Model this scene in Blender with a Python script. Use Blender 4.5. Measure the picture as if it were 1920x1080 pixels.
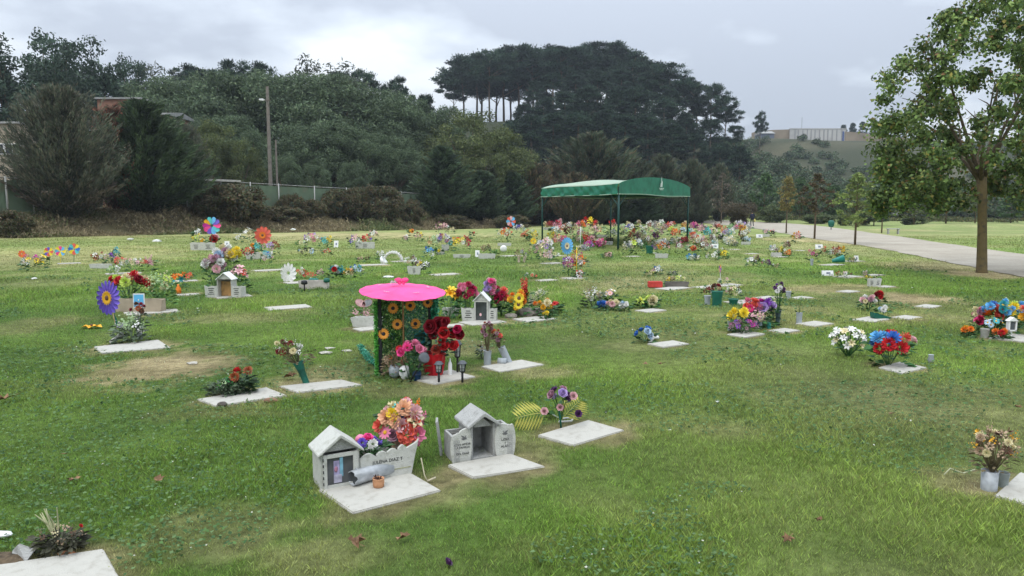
import bpy, bmesh, math, random
import numpy as np
from mathutils import Vector, Matrix, Euler, Quaternion
PI = math.pi
sc = bpy.context.scene
for o in list(bpy.data.objects): bpy.data.objects.remove(o)
COL = sc.collection

# ------------------------------------------------------------------ camera
F = 1387.0; EYE = 1.7
PITCH = math.atan((540 - 390) / F)
cam = bpy.data.cameras.new('camera'); cam.lens = F / 1920 * 36; cam.sensor_width = 36
cam.clip_start = 0.05; cam.clip_end = 4000
co = bpy.data.objects.new('camera', cam); COL.objects.link(co)
co.location = (0, 0, EYE); co.rotation_euler = (PI / 2 - PITCH, 0, 0)
sc.camera = co

# ------------------------------------------------------------------ world (overcast sky over a nishita base)
SUN_EL, SUN_AZ = math.radians(52), math.radians(215)      # azimuth measured clockwise from +Y
w = bpy.data.worlds.new('World'); sc.world = w; w.use_nodes = True
nt = w.node_tree; N = nt.nodes; L = nt.links; N.clear()
def nd(t, **k):
    n = N.new(t)
    for a, b in k.items(): setattr(n, a, b)
    return n
def mth(op, a, b=None, c=None):
    n = nd('ShaderNodeMath', operation=op)
    for i, v in enumerate((a, b, c)):
        if v is None: continue
        if isinstance(v, (int, float)): n.inputs[i].default_value = v
        else: L.new(v, n.inputs[i])
    return n.outputs[0]
sky = nd('ShaderNodeTexSky', sky_type='NISHITA', sun_disc=False, sun_elevation=SUN_EL, sun_rotation=SUN_AZ)
bg1 = nd('ShaderNodeBackground'); bg1.inputs[1].default_value = 0.08; L.new(sky.outputs[0], bg1.inputs[0])
tc = nd('ShaderNodeTexCoord'); sep = nd('ShaderNodeSeparateXYZ'); L.new(tc.outputs['Generated'], sep.inputs[0])
zc = mth('MAXIMUM', sep.outputs[2], 0.0)
zz = mth('ADD', zc, 0.22)
cmb = nd('ShaderNodeCombineXYZ')
L.new(mth('DIVIDE', sep.outputs[0], zz), cmb.inputs[0]); L.new(mth('DIVIDE', sep.outputs[1], zz), cmb.inputs[1])
no = nd('ShaderNodeTexNoise'); no.inputs['Scale'].default_value = 1.5; no.inputs['Detail'].default_value = 6
no.inputs['Roughness'].default_value = 0.5; L.new(cmb.outputs[0], no.inputs['Vector'])
mp = nd('ShaderNodeVectorMath', operation='ADD'); mp.inputs[1].default_value = (4.3, 1.7, 0.4); L.new(cmb.outputs[0], mp.inputs[0])
L.new(mp.outputs[0], no.inputs['Vector'])
rp = nd('ShaderNodeValToRGB'); L.new(no.outputs[0], rp.inputs[0])
e = rp.color_ramp.elements
e[0].position = 0.42; e[0].color = (0.40, 0.445, 0.52, 1)
e[1].position = 0.62; e[1].color = (0.70, 0.745, 0.79, 1)
m_ = rp.color_ramp.elements.new(0.51); m_.color = (0.52, 0.575, 0.65, 1)
gain = mth('ADD', mth('MULTIPLY', mth('POWER', zc, 1.2), 2.4), 0.82)
bg2 = nd('ShaderNodeBackground'); L.new(rp.outputs[0], bg2.inputs[0]); L.new(gain, bg2.inputs[1])
mx = nd('ShaderNodeMixShader'); mx.inputs[0].default_value = 0.93
L.new(bg1.outputs[0], mx.inputs[1]); L.new(bg2.outputs[0], mx.inputs[2])
wo = nd('ShaderNodeOutputWorld'); L.new(mx.outputs[0], wo.inputs[0])
sun = bpy.data.lights.new('sun', 'SUN'); sun.energy = 0.9; sun.angle = math.radians(20); sun.color = (1, 0.95, 0.86)
so = bpy.data.objects.new('sun', sun); COL.objects.link(so)
sd = Vector((math.sin(SUN_AZ) * math.cos(SUN_EL), math.cos(SUN_AZ) * math.cos(SUN_EL), math.sin(SUN_EL)))
so.rotation_euler = sd.to_track_quat('Z', 'Y').to_euler()
sc.view_settings.view_transform = 'Standard'; sc.view_settings.look = 'None'
sc.view_settings.gamma = 1; sc.view_settings.exposure = 0.45
sc.render.engine = 'CYCLES'
sc.cycles.max_bounces = 6; sc.cycles.diffuse_bounces = 3; sc.cycles.transparent_max_bounces = 8

# ------------------------------------------------------------------ noise + terrain
rs0 = np.random.RandomState(7); TAB = rs0.rand(256, 256)
def vnoise(x, y, s):
    x = np.asarray(x, float) / s + 100.3; y = np.asarray(y, float) / s + 57.9
    xi = np.floor(x).astype(int); yi = np.floor(y).astype(int); fx = x - xi; fy = y - yi
    fx = fx * fx * (3 - 2 * fx); fy = fy * fy * (3 - 2 * fy)
    g = lambda a, b: TAB[a % 256, b % 256]
    return (g(xi, yi) * (1 - fx) + g(xi + 1, yi) * fx) * (1 - fy) + (g(xi, yi + 1) * (1 - fx) + g(xi + 1, yi + 1) * fx) * fy
def fbm(x, y, s, o=4):
    r = 0; a = 1; t = 0
    for i in range(o):
        r = r + a * vnoise(x, y, s / 2 ** i); t += a; a *= 0.55
    return r / t
def sst(a, b, x):
    t = np.clip((np.asarray(x, float) - a) / (b - a), 0, 1); return t * t * (3 - 2 * t)
def bank_s(x, y): return ((np.asarray(x, float) + 29) * -46 + (np.asarray(y, float) - 41) * 32) / 56.04
def H(x, y):
    x = np.asarray(x, float); y = np.asarray(y, float)
    h = (fbm(x, y, 3.2, 2) - 0.5) * 0.07
    h = h + 0.16 * np.exp(-(((x + 5.2) / 2.6) ** 2 + ((y - 6.4) / .75) ** 2)) * 0.4
    h = h - 0.5 * sst(38, 85, y)
    s = bank_s(x, y)
    bk = (0.35 + 1.25 * sst(4, -12, x)) * sst(3, 1, x - (y - 87) * 0.15)
    h = h + bk * sst(0, 6.5, s) + (fbm(x, y, 2.5, 3) - 0.5) * 0.5 * sst(0, 4, s) * sst(140, 100, y)
    h = h + 27 * np.exp(-(((x - 18) / 46) ** 2 + ((y - 192) / 42) ** 2))
    h = h + 11 * sst(85, 135, y) * sst(5, -35, x)
    hr = 28 * sst(165, 290, y + fbm(x, y, 40, 2) * 30 - 15) * sst(45, 95, x + (y - 200) * 0.1)
    h = h + hr
    h = h + 0.45 * np.exp(-((y - 78 - (x - 40) * .25) / 5) ** 2) * sst(36, 46, x) * sst(0, 1, x)
    return h
def ray(px, py):
    a = (px - 960) / F; b = (540 - py) / F
    c, s = math.cos(PITCH), math.sin(PITCH)
    return Vector((a, c + b * s, -s + b * c))
def G(px, py):
    r = ray(px, py); z = 0.0
    if r.z > -0.008: r.z = -0.008
    for i in range(25):
        t = (EYE - z) / -r.z; z = 0.5 * z + 0.5 * float(H(r.x * t, r.y * t))
    return Vector((r.x * t, r.y * t, float(H(r.x * t, r.y * t))))
def at(px, py, Y):
    r = ray(px, py); t = Y / r.y; return Vector((r.x * t, Y, EYE + r.z * t))
def onY(px, Y):
    p = at(px, 390, Y); p.z = float(H(p.x, p.y)); return p

# ------------------------------------------------------------------ materials
MATS = {}
def bsdf_mat(name):
    m = bpy.data.materials.new(name); m.use_nodes = True
    return m, m.node_tree, m.node_tree.nodes['Principled BSDF']
def M(name, col, rough=0.7, var=0.12, scale=12.0, bump=0.0, bscale=60.0, metal=0.0, stain=None, spec=0.3, trans=0.0):
    """col: linear rgb; var: value variation; stain: second colour mixed by noise"""
    if name in MATS: return MATS[name]
    m, t, b = bsdf_mat(name)
    n = t.nodes; l = t.links
    b.inputs['Roughness'].default_value = rough; b.inputs['Metallic'].default_value = metal
    b.inputs['Specular IOR Level'].default_value = spec
    tc = n.new('ShaderNodeTexCoord'); nz = n.new('ShaderNodeTexNoise'); nz.inputs['Scale'].default_value = scale
    nz.inputs['Detail'].default_value = 5; l.new(tc.outputs['Object'], nz.inputs['Vector'])
    r = n.new('ShaderNodeValToRGB'); l.new(nz.outputs[0], r.inputs[0])
    c2 = stain if stain else tuple(c * (1 - 2 * var) for c in col)
    c3 = tuple(min(c * (1 + var), 0.9) for c in col)
    r.color_ramp.elements[0].position = 0.24 if stain else 0.33; r.color_ramp.elements[0].color = (*c2, 1)
    r.color_ramp.elements[1].position = 0.72 if stain else 0.62; r.color_ramp.elements[1].color = (*c3, 1)
    if stain:
        q = r.color_ramp.elements.new(0.47); q.color = (*col, 1)
    l.new(r.outputs[0], b.inputs['Base Color'])
    if bump:
        nb = n.new('ShaderNodeTexNoise'); nb.inputs['Scale'].default_value = bscale; nb.inputs['Detail'].default_value = 4
        l.new(tc.outputs['Object'], nb.inputs['Vector'])
        bm = n.new('ShaderNodeBump'); bm.inputs['Strength'].default_value = bump; bm.inputs['Distance'].default_value = 0.01
        l.new(nb.outputs[0], bm.inputs['Height']); l.new(bm.outputs[0], b.inputs['Normal'])
    MATS[name] = m; return m
def attr_mat(name, rough=0.75, spec=0.2, transl=0.0):
    """colour from the mesh's own Col attribute"""
    if name in MATS: return MATS[name]
    m, t, b = bsdf_mat(name); n = t.nodes; l = t.links
    a = n.new('ShaderNodeAttribute'); a.attribute_name = 'Col'; l.new(a.outputs['Color'], b.inputs['Base Color'])
    b.inputs['Roughness'].default_value = rough; b.inputs['Specular IOR Level'].default_value = spec
    if transl:
        tr = n.new('ShaderNodeBsdfTranslucent'); l.new(a.outputs['Color'], tr.inputs[0])
        ms = n.new('ShaderNodeMixShader'); ms.inputs[0].default_value = transl
        l.new(b.outputs[0], ms.inputs[1]); l.new(tr.outputs[0], ms.inputs[2])
        l.new(ms.outputs[0], n['Material Output'].inputs[0])
    MATS[name] = m; return m
PAL = {'apricot': (.85, .34, .05),   # petals, linear
 'red': (.52, .02, .025), 'darkred': (.22, .008, .018), 'crimson': (.38, .01, .06), 'coral': (.68, .12, .08), 'orange': (.75, .2, .02),
 'peach': (.75, .42, .25), 'yellow': (.78, .6, .04), 'gold': (.72, .38, .02), 'lime': (.5, .62, .12), 'cream': (.68, .6, .36), 'white': (.72, .71, .68),
 'pink': (.68, .2, .32), 'palepink': (.70, .42, .44), 'magenta': (.48, .03, .28), 'hotpink': (.78, .07, .27), 'purple': (.2, .05, .36), 'lilac': (.42, .3, .58),
 'mauve': (.38, .2, .26), 'darkpurple': (.09, .03, .11), 'blue': (.04, .16, .5), 'skyblue': (.14, .42, .7), 'paleblue': (.42, .55, .68), 'teal': (.04, .32, .36), 'turquoise': (.1, .5, .5),
 'tan': (.42, .3, .2), 'brown': (.13, .065, .04), 'black': (.03, .03, .035), 'palegreen': (.42, .56, .3), 'green': (.05, .22, .06), 'grey': (.3, .3, .32), 'violet': (.16, .1, .5), 'rust': (.34, .09, .035)}
def petal(c): return M('petals_' + c, PAL[c], 0.6, 0.14, 25)
leafm = lambda: M('artificial_leaves', (.035, .11, .028), 0.55, 0.3, 9)
CONC = M('white_concrete', (.47, .47, .43), 0.85, 0.05, 26, 0.5, 130, stain=(.34, .34, .29))
CONCG = M('grey_concrete', (.36, .36, .345), 0.9, 0.06, 20, 0.7, 130, stain=(.22, .22, .20))
SLABM = M('slab_concrete', (.42, .405, .36), 0.85, 0.04, 17, 0.5, 120, stain=(.32, .30, .255))
WHITEM = M('white_paint', (.7, .7, .69), 0.5, 0.05, 8)
TINM = M('galvanised_metal', (.36, .38, .40), 0.5, 0.1, 25, metal=0.1)
GREYP = M('grey_plastic', (.33, .36, .38), 0.5, 0.08, 10)
GREENP = M('green_plastic', (.012, .11, .075), 0.45, 0.1, 10)
BLACKP = M('black_plastic', (.02, .021, .023), 0.5, 0.1, 10)
DGREYP = M('dark_grey_plastic', (.09, .1, .11), 0.45, 0.1, 10)
TERRA = M('terracotta', (.5, .25, .13), 0.7, 0.08, 10)
SOIL = M('soil', (.09, .065, .04), 0.95, 0.3, 30, 0.6, 60)
INK = M('engraved_ink', (.03, .03, .03), 0.7, 0.05)
BARK = M('bark', (.14, .105, .07), 0.9, 0.2, 14, 0.8, 30)
WOODT = M('lichen_bark', (.155, .115, .055), 0.9, 0.2, 7, 1.0, 28, stain=(.065, .06, .05))

# ------------------------------------------------------------------ object helpers
def tag(o, label=None, cat=None, group=None, kind=None):
    if label: o['label'] = label
    if cat: o['category'] = cat
    if group: o['group'] = group
    if kind: o['kind'] = kind
    return o
def empty(name, loc=(0, 0, 0), rz=0.0, label=None, cat=None, group=None):
    o = bpy.data.objects.new(name, None); COL.objects.link(o); o.empty_display_size = 0.1
    o.location = loc; o.rotation_euler = (0, 0, rz); return tag(o, label, cat, group)
class MB:
    def __init__(s): s.v = []; s.f = []; s.m = []; s.sm = []; s.mats = []
    def mi(s, m):
        if m not in s.mats: s.mats.append(m)
        return s.mats.index(m)
    def add(s, vs, fs, m, X=None, smooth=False):
        k = len(s.v); mi = s.mi(m)
        s.v += [tuple(X @ Vector(v)) for v in vs] if X else [tuple(v) for v in vs]
        s.f += [tuple(i + k for i in f) for f in fs]; s.m += [mi] * len(fs); s.sm += [smooth] * len(fs); return s
    def tpl(s, parts, X, mm):
        for vs, fs, slot, sm in parts: s.add(vs, fs, mm[slot], X, sm)
    def box(s, c, d, m, X=None):
        x, y, z = d[0] / 2, d[1] / 2, d[2] / 2
        vs = [(c[0] + a * x, c[1] + b * y, c[2] + e_ * z) for a in (-1, 1) for b in (-1, 1) for e_ in (-1, 1)]
        return s.add(vs, [(0, 1, 3, 2), (4, 6, 7, 5), (0, 4, 5, 1), (2, 3, 7, 6), (0, 2, 6, 4), (1, 5, 7, 3)], m, X)
    def prism(s, pts, y0, y1, m, X=None):
        """outline in xz extruded in y"""
        n = len(pts); vs = [(p[0], y0, p[1]) for p in pts] + [(p[0], y1, p[1]) for p in pts]
        fs = [tuple(range(n)), tuple(range(2 * n - 1, n - 1, -1))] + [(i, i + n, (i + 1) % n + n, (i + 1) % n) for i in range(n)]
        return s.add(vs, fs, m, X)
    def slabz(s, pts, z0, z1, m, X=None):
        n = len(pts); vs = [(p[0], p[1], z0) for p in pts] + [(p[0], p[1], z1) for p in pts]
        fs = [tuple(range(n - 1, -1, -1)), tuple(range(n, 2 * n))] + [(i, (i + 1) % n, (i + 1) % n + n, i + n) for i in range(n)]
        return s.add(vs, fs, m, X)
    def lathe(s, prof, m, X=None, n=14, cap=True):
        vs = []; fs = []
        for r, z in prof:
            for i in range(n): a = 2 * PI * i / n; vs.append((r * math.cos(a), r * math.sin(a), z))
        for j in range(len(prof) - 1):
            for i in range(n): i2 = (i + 1) % n; fs.append((j * n + i, j * n + i2, (j + 1) * n + i2, (j + 1) * n + i))
        s.add(vs, fs, m, X, True)
        if cap:
            s.add([vs[i] for i in range(n)], [tuple(range(n - 1, -1, -1))], m, X)
            k = (len(prof) - 1) * n; s.add([vs[k + i] for i in range(n)], [tuple(range(n))], m, X)
        return s
    def tube(s, pts, rad, m, n=6, X=None):
        pts = [Vector(p) for p in pts]; rad = rad if isinstance(rad, (list, tuple)) else [rad] * len(pts)
        vs = []; fs = []
        for i, p in enumerate(pts):
            d = (pts[min(i + 1, len(pts) - 1)] - pts[max(i - 1, 0)]).normalized()
            u = d.orthogonal().normalized() if i == 0 else (u - d * u.dot(d)).normalized()
            v = d.cross(u)
            for k in range(n): a = 2 * PI * k / n; vs.append(p + (u * math.cos(a) + v * math.sin(a)) * rad[i])
        for j in range(len(pts) - 1):
            for i in range(n): i2 = (i + 1) % n; fs.append((j * n + i, j * n + i2, (j + 1) * n + i2, (j + 1) * n + i))
        fs.append(tuple(range(n - 1, -1, -1))); fs.append(tuple((len(pts) - 1) * n + i for i in range(n)))
        return s.add(vs, fs, m, X, n > 4)
    def ball(s, c, r, m, sub=1, sq=(1, 1, 1), jit=0, rnd=random):
        bm = bmesh.new(); bmesh.ops.create_icosphere(bm, subdivisions=sub, radius=r)
        vs = [(c[0] + v.co.x * sq[0] * (1 + rnd.uniform(-jit, jit)), c[1] + v.co.y * sq[1] * (1 + rnd.uniform(-jit, jit)), c[2] + v.co.z * sq[2] * (1 + rnd.uniform(-jit, jit))) for v in bm.verts]
        fs = [tuple(v.index for v in f.verts) for f in bm.faces]; bm.free()
        return s.add(vs, fs, m, None, jit == 0)
    def mesh(s, name, bevel=0.0):
        me = bpy.data.meshes.new(name); me.from_pydata(s.v, [], s.f)
        for m in s.mats: me.materials.append(m)
        me.polygons.foreach_set('material_index', s.m); me.polygons.foreach_set('use_smooth', s.sm)
        if bevel:
            bm = bmesh.new(); bm.from_mesh(me)
            bmesh.ops.remove_doubles(bm, verts=bm.verts, dist=1e-5)
            ed = [e_ for e_ in bm.edges if len(e_.link_faces) == 2 and e_.calc_face_angle(0) > 0.5]
            bmesh.ops.bevel(bm, geom=ed, offset=bevel, segments=2, affect='EDGES', clamp_overlap=True)
            bm.to_mesh(me); bm.free()
        me.update(); return me
    def build(s, name, parent=None, bevel=0.0, loc=None, rz=None):
        o = bpy.data.objects.new(name, s.mesh(name, bevel)); COL.objects.link(o)
        if parent: o.parent = parent
        if loc is not None: o.location = loc
        if rz is not None: o.rotation_euler = (0, 0, rz)
        return o
def inst(name, me, parent=None, loc=(0, 0, 0), q=None, s=1.0):
    o = bpy.data.objects.new(name, me); COL.objects.link(o); o.parent = parent; o.location = loc
    if q is not None: o.rotation_euler = q.to_euler() if isinstance(q, Quaternion) else q
    o.scale = (s, s, s) if isinstance(s, (int, float)) else s
    return o
def copy_tree(o, parent=None):
    c = o.copy(); COL.objects.link(c); c.parent = parent
    for ch in o.children: copy_tree(ch, c)
    return c
def np_mesh(name, V, nper, cols, mat, smooth=False):
    """V (n*nper,3): n faces with nper own vertices each; cols (n,3) per face"""
    n = len(V) // nper
    me = bpy.data.meshes.new(name); me.vertices.add(len(V)); me.vertices.foreach_set('co', V.astype(np.float32).ravel())
    me.loops.add(len(V)); me.loops.foreach_set('vertex_index', np.arange(len(V), dtype=np.int32))
    me.polygons.add(n); me.polygons.foreach_set('loop_start', np.arange(0, len(V), nper, dtype=np.int32))
    if cols is not None:
        a = me.color_attributes.new('Col', 'FLOAT_COLOR', 'POINT')
        c = np.ones((n, nper, 4), np.float32); c[:, :, :3] = cols[:, None, :] if cols.ndim == 2 else cols
        a.data.foreach_set('color', c.ravel())
    me.materials.append(mat); me.update(calc_edges=True); me.validate(); return me
def leaves_mesh(name, C, D, Nn, ln, wd, cols, mat):
    """rhombic leaves: centre C, long axis D, normal-ish Nn"""
    D = D / (np.linalg.norm(D, axis=1, keepdims=True) + 1e-9)
    S = np.cross(D, Nn); S /= (np.linalg.norm(S, axis=1, keepdims=True) + 1e-9)
    ln = np.broadcast_to(np.asarray(ln, float), (len(C),))[:, None]; wd = np.broadcast_to(np.asarray(wd, float), (len(C),))[:, None]
    up = np.cross(S, D)
    V = np.stack([C - D * ln * .5, C - D * ln * .08 + S * wd * .5 + up * wd * .12, C + D * ln * .5, C - D * ln * .08 - S * wd * .5 + up * wd * .12], 1).reshape(-1, 3)
    return np_mesh(name, V, 4, cols, mat)
def rdir(r, n):
    v = r.normal(size=(n, 3)); return v / np.linalg.norm(v, axis=1, keepdims=True)
def tone(r, n, cols, wts=None, jit=0.25):
    cols = np.array(cols); i = r.choice(len(cols), n, p=wts)
    return np.clip(cols[i] * (1 + r.uniform(-jit, jit, (n, 1))), 0, 1)

# ------------------------------------------------------------------ dryness map + slab mask
DRY = []      # (x, y, rx, ry, ang, strength)
def dryspot(px, py, wpx, hpx, st=1.0, ang=0.0):
    c = G(px, py); a = G(px, py - hpx / 2); b = G(px, py + hpx / 2)
    DRY.append((c.x, c.y, wpx * c.y / F / 2, abs(a.y - b.y) / 2 + .05, ang, st))
SLABS = []
def dryness(x, y):
    x = np.asarray(x, float); y = np.asarray(y, float)
    d = np.clip((fbm(x, y, 5.5, 4) - 0.50) * 3.0, 0, 1) * .38 + np.clip((fbm(x + 40, y, 1.1, 3) - .58) * 3, 0, 1) * .4
    d = d + sst(24, 44, y) * .16 * (1 - .5 * sst(0, 8, x))
    wob = (fbm(x, y, .7, 3) - .5) * 1.3 + (fbm(x, y, .16, 3) - .5) * 1.5
    for cx, cy, rx, ry, an, st in DRY:
        q = ((x - cx) / rx) ** 2 + ((y - cy) / ry) ** 2
        d = np.maximum(d, st * np.clip((1.12 - np.sqrt(q) + wob * .6) * 1.7, 0, 1))
    return np.clip(d, 0, 1)

# ------------------------------------------------------------------ grave slabs (placed first: the lawn is cut round them)
GANG = math.radians(35)
# near slabs by their four seen corners (left, front, right, back)
NEAR = [((597,921),(661,965),(827,922),(770,890),'weathered grave slab below the glass-fronted niche, nearest in the middle', .035),
 ((839,876),(887,899),(1023,876),(956,853),'stained grave slab below the open empty niche', .03),
 ((1008,820),(1075,838),(1171,808),(1103,790),'bare grave slab beside the yellowed palm leaves', .025),
 ((-75,1075),(-30,1150),(232,1100),(194,1032),'pale grave slab cut off by the bottom left corner', .04),
 ((1864,932),(1935,952),(1995,915),(1912,890),'pale grave slab cut off by the right edge, beside the metal vase', .035),
 ((368,750),(404,764),(538,744),(500,729),'grave slab in front of the low clump with two red blooms', .03),
 ((523,726),(557,738),(680,724),(640,714),'grave slab at the foot of the leaning green vase', .03),
 ((176,652),(190,664),(320,653),(297,639),'whitish grave slab with the fallen tube vase on its corner', .04),
 ((770,712),(815,722),(892,708),(845,695),'grave slab under the pink parasol memorial carrying lanterns', .04),
 ((902,689),(937,699),(1021,685),(978,677),'grave slab in front of the two leaning grey tube vases', .03),
 ((1646,691),(1692,702),(1738,691),(1686,681),'grave slab in front of the red and blue bouquet', .03)]
SL = [(285,586,110,'under the tan planter with the blue picture'),(232,513,95,'under the low pink and white wreaths at far left'),
 (130,494,45,'with red trim among the small pinwheels'),(352,553,50,'beside the orange bottle'),(350,527,45,'behind the red orange blossoms at left'),
 (437,556,75,'in front of the white twin planter with gable house'),(540,577,95,'lying alone left of the butterfly planter'),
 (505,507,75,'under the blue vase flowers and giant orange daisy'),(565,530,70,'beside the big white windmill flower'),
 (700,497,70,'under the fallen white bowl'),(758,490,60,'beside the white flower arch'),(835,515,65,'beside the yellow and black pompoms'),
 (692,617,62,'under the butterfly planter'),(905,605,92,'in front of the white niche with pink carnations'),(870,607,0,''),
 (1003,599,85,'in front of the sunflower rockery'),(838,600,0,''),(850,611,45,'half hidden behind the parasol grave'),
 (960,480,62,'in the grass right of the dried planter'),(1035,494,50,'under the big white lilac bouquet'),(1025,526,45,'left of the blue windmill flower grave'),
 (1077,522,55,'under the blue windmill flower'),(1220,583,62,'in front of the two yellow cream blooms'),(1253,646,80,'beside the fallen blue blooms'),
 (1262,541,75,'in front of the dark stone planter'),(1325,539,60,'behind the green vase pair'),(1362,535,70,'below the small spinning butterfly'),
 (1392,567,75,'beside the white and pink wreath'),(1440,559,60,'behind the violet and coral bouquets'),(1502,559,50,'right of the tiny grey pot'),
 (1590,547,48,'bare, left of the brown earth patch'),(1740,575,55,'bare, at the end of the brown earth patch'),
 (1470,621,62,'in the middle before the violet bouquets'),(1398,628,78,'nearest under the low purple wreath'),(1527,608,75,'in front of the short grey pot'),
 (1632,600,75,'under the dark green boat planter'),(1700,596,62,'just right of the dark green boat planter'),
 (1905,634,110,'at the right edge under the colourful bouquets'),(1560,497,62,'under the fallen teal pot'),(1600,490,45,'beside the little white stone curl'),
 (1590,519,60,'with pinkish scraps right of the leaning white plaque'),(1660,538,40,'beside the small box with bars'),
 (1463,482,36,'under white and yellow flowers near the road'),(1040,480,40,'under the low pink stalks'),(1225,475,26,'behind the green pot in the crowd'),
 (1187,481,30,'under the pale yellow star flowers'),(1318,440,0,''),(1375,468,30,'bare in the grass left of the round shrub'),(1410,476,30,'bare strip left of the white and yellow flowers'),
 (1500,470,26,'bare near the white plaque by the road'),(1640,516,40,'thin strip near the bar box'),(450,438,50,'broken and long at the foot of the weedy bank')]
SLOBJ = []
def quadslab(pts, th, label, top=None):
    c = sum(pts, Vector()) / 4
    # orient corners, inset list for the lawn cut
    SLABS.append([(p.x, p.y) for p in pts])
    return (c, [p - c for p in pts], th, label)
for a in NEAR:
    pts = [G(*p) for p in a[:4]]
    SLOBJ.append(quadslab(pts, a[5], a[4]))
def rectpts(c, lx, ly, ang):
    ca, sa = math.cos(ang), math.sin(ang)
    return [Vector((c.x + u * lx * ca - v * ly * sa, c.y + u * lx * sa + v * ly * ca, c.z)) for u, v in ((-.5, .5), (-.5, -.5), (.5, -.5), (.5, .5))]
rj = random.Random(3)
for cx, cy, wp, d in SL:
    if not wp: continue
    c = G(cx, cy); k = wp * c.y / F / .665; k = min(k, 1.5)
    SLOBJ.append(quadslab(rectpts(c, .56 * k, .37 * min(k, 1.15), GANG + rj.uniform(-.07, .07)), .03, 'pale concrete grave slab ' + d))

# dry earth and straw patches seen on the lawn
for a in ((1845,514,150,16,.95),(310,690,330,75,.95),(1715,560,190,24,1.0),(1545,540,230,20,.75),(1190,650,200,26,.35),(600,707,190,50,.5),(400,1000,300,110,.42),(730,930,330,60,.55),
          (1500,580,160,25,.5),(960,845,200,60,.55),(1180,535,330,40,.55),(60,480,700,55,.5),(640,440,700,26,.65),(1560,452,260,16,.8),(1780,500,330,28,.75),
          (1830,900,260,70,.55),(420,775,260,26,.4),(60,610,160,40,.4),(450,595,300,25,.4),(1010,700,220,30,.5),(1300,800,500,60,.22),(760,735,300,24,.45),(100,530,300,30,.3),(600,1050,300,90,.35),
          (1470,600,330,34,.45),(1640,600,260,26,.35),(860,650,240,40,.45),(1300,525,330,26,.45)):
    dryspot(*a)
for p in SLABS:
    cx = sum(q[0] for q in p) / 4; cy = sum(q[1] for q in p) / 4; r = math.dist(p[0], p[2]) / 2
    DRY.append((cx, cy, r * 1.0 + .09, r * .85 + .10, 0, .85))

# ------------------------------------------------------------------ ground sheet
def spaced(a, fine, b, step0, grow, maxs):
    xs = list(np.arange(a, fine, step0)); s = step0; x = xs[-1]
    while x < b: s = min(s * grow, maxs); x += s; xs.append(x)
    return xs
xp = spaced(0, 8, 700, .11, 1.045, 14); xs = np.array(sorted(set([-x for x in xp] + xp)))
ys = np.array([-40, -20, -10, -5, -2, 0, 1] + spaced(2, 12, 900, .11, 1.03, 12))
XX, YY = np.meshgrid(xs, ys); ZZ = H(XX, YY)
nx, ny = len(xs), len(ys)
V = np.stack([XX, YY, ZZ], -1).reshape(-1, 3)
ii = (np.arange(ny - 1)[:, None] * nx + np.arange(nx - 1)[None, :]).reshape(-1)
Fq = np.stack([ii, ii + 1, ii + 1 + nx, ii + nx], 1).astype(np.int32)
me = bpy.data.meshes.new('ground'); me.vertices.add(len(V)); me.vertices.foreach_set('co', V.astype(np.float32).ravel())
me.loops.add(Fq.size); me.loops.foreach_set('vertex_index', Fq.ravel()); me.polygons.add(len(Fq))
me.polygons.foreach_set('loop_start', np.arange(0, Fq.size, 4, dtype=np.int32)); me.polygons.foreach_set('use_smooth', np.ones(len(Fq), bool))
def lawn_col(x, y, r=None):
    d = dryness(x, y)[..., None]
    g1 = np.array([.148, .248, .048]); g2 = np.array([.25, .375, .074]); g3 = np.array([.096, .175, .046])
    n1 = fbm(x, y, 1.9, 4)[..., None]; n2 = fbm(x + 9, y + 31, 6, 3)[..., None]
    g = g3 + (g2 - g3) * np.clip((n1 - .3) * 2.2, 0, 1); g = g * .6 + g1 * .4 * (1 + (n2 - .5))
    dr = np.array([.58, .47, .26]); dr2 = np.array([.31, .26, .13])
    m = fbm(x, y, .5, 3)[..., None]; dc = dr2 + (dr - dr2) * np.clip((m - .3) * 2.5, 0, 1)
    far = np.asarray(sst(14, 38, y))[..., None]; rgt = np.asarray(sst(20, 30, x - (y - 60) * .3) * sst(30, 45, y))[..., None]; g = g * (1 - far) + far * (np.array([.195, .26, .078]) * (1 - rgt) + rgt * np.array([.19, .25, .08])) * (.85 + .5 * (n2 - .3))
    return g * (1 - d) + dc * d, d
gc, gd = lawn_col(XX, YY)
s_ = bank_s(XX, YY)
weed = (sst(-.3, 1.2, s_) * sst(4.5, 1.5, XX - (YY - 87) * .12))[..., None]
scr = fbm(XX, YY, 14, 4)[..., None]
bankc = np.array([.11, .095, .05]) * (.6 + .8 * scr)
gc = gc * (1 - weed) + bankc * weed
hill = (sst(112, 135, YY) * sst(.2, 2.5, ZZ + .3) + sst(25, 40, s_) * (XX < 40)).clip(0, 1)[..., None]
hc = np.array([.045, .052, .03]) + np.array([.04, .03, .02]) * np.clip((scr - .35) * 2.5, 0, 1)
gc = gc * (1 - hill) + hc * hill
gc = gc * (.55 + .45 * np.asarray(sst(9, 30, YY)))[..., None]     # thatch and soil; near the camera also darkened for shaded gaps between blades
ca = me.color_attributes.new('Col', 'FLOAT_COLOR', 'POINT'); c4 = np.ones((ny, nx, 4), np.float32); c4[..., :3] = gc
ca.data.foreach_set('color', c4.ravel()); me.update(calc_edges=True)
gm, t, b = bsdf_mat('lawn_soil'); n = t.nodes; l = t.links
at_ = n.new('ShaderNodeAttribute'); at_.attribute_name = 'Col'
geo = n.new('ShaderNodeNewGeometry')
def nz(scale, det, rough=.6):
    q = n.new('ShaderNodeTexNoise'); q.inputs['Scale'].default_value = scale; q.inputs['Detail'].default_value = det; q.inputs['Roughness'].default_value = rough
    l.new(geo.outputs['Position'], q.inputs['Vector']); return q
n1 = nz(9, 8, .75); n2 = nz(1.6, 5, .65)
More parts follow.
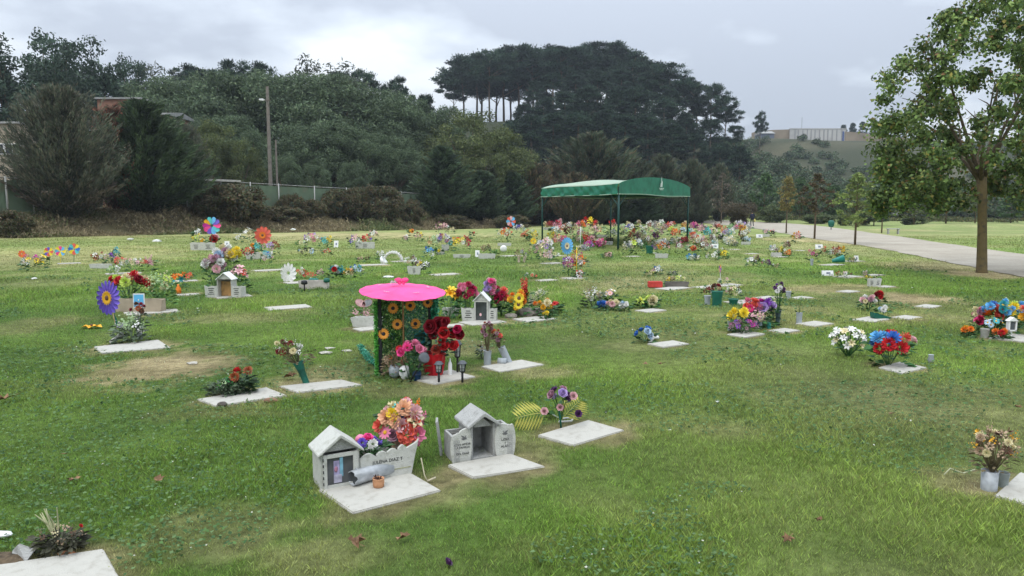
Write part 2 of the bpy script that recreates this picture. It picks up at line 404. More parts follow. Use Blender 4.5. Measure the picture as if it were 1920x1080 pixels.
r1 = n.new('ShaderNodeMapRange'); r1.inputs[1].default_value = .3; r1.inputs[2].default_value = .7; r1.inputs[3].default_value = .45; r1.inputs[4].default_value = 1.5; l.new(n1.outputs[0], r1.inputs[0])
r2 = n.new('ShaderNodeMapRange'); r2.inputs[1].default_value = .3; r2.inputs[2].default_value = .7; r2.inputs[3].default_value = .8; r2.inputs[4].default_value = 1.2; l.new(n2.outputs[0], r2.inputs[0])
mu = n.new('ShaderNodeMath'); mu.operation = 'MULTIPLY'; l.new(r1.outputs[0], mu.inputs[0]); l.new(r2.outputs[0], mu.inputs[1])
vm = n.new('ShaderNodeVectorMath'); vm.operation = 'SCALE'; l.new(at_.outputs['Color'], vm.inputs[0]); l.new(mu.outputs[0], vm.inputs['Scale'])
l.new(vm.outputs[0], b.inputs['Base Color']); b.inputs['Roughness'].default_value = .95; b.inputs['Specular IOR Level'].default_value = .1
bp = n.new('ShaderNodeBump'); bp.inputs['Strength'].default_value = .8; bp.inputs['Distance'].default_value = .06; l.new(n1.outputs[0], bp.inputs['Height']); l.new(bp.outputs[0], b.inputs['Normal'])
me.materials.append(gm); go = bpy.data.objects.new('ground', me); COL.objects.link(go); tag(go, kind='structure')

# ------------------------------------------------------------------ road
low = [(2060,560),(1990,540),(1920,521),(1800,497),(1689,474),(1613,460),(1532,449),(1473,438.5),(1430,431),(1390,426),(1345,421),(1300,417)]
upp = [(2060,498),(1990,487),(1920,477),(1802,461),(1689,444),(1605,433),(1549,425.5),(1500,421),(1464,418.2),(1400,415.5),(1350,413),(1300,411.5)]
def dens(P, k=8):
    o = []
    for i in range(len(P) - 1):
        for j in range(k): f = j / k; o.append(((P[i][0] * (1 - f) + P[i + 1][0] * f), P[i][1] * (1 - f) + P[i + 1][1] * f))
    return o + [P[-1]]
LO = [G(*p) for p in dens(low)]; UP = [G(*p) for p in dens(upp)]
mb = MB(); m, t, b = bsdf_mat('gravel_road'); n = t.nodes; l = t.links; MATS['gravel_road'] = m
geo = n.new('ShaderNodeNewGeometry'); q1 = nz(.55, 6, .6); q2 = nz(14, 5, .7)
rr = n.new('ShaderNodeValToRGB'); rr.color_ramp.elements[0].position = .35; rr.color_ramp.elements[0].color = (.25, .215, .165, 1)
rr.color_ramp.elements[1].position = .65; rr.color_ramp.elements[1].color = (.41, .37, .30, 1)
mxx = n.new('ShaderNodeMath'); mxx.operation = 'MULTIPLY_ADD'; mxx.inputs[1].default_value = .45; l.new(q2.outputs[0], mxx.inputs[0])
m2_ = n.new('ShaderNodeMath'); m2_.operation = 'MULTIPLY'; m2_.inputs[1].default_value = .55; l.new(q1.outputs[0], m2_.inputs[0]); l.new(m2_.outputs[0], mxx.inputs[2])
l.new(mxx.outputs[0], rr.inputs[0]); l.new(rr.outputs[0], b.inputs['Base Color']); b.inputs['Roughness'].default_value = .95
bp = n.new('ShaderNodeBump'); bp.inputs['Strength'].default_value = .5; bp.inputs['Distance'].default_value = .03; l.new(q2.outputs[0], bp.inputs['Height']); l.new(bp.outputs[0], b.inputs['Normal'])
K = 6; vs = []
for a_, b_ in zip(LO, UP):
    for k in range(K + 1):
        p = a_.lerp(b_, k / K); e_ = 0.12 * (vnoise(p.x * 3, p.y * 3, 1.3) - .5) * (k in (0, K))
        p.x += float(e_) * 2; p.z = float(H(p.x, p.y)) + (.045 if 0 < k < K else .015) + .02 * (p.y > 60); vs.append(p)
fs = [(i * (K + 1) + k, i * (K + 1) + k + 1, (i + 1) * (K + 1) + k + 1, (i + 1) * (K + 1) + k) for i in range(len(LO) - 1) for k in range(K)]
mb.add(vs, fs, m, None, True); rd = mb.build('road'); tag(rd, kind='structure')
ROADP = [(p.x, p.y) for p in LO] + [(p.x, p.y) for p in reversed(UP)]
def inpoly(x, y, poly):
    r = np.zeros(x.shape, bool); n_ = len(poly); j = n_ - 1
    for i in range(n_):
        xi, yi = poly[i]; xj, yj = poly[j]
        c = ((yi > y) != (yj > y)) & (x < (xj - xi) * (y - yi) / (yj - yi + 1e-12) + xi); r ^= c; j = i
    return r
TRACK = inpoly

# ------------------------------------------------------------------ lawn blades (stuff)
R = np.random.RandomState(11)
BLADE = attr_mat('grass_blades', .6, .15, .35)
def blades(n_, y0, y1, kh, kw, seed):
    r = np.random.RandomState(seed)
    y = y0 * (y1 / y0) ** r.rand(n_); x = (r.rand(n_) * 2 - 1) * (y * .80 + .6)
    keep = ~inpoly(x, y, ROADP)
    for p in SLABS:
        cx = sum(q[0] for q in p) / 4; cy = sum(q[1] for q in p) / 4
        k_ = (abs(x - cx) < .6) & (abs(y - cy) < .6)
        idx = np.where(k_)[0]
        if len(idx): keep[idx] &= ~inpoly(x[idx], y[idx], [(cx + (q[0] - cx) * .97, cy + (q[1] - cy) * .97) for q in p])
    keep &= bank_s(x, y) < .5
    x, y = x[keep], y[keep]; n_ = len(x)
    col, d = lawn_col(x, y); d = d[:, 0]
    keep = r.rand(n_) > d * .45; x, y, col, d = x[keep], y[keep], col[keep], d[keep]; n_ = len(x)
    lush = np.clip((fbm(x, y, .9, 3) - .3) * 2.2, .1, 1.3)
    h = (.014 + .026 * lush) * (1 - .55 * d) * r.uniform(.55, 1.5, n_) * kh(y)
    a = r.rand(n_) * 2 * PI; le = r.uniform(.1, .95, n_) * h
    dx, dy = np.cos(a), np.sin(a); w_ = kw(y) * r.uniform(.6, 1.3, n_)
    z = H(x, y) - .004
    b2 = a + r.rand(n_) * 2 * PI; wx, wy = np.cos(b2) * w_ / 2, np.sin(b2) * w_ / 2
    V = np.zeros((n_, 4, 3))
    V[:, 0] = np.stack([x - wx, y - wy, z], 1); V[:, 1] = np.stack([x + wx, y + wy, z], 1)
    V[:, 2] = np.stack([x + dx * le * .45 + wx * .8, y + dy * le * .45 + wy * .8, z + h * .62], 1)
    V[:, 3] = np.stack([x + dx * le - wx * .1, y + dy * le - wy * .1, z + h], 1)
    t_ = r.rand(n_, 1); col = col * (.6 + 1.15 * t_ ** 1.5)
    yel = (r.rand(n_) < .13)[:, None]; col = np.where(yel, col * .5 + np.array([.24, .21, .09]) * .6, col)
    bri = (r.rand(n_) < .2)[:, None]; col = np.where(bri & (d[:, None] < .5), col * np.array([1.15, 1.2, .9]), col)
    return V, col
Va, Ca = blades(720000, 2.6, 46, lambda y: np.clip(y / 9, 1, 1.6), lambda y: .0011 + y * .00056, 5)
me = np_mesh('grass', Va.reshape(-1, 3), 4, Ca.clip(0, .6), BLADE)
o = bpy.data.objects.new('grass', me); COL.objects.link(o); tag(o, 'short patchy green lawn grass between the graves', 'grass', kind='stuff')
# clover and plantain in the turf
def weeds(n_, seed):
    r = np.random.RandomState(seed); y = 2.7 * (22 / 2.7) ** r.rand(n_); x = (r.rand(n_) * 2 - 1) * (y * .8 + .5)
    k_ = fbm(x + 77, y - 13, 1.6, 3) + .10 * ((x > 0) & (y < 7)) > .56; x, y = x[k_], y[k_]
    keep = ~inpoly(x, y, ROADP)
    for p in SLABS: keep &= ~inpoly(x, y, p)
    keep &= dryness(x, y) < .6; x, y = x[keep], y[keep]; n_ = len(x)
    C = np.stack([x, y, H(x, y) + r.uniform(.012, .045, n_)], 1)
    D = rdir(r, n_); D[:, 2] = D[:, 2] * .3; Nn = rdir(r, n_) * .35 + np.array([0, 0, 1])
    ln = r.uniform(.014, .032, n_) * np.clip(y / 5, 1, 2.5)
    col = tone(r, n_, [(.075, .15, .05), (.10, .19, .06), (.14, .22, .09), (.06, .12, .045)])
    fl = r.rand(n_) < .012; col[fl] = (.6, .6, .52); ln[fl] *= .6
    return leaves_mesh('lawn_weeds', C, D, Nn, ln, ln * .8, col, BLADE)
o = bpy.data.objects.new('lawn_weeds', weeds(60000, 9)); COL.objects.link(o); tag(o, 'clover and broad leaved weeds growing in the lawn', 'clover', kind='stuff')

for c, pts, th, label in SLOBJ:
    mb = MB(); top = .014
    mb.slabz([(p.x, p.y) for p in pts], -th - .02, top, SLABM)
    o = mb.build('grave_slab', bevel=.006, loc=c); o.location.z = c.z
    lab = label if 'grave slab' in label else label
    tag(o, lab, 'grave slab', 'concrete slabs marking the graves')
    o.rotation_euler = (rj.uniform(-.008, .008), rj.uniform(-.008, .008), 0)

# ------------------------------------------------------------------ trees
LEAF = attr_mat('tree_leaves', .65, .25, .25)
TB = 1.05
def crown_lobes(r, nl, rx, ry, rz, zc, flat=1.0, shell=.55):
    """lobe centres spread through an ellipsoid"""
    d = rdir(r, nl); rad = shell + (1 - shell) * r.rand(nl, 1) ** .6
    c = d * rad * np.array([rx, ry, rz * flat]); c[:, 2] += zc; return c
def leafy(name, r, lobes, lr, per, ln, wd, cols, droop=0.0, hollow=.55, lj=.35, wts=None, squash=.75, orient=0):
    """leaves round each lobe"""
    n_ = len(lobes) * per; li = np.repeat(np.arange(len(lobes)), per)
    d = rdir(r, n_); lrs = lr * r.uniform(.65, 1.3, len(lobes))
    rad = lrs[li][:, None] * (hollow + (1 - hollow) * r.rand(n_, 1)) * r.uniform(.7, 1.15, (n_, 1))
    C = lobes[li] + d * rad * np.array([1, 1, squash])
    D = rdir(r, n_) + d * .6 + np.array([0, 0, -droop])
    if orient: D = d + np.array([0, 0, orient]) + rdir(r, n_) * .5
    Nn = d + rdir(r, n_) * .8
    lt = r.uniform(1 - lj, 1 + lj, len(lobes))[li][:, None] * (1.0 if cols is PINEC else TB)
    col = tone(r, n_, cols, wts, .3) * lt
    return leaves_mesh(name, C, D, Nn, ln * r.uniform(.6, 1.3, n_), wd * r.uniform(.6, 1.3, n_), col.clip(0, .6), LEAF)
def branches(mb, r, base, tips, rad, mat, fork=.45, n=5):
    for t_ in tips:
        t_ = Vector(t_); b0 = Vector(base) ; mid = b0.lerp(t_, .5) + Vector((r.uniform(-.1, .1), r.uniform(-.1, .1), .12)) * (t_ - b0).length
        mb.tube([b0, mid, t_], [rad, rad * .6, rad * .15], mat, n)
def tree(name, crown_me, trunk_me, loc, s, rz, label, cat='tree', group=None, sz=None):
    e_ = empty(name, loc, rz, label, cat, group)
    e_.scale = (s, s, sz if sz else s)
    if trunk_me: inst('trunk', trunk_me, e_)
    inst('crown', crown_me, e_); return e_
PINEC = [(.024, .048, .032), (.036, .066, .04), (.014, .032, .025), (.055, .085, .046)]
WILC = [(.10, .145, .075), (.08, .12, .062), (.13, .17, .09), (.06, .09, .052)]
# --- protos (unit: real metres, base at origin)
def umb_pine(seed, hgt=16, cr=5.0, low=.6):
    r = np.random.RandomState(seed); mb = MB()
    top = Vector((r.uniform(-.6, .6), r.uniform(-.6, .6), hgt * .9))
    mb.tube([(0, 0, -1), (0.1, 0, hgt * .4), top], [.20, .14, .07], BARK, 6)
    nl = 60; lob = []
    for i in range(nl):
        z = hgt * (low + (1 - low) * r.rand()); f = (z / hgt - low) / (1 - low)
        rr_ = cr * math.sqrt(max(.05, 1 - (2 * f - .75) ** 2 * .55)) * r.uniform(.15, 1); a = r.uniform(0, 2 * PI)
        lob.append((rr_ * math.cos(a), rr_ * math.sin(a), z))
    lob = np.array(lob)
    for p in lob[::5]: mb.tube([(0, 0, p[2] - cr * .35 * r.uniform(.6, 1.4)), p], [.1, .03], BARK, 4)
    return leafy('crown', r, lob, 1.25, 190, .5, .15, PINEC, hollow=.1, squash=.6, orient=.6, lj=.55), mb.mesh('trunk')
def full_pine(seed, hgt=15, cr=4.2):
    r = np.random.RandomState(seed); mb = MB(); mb.tube([(0, 0, -1), (0, 0, hgt * .9)], [.35, .08], BARK, 6)
    lob = []
    for i in range(115):
        f = r.rand() ** .8; z = hgt * (.12 + .86 * f); rr_ = cr * (1 - f ** 2.2 * .75) * r.uniform(.35, 1); a = r.uniform(0, 2 * PI)
        lob.append((rr_ * math.cos(a), rr_ * math.sin(a), z))
    return leafy('crown', r, np.array(lob), 1.15, 130, .5, .15, PINEC, hollow=.1, lj=.55, squash=.62, orient=.5), mb.mesh('trunk')
def bushy(seed, hgt=12, cr=4.5, cols=WILC, lob_n=105, per=300, ln=.30, wd=.11, droop=.3, lj=.3, lr=1.15):
    r = np.random.RandomState(seed); mb = MB(); lobs = crown_lobes(r, lob_n, cr, cr, hgt * .47, hgt * .53, 1, .62)
    mb.tube([(0, 0, -1), (0, 0, hgt * .4)], [.3, .2], BARK, 6)
    for p in lobs[::6]: mb.tube([(0, 0, hgt * .25), Vector(p) * .6 + Vector((0, 0, hgt * .1)), p], [.14, .08, .02], BARK, 4)
    return leafy('crown', r, lobs, lr, per, ln, wd, cols, droop=droop, lj=lj), mb.mesh('trunk')
def feathery(seed, hgt=8, cr=3.8, cols=((.03, .06, .045),), nb=330, per=75, ln=.3, up=.75, wd=.07, base=.0):
    """broad conifer of upswept sprays"""
    r = np.random.RandomState(seed); mb = MB(); mb.tube([(0, 0, -.5), (0, 0, hgt * .85)], [.25, .04], BARK, 6)
    C = []; D = []; T = []
    for i in range(nb):
        f = r.rand() ** 1.15; z0 = hgt * (base + .02 + .8 * f * (1 - base)); prof = (1 - f ** 1.25) ** .8 + .10
        Lb = cr * prof * r.uniform(.5, 1.25); a = r.uniform(0, 2 * PI)
        u = r.rand(per) ** .65
        ex = np.array([math.cos(a), math.sin(a), 0]); upb = up * r.uniform(.7, 1.3)
        p = ex * (u * Lb)[:, None] + np.array([0, 0, 1]) * (z0 + (u ** 1.5) * Lb * upb * .8)[:, None]
        w_ = .05 + .22 * (1 - u) + .03; p += r.normal(size=(per, 3)) * w_[:, None] * np.array([1, 1, .45])
        d = ex * 1.0 + np.array([0, 0, upb]); C.append(p); D.append(d + r.normal(size=(per, 3)) * .35)
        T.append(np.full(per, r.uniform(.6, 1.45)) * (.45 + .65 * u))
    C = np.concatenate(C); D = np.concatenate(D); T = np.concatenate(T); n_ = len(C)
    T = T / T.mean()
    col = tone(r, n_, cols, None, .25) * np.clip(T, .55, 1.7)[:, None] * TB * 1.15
    return leaves_mesh('crown', C, D, rdir(r, n_), ln * r.uniform(.6, 1.4, n_), wd, col.clip(0, .5), LEAF), mb.mesh('trunk')
UP_ = [umb_pine(s) for s in (1, 2, 3)]; FP_ = [full_pine(s) for s in (4, 5, 6)]
WI_ = [bushy(s) for s in (21, 22, 23)]
print('protos')
# --- hill pines
k = 0
rt = random.Random(5)
def hp(px, topy, Y, hh, kind='u', sp=1.0, label=None, group='dark pines in the grove on the hill', name='pine_tree', lift=0):
    global k
    tp = at(px, topy, Y); g = float(H(tp.x, tp.y)); hgt = tp.z - g
    arr = UP_ if kind == 'u' else FP_; me_ = arr[k % 3]; k += 1
    base = 16. if kind == 'u' else 15.
    z = g
    s = hgt / (base * 1.02)
    if hh and abs(hh / base) < s: pass
    t_ = tree(name, me_[0], me_[1], (tp.x, tp.y, z - .3), s * sp, rt.uniform(0, 6.28), label or 'dark tall pine crowded in the dense grove covering the hill', 'pine tree', group, sz=s)
    return t_
HT = at(960, 80, 188)
# skyline umbrella pines (px, top) left part: trunks seen against the sky
for px, ty in ((850,140),(868,112),(893,102),(918,96),(945,92),(972,86),(1000,92),(1026,84),(1054,88),(1082,92),(1110,82),(1138,80),(1165,92),(1190,100)):
    hp(px, ty, rt.uniform(192, 205), 0, 'u', 1.5 if px > 860 else 1.1)
for px, ty in ((905,106),(933,100),(960,96),(986,98),(1013,96),(1041,94),(1068,98),(1096,96),(1124,92),(1152,94),(1178,104),(1205,112)):
    hp(px + rt.uniform(-6, 6), ty + rt.uniform(-2, 12), rt.uniform(206, 216), 0, 'u', 1.4)
for px, ty in ((1225,112),(1255,118),(1282,138),(1300,152)):
    hp(px, ty, rt.uniform(178, 190), 0, 'u', 1.3)
hp(1335,155,176,0,'u',1.0,'wind-shaped dark pine at the right end of the grove, its crown open to the sky')
hp(1362,180,170,0,'u',1.0,'dark pine with tiered branches just right of the grove edge, lower than its neighbour')
hp(1378,232,165,0,'u',.85,'shortest dark pine at the right foot of the hill grove')
for row, (Y0, pts) in enumerate(((176, ((1000,150),(1040,135),(1085,128),(1128,120),(1170,124),(1215,138),(1258,160),(1300,190))),
        (160, ((985,196),(1020,175),(1060,168),(1105,160),(1150,158),(1195,165),(1240,180),(1285,205),(1330,222))),
        (146, ((960,222),(995,215),(1035,208),(1080,205),(1125,203),(1170,205),(1215,214),(1262,226),(1308,243),(1352,262),(1385,275))))):
    for px, ty in pts: hp(px + rt.uniform(-8, 8), ty + rt.uniform(-6, 6), Y0 + rt.uniform(-4, 4), 0, 'f', 1.5)
# pines on the left skyline
for px, ty, d in ((345,118,'a wide dark pine crown'),(385,128,'a low dark pine crown'),(440,112,'a broad dark pine crown'),(478,114,'a second broad pine crown'),(640,132,'a dark pine crown'),(685,130,'a dark ragged pine crown')):
    hp(px, ty, 128, 0, 'u', 1.0, {'345':'dark pine rising furthest left above the grey-green willows','385':'dark pine dipping between two higher pines above the willows','440':'dark spreading pine above the willows, left of the lamp pole','478':'dark pine above the willows directly behind the lamp pole','640':'dark pine crown above the willows right of the sparse twigs','685':'dark ragged pine at the right end above the willows'}[str(px)], 'pines behind the willows')
hp(750,143,125,0,'u',.72,'small round-headed dark pine standing alone against the sky', 'pines behind the willows')
hp(722,152,125,0,'f',.35,'narrow pointed pine left of the small round-headed pine', 'pines behind the willows')
hp(795,170,120,0,'f',.8,'low dome-shaped dark pine between the lone pine and the hill grove', 'pines behind the willows')
hp(1427,208,240,0,'u',.55,'lone dark pine on the ridge left of the concrete wall', 'pines along the ridge')
for i, (px, ty) in enumerate(((1582,232),(1600,228),(1618,226),(1640,224),(1664,222),(1690,224))):
    hp(px, ty, 318, 0, 'f', .8, 'small dark pine in the row on the ridge above the earth cutting', 'pines in the ridge row')
# --- willow mass
WL = 'grey-green willow merging into the tall tree mass behind the fence'
for px, ty, Y, sp in ((300,150,86,1.1),(345,140,88,1.1),(395,142,90,1.15),(445,150,92,1.1),(492,140,92,1.1),(545,138,94,1.15),(595,142,95,1.15),(645,150,96,1.15),(690,160,97,1.1),(735,178,97,1.05),(785,192,98,1.0),(835,205,99,1.0),
       (320,215,76,1.0),(375,225,78,1.0),(430,220,80,1.0),(560,225,82,1.05),(620,230,84,1.0),(680,240,85,1.0),(740,250,86,.95),(470,250,74,.9),(660,300,80,.8),(590,300,76,.8),(530,290,72,.8)):
    tp = at(px, ty, Y); g = float(H(tp.x, tp.y)); s = (tp.z - g) / 11.9; me_ = WI_[rt.randrange(3)]
    tree('willow_tree', me_[0], me_[1], (tp.x, Y, g), s * sp, rt.uniform(0, 6.28), WL, 'willow tree', 'willows behind the fence', sz=s)
YG = bushy(31, 11, 4.6, [(.11, .135, .045), (.09, .12, .045), (.13, .15, .055), (.07, .09, .04)], 100, 190, .35, .12, -.3, .25, 1.0)
for px, ty, Y, sp, lb in ((880,212,92,1.05,'olive green round tree at the right shoulder of the willow mass'),(938,240,93,.95,'yellowish round tree ending the willow mass beside the dark grove'),(905,262,88,.8,'low olive tree in front of the yellowish round tree')):
    tp = at(px, ty, Y); g = float(H(tp.x, tp.y)); s = (tp.z - g) / 10.9
    tree('round_tree', YG[0], YG[1], (tp.x, Y, g), s * sp, px, lb, 'tree', None, sz=s)
for px, ty, Y, sp, lb in ((395,228,66,.8,'olive brown tree over the fence left of the lamp pole'),(345,240,70,.6,'small olive tree right of the dark spreading conifer'),(450,262,68,.7,'low olive tree just left of the lamp pole')):
    tp = at(px, ty, Y); g = float(H(tp.x, tp.y)); s = (tp.z - g) / 10.9
    tree('round_tree', YG[0], YG[1], (tp.x, Y, g), s * sp, px, lb, 'tree', None, sz=s)
# sparse eucalyptus tips above the mass
SPT = bushy(41, 12, 3.2, [(.075, .085, .06), (.06, .07, .05)], 60, 26, .45, .13, 0, .2, .75)
for px, ty, Y, lb in ((580,96,99,'thin sparse-leaved tree poking above the willows'),(628,104,101,'thin sparse-leaved tree just right of its twin above the willows'),(300,112,92,'thin sparse tree poking up at the left of the willows')):
    tp = at(px, ty, Y); g = float(H(tp.x, tp.y)); s = (tp.z - g) / 11.9
    tree('sparse_tree', SPT[0], SPT[1], (tp.x, Y, g), s, px, lb, 'tree', None, sz=s)
# top-left broadleaf trees
BL = bushy(51, 15, 5, [(.05, .085, .055), (.04, .068, .045), (.07, .10, .065), (.03, .05, .035)], 75, 210, .38, .2, .1, .3, 1.25)
for px, ty, Y, sp, lb in ((20,84,78,1.0,'tall dark broadleaf tree at the top left corner'),(68,70,82,.9,'tallest dark leafy tree at upper left'),(160,88,86,.8,'airy dark tree left of the brick building'),(225,115,92,.7,'round-headed dark tree above the brick building'),(110,110,80,.8,'dark tree filling the gap behind the grey conifer'),(255,130,96,.65,'smaller dark tree right above the brick building roof'),(-45,95,76,1,'dark leafy tree partly cut off by the left edge')):
    tp = at(px, ty, Y); g = float(H(tp.x, tp.y)); s = (tp.z - g) / 14.8
    tree('broadleaf_tree', BL[0], BL[1], (tp.x, Y, g), s * sp, px, lb, 'tree', None, sz=s)
# --- conifers in front
def fcon(px, basey, topy, Y, wpx, fe, label, name='conifer', up=None):
    tp = at(px, topy, Y); g = float(H(tp.x, tp.y)); e_ = tree(name, fe[0], fe[1], (tp.x, Y, g - .1), 1, px, label, 'conifer')
    h0 = tp.z - g; bb = max(v.co.z for v in fe[0].vertices); bw = max(abs(v.co.x) for v in fe[0].vertices)
    e_.scale = (wpx * Y / F / 2 / bw,) * 2 + (h0 / bb,); return e_
GREYC = [(.085, .09, .062), (.065, .078, .052), (.05, .062, .042), (.10, .09, .065)]
DKG = [(.038, .06, .028), (.052, .075, .034), (.026, .043, .022)]
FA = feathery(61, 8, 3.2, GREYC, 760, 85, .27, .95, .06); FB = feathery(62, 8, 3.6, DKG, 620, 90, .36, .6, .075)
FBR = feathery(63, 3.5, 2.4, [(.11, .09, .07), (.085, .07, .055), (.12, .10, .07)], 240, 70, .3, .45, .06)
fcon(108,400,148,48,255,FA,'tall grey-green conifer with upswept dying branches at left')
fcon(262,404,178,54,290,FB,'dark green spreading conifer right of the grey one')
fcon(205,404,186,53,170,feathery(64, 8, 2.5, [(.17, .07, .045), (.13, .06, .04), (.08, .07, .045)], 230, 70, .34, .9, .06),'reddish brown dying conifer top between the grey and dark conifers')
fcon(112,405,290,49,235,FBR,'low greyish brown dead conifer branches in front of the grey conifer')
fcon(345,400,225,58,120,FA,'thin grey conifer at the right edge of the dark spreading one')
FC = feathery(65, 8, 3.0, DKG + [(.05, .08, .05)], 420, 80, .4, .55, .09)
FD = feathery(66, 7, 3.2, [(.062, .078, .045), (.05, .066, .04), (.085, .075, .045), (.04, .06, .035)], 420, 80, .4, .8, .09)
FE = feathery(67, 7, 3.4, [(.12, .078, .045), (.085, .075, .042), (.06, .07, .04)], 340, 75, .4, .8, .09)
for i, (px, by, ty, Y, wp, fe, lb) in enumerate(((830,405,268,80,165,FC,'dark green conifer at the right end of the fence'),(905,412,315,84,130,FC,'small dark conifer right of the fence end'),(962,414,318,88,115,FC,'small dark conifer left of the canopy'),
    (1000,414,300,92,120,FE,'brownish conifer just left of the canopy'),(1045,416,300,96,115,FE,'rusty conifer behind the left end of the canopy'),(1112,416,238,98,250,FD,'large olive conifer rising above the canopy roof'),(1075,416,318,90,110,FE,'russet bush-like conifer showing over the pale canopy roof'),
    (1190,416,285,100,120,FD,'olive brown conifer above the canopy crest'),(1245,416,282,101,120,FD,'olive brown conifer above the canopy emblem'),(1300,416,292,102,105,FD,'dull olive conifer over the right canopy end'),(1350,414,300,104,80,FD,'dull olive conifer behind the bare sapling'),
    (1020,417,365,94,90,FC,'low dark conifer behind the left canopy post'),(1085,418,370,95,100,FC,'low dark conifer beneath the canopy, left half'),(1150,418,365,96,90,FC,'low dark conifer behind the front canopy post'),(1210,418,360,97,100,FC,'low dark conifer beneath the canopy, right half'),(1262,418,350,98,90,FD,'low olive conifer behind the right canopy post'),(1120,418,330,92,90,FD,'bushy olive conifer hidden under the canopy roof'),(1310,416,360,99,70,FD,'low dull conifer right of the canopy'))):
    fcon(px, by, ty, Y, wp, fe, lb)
# right background bushes / thicket (stuff) on the far slope
r = np.random.RandomState(77); lob = []
for i in range(2300):
    Y = r.uniform(118, 262); px = r.uniform(1330, 2300)
    p = at(px, 390, Y); f = (Y - 118) / 144
    if float(fbm(p.x, Y, 16, 3)) < .33 + .12 * f or (px > 1440 and Y > 185 and r.rand() < .82): continue
    z = float(H(p.x, Y)); s_l = r.uniform(1.0, 2.8) * (.45 if (px > 1440 and Y > 185) else 1)
    for j in range(4):
        q = r.normal(size=3) * s_l * .6; lob.append((p.x + q[0], Y + q[1], z + s_l * .6 + abs(q[2]) * .7))
lob = np.array(lob)
me = leafy('thicket', r, lob, 1.55, 75, .62, .32, [(.06, .10, .05), (.05, .08, .045), (.09, .125, .06), (.08, .085, .05)], lj=.45)
o = bpy.data.objects.new('hillside_thicket', me); COL.objects.link(o); tag(o, 'mixed green scrub covering the lower slope of the right hill', 'scrub', kind='stuff')
print('trees1', len(lob))

# ------------------------------------------------------------------ weedy bank (stuff)
r = np.random.RandomState(31); n_ = 150000
t_ = r.rand(n_) * 62 - 8; s0 = r.uniform(-.4, 11, n_)
x = -29 + t_ * 32 / 56.04 - s0 * .82; y = 41 + t_ * 46 / 56.04 + s0 * .57
k_ = (fbm(x, y, 1.6, 3) > .4) & (x < 3); x, y, s0 = x[k_], y[k_], s0[k_]; n_ = len(x)
cl = fbm(x, y, 2.2, 3); h = r.uniform(.25, .95, n_) * np.clip((cl - .3) * 2.6, .25, 1.3) * np.where(s0 < .6, .5, 1)
z = H(x, y); u_ = r.rand(n_)
C = np.stack([x + r.normal(size=n_) * .2 * u_, y + r.normal(size=n_) * .2 * u_, z + h * u_], 1)
D = rdir(r, n_) * .8 + np.array([0, 0, .8])
cn = fbm(x + 50, y, 5, 3)[:, None]
c1 = tone(r, n_, [(.25, .21, .12), (.33, .27, .16), (.17, .14, .08)]); c2 = tone(r, n_, [(.14, .18, .07), (.18, .20, .085), (.10, .13, .05)])
col = np.where(cn + r.uniform(-.12, .12, (n_, 1)) > .5, c1, c2)
me = leaves_mesh('bank_weeds', C, D, rdir(r, n_), r.uniform(.15, .42, n_), r.uniform(.04, .10, n_), col, BLADE)
o = bpy.data.objects.new('bank_weeds', me); COL.objects.link(o); tag(o, 'brown and olive weeds and brambles overgrowing the earth bank', 'weeds', kind='stuff')
# rough verge right of the canopy and along the far road side (stuff)
x = r.uniform(-2, 150, 90000); y = r.uniform(84, 128, 90000)
k_ = (~inpoly(x, y, ROADP)) & (fbm(x, y, 3.5, 3) > .45) & (y > 93 + 8 * vnoise(x, y, 20)); x, y = x[k_], y[k_]
k_ = ~((x > 30) & (y < 108)); x, y = x[k_], y[k_]; n_ = len(x)
C = np.stack([x, y, H(x, y) + r.rand(n_) * .7 * fbm(x, y, 3.5, 3)], 1)
me = leaves_mesh('verge_weeds', C, rdir(r, n_) + np.array([0, 0, .8]), rdir(r, n_), .6, .22, tone(r, n_, [(.11, .13, .045), (.08, .10, .04), (.15, .14, .06)]), BLADE)
o = bpy.data.objects.new('verge_weeds', me); COL.objects.link(o); tag(o, 'rough grass and low weeds on the far side of the gravel road', 'weeds', kind='stuff')

# ------------------------------------------------------------------ fence with green shade netting
NET = M('green_shade_net', (.10, .14, .09), .8, .25, 1.0, .5, 3, stain=(.15, .135, .09)); RUST = M('fence_steel', (.3, .3, .28), .6, .2, 6)
def fence(pxs, tops, Ys, label):
    P = [at(px, ty, Y) for px, ty, Y in zip(pxs, tops, Ys)]
    e_ = empty('fence', (P[0].x, P[0].y, float(H(P[0].x, P[0].y))), 0, label, 'fence'); O = Vector(e_.location)
    for i in range(len(P) - 1):
        a, b_ = P[i], P[i + 1]; K = 10; mb = MB(); vs = []
        for k in range(K + 1):
            p = a.lerp(b_, k / K); zb = float(H(p.x, p.y)); off = .06 * math.sin(k * 2.1 + i)
            for q in range(4): vs.append(Vector((p.x + off * math.sin(q * 1.3), p.y + off, zb - .1 + (p.z - .02 * math.sin(k * 1.7) - zb) * q / 3)) - O)
        mb.add(vs, [(k * 4 + q, k * 4 + 4 + q, k * 4 + 5 + q, k * 4 + 1 + q) for k in range(K) for q in range(3)], NET, None, True)
        mb.build('net_panel', e_)
        MB().tube([a - O + Vector((0, -.05, .03)), b_ - O + Vector((0, -.05, .03))], .03, RUST, 5).build('top_rail', e_)
    for p in P:
        MB().tube([Vector((p.x, p.y - .1, float(H(p.x, p.y)) - .3)) - O, Vector((p.x, p.y - .1, p.z + .12)) - O], .055, CONCG, 6).build('post', e_)
    return e_
fence([350,415,470,523,590,650,700,752,803], [338,340,344,347,351,354,358,361,365], [57,59,61,63,66,69,72,76,80], 'long fence of faded green netting on posts along the bank')
fence([-140,-80,-30,12,62], [330,331,332,334,336], [43,44,45,46,47.5], 'short stretch of green netting fence at the left edge')
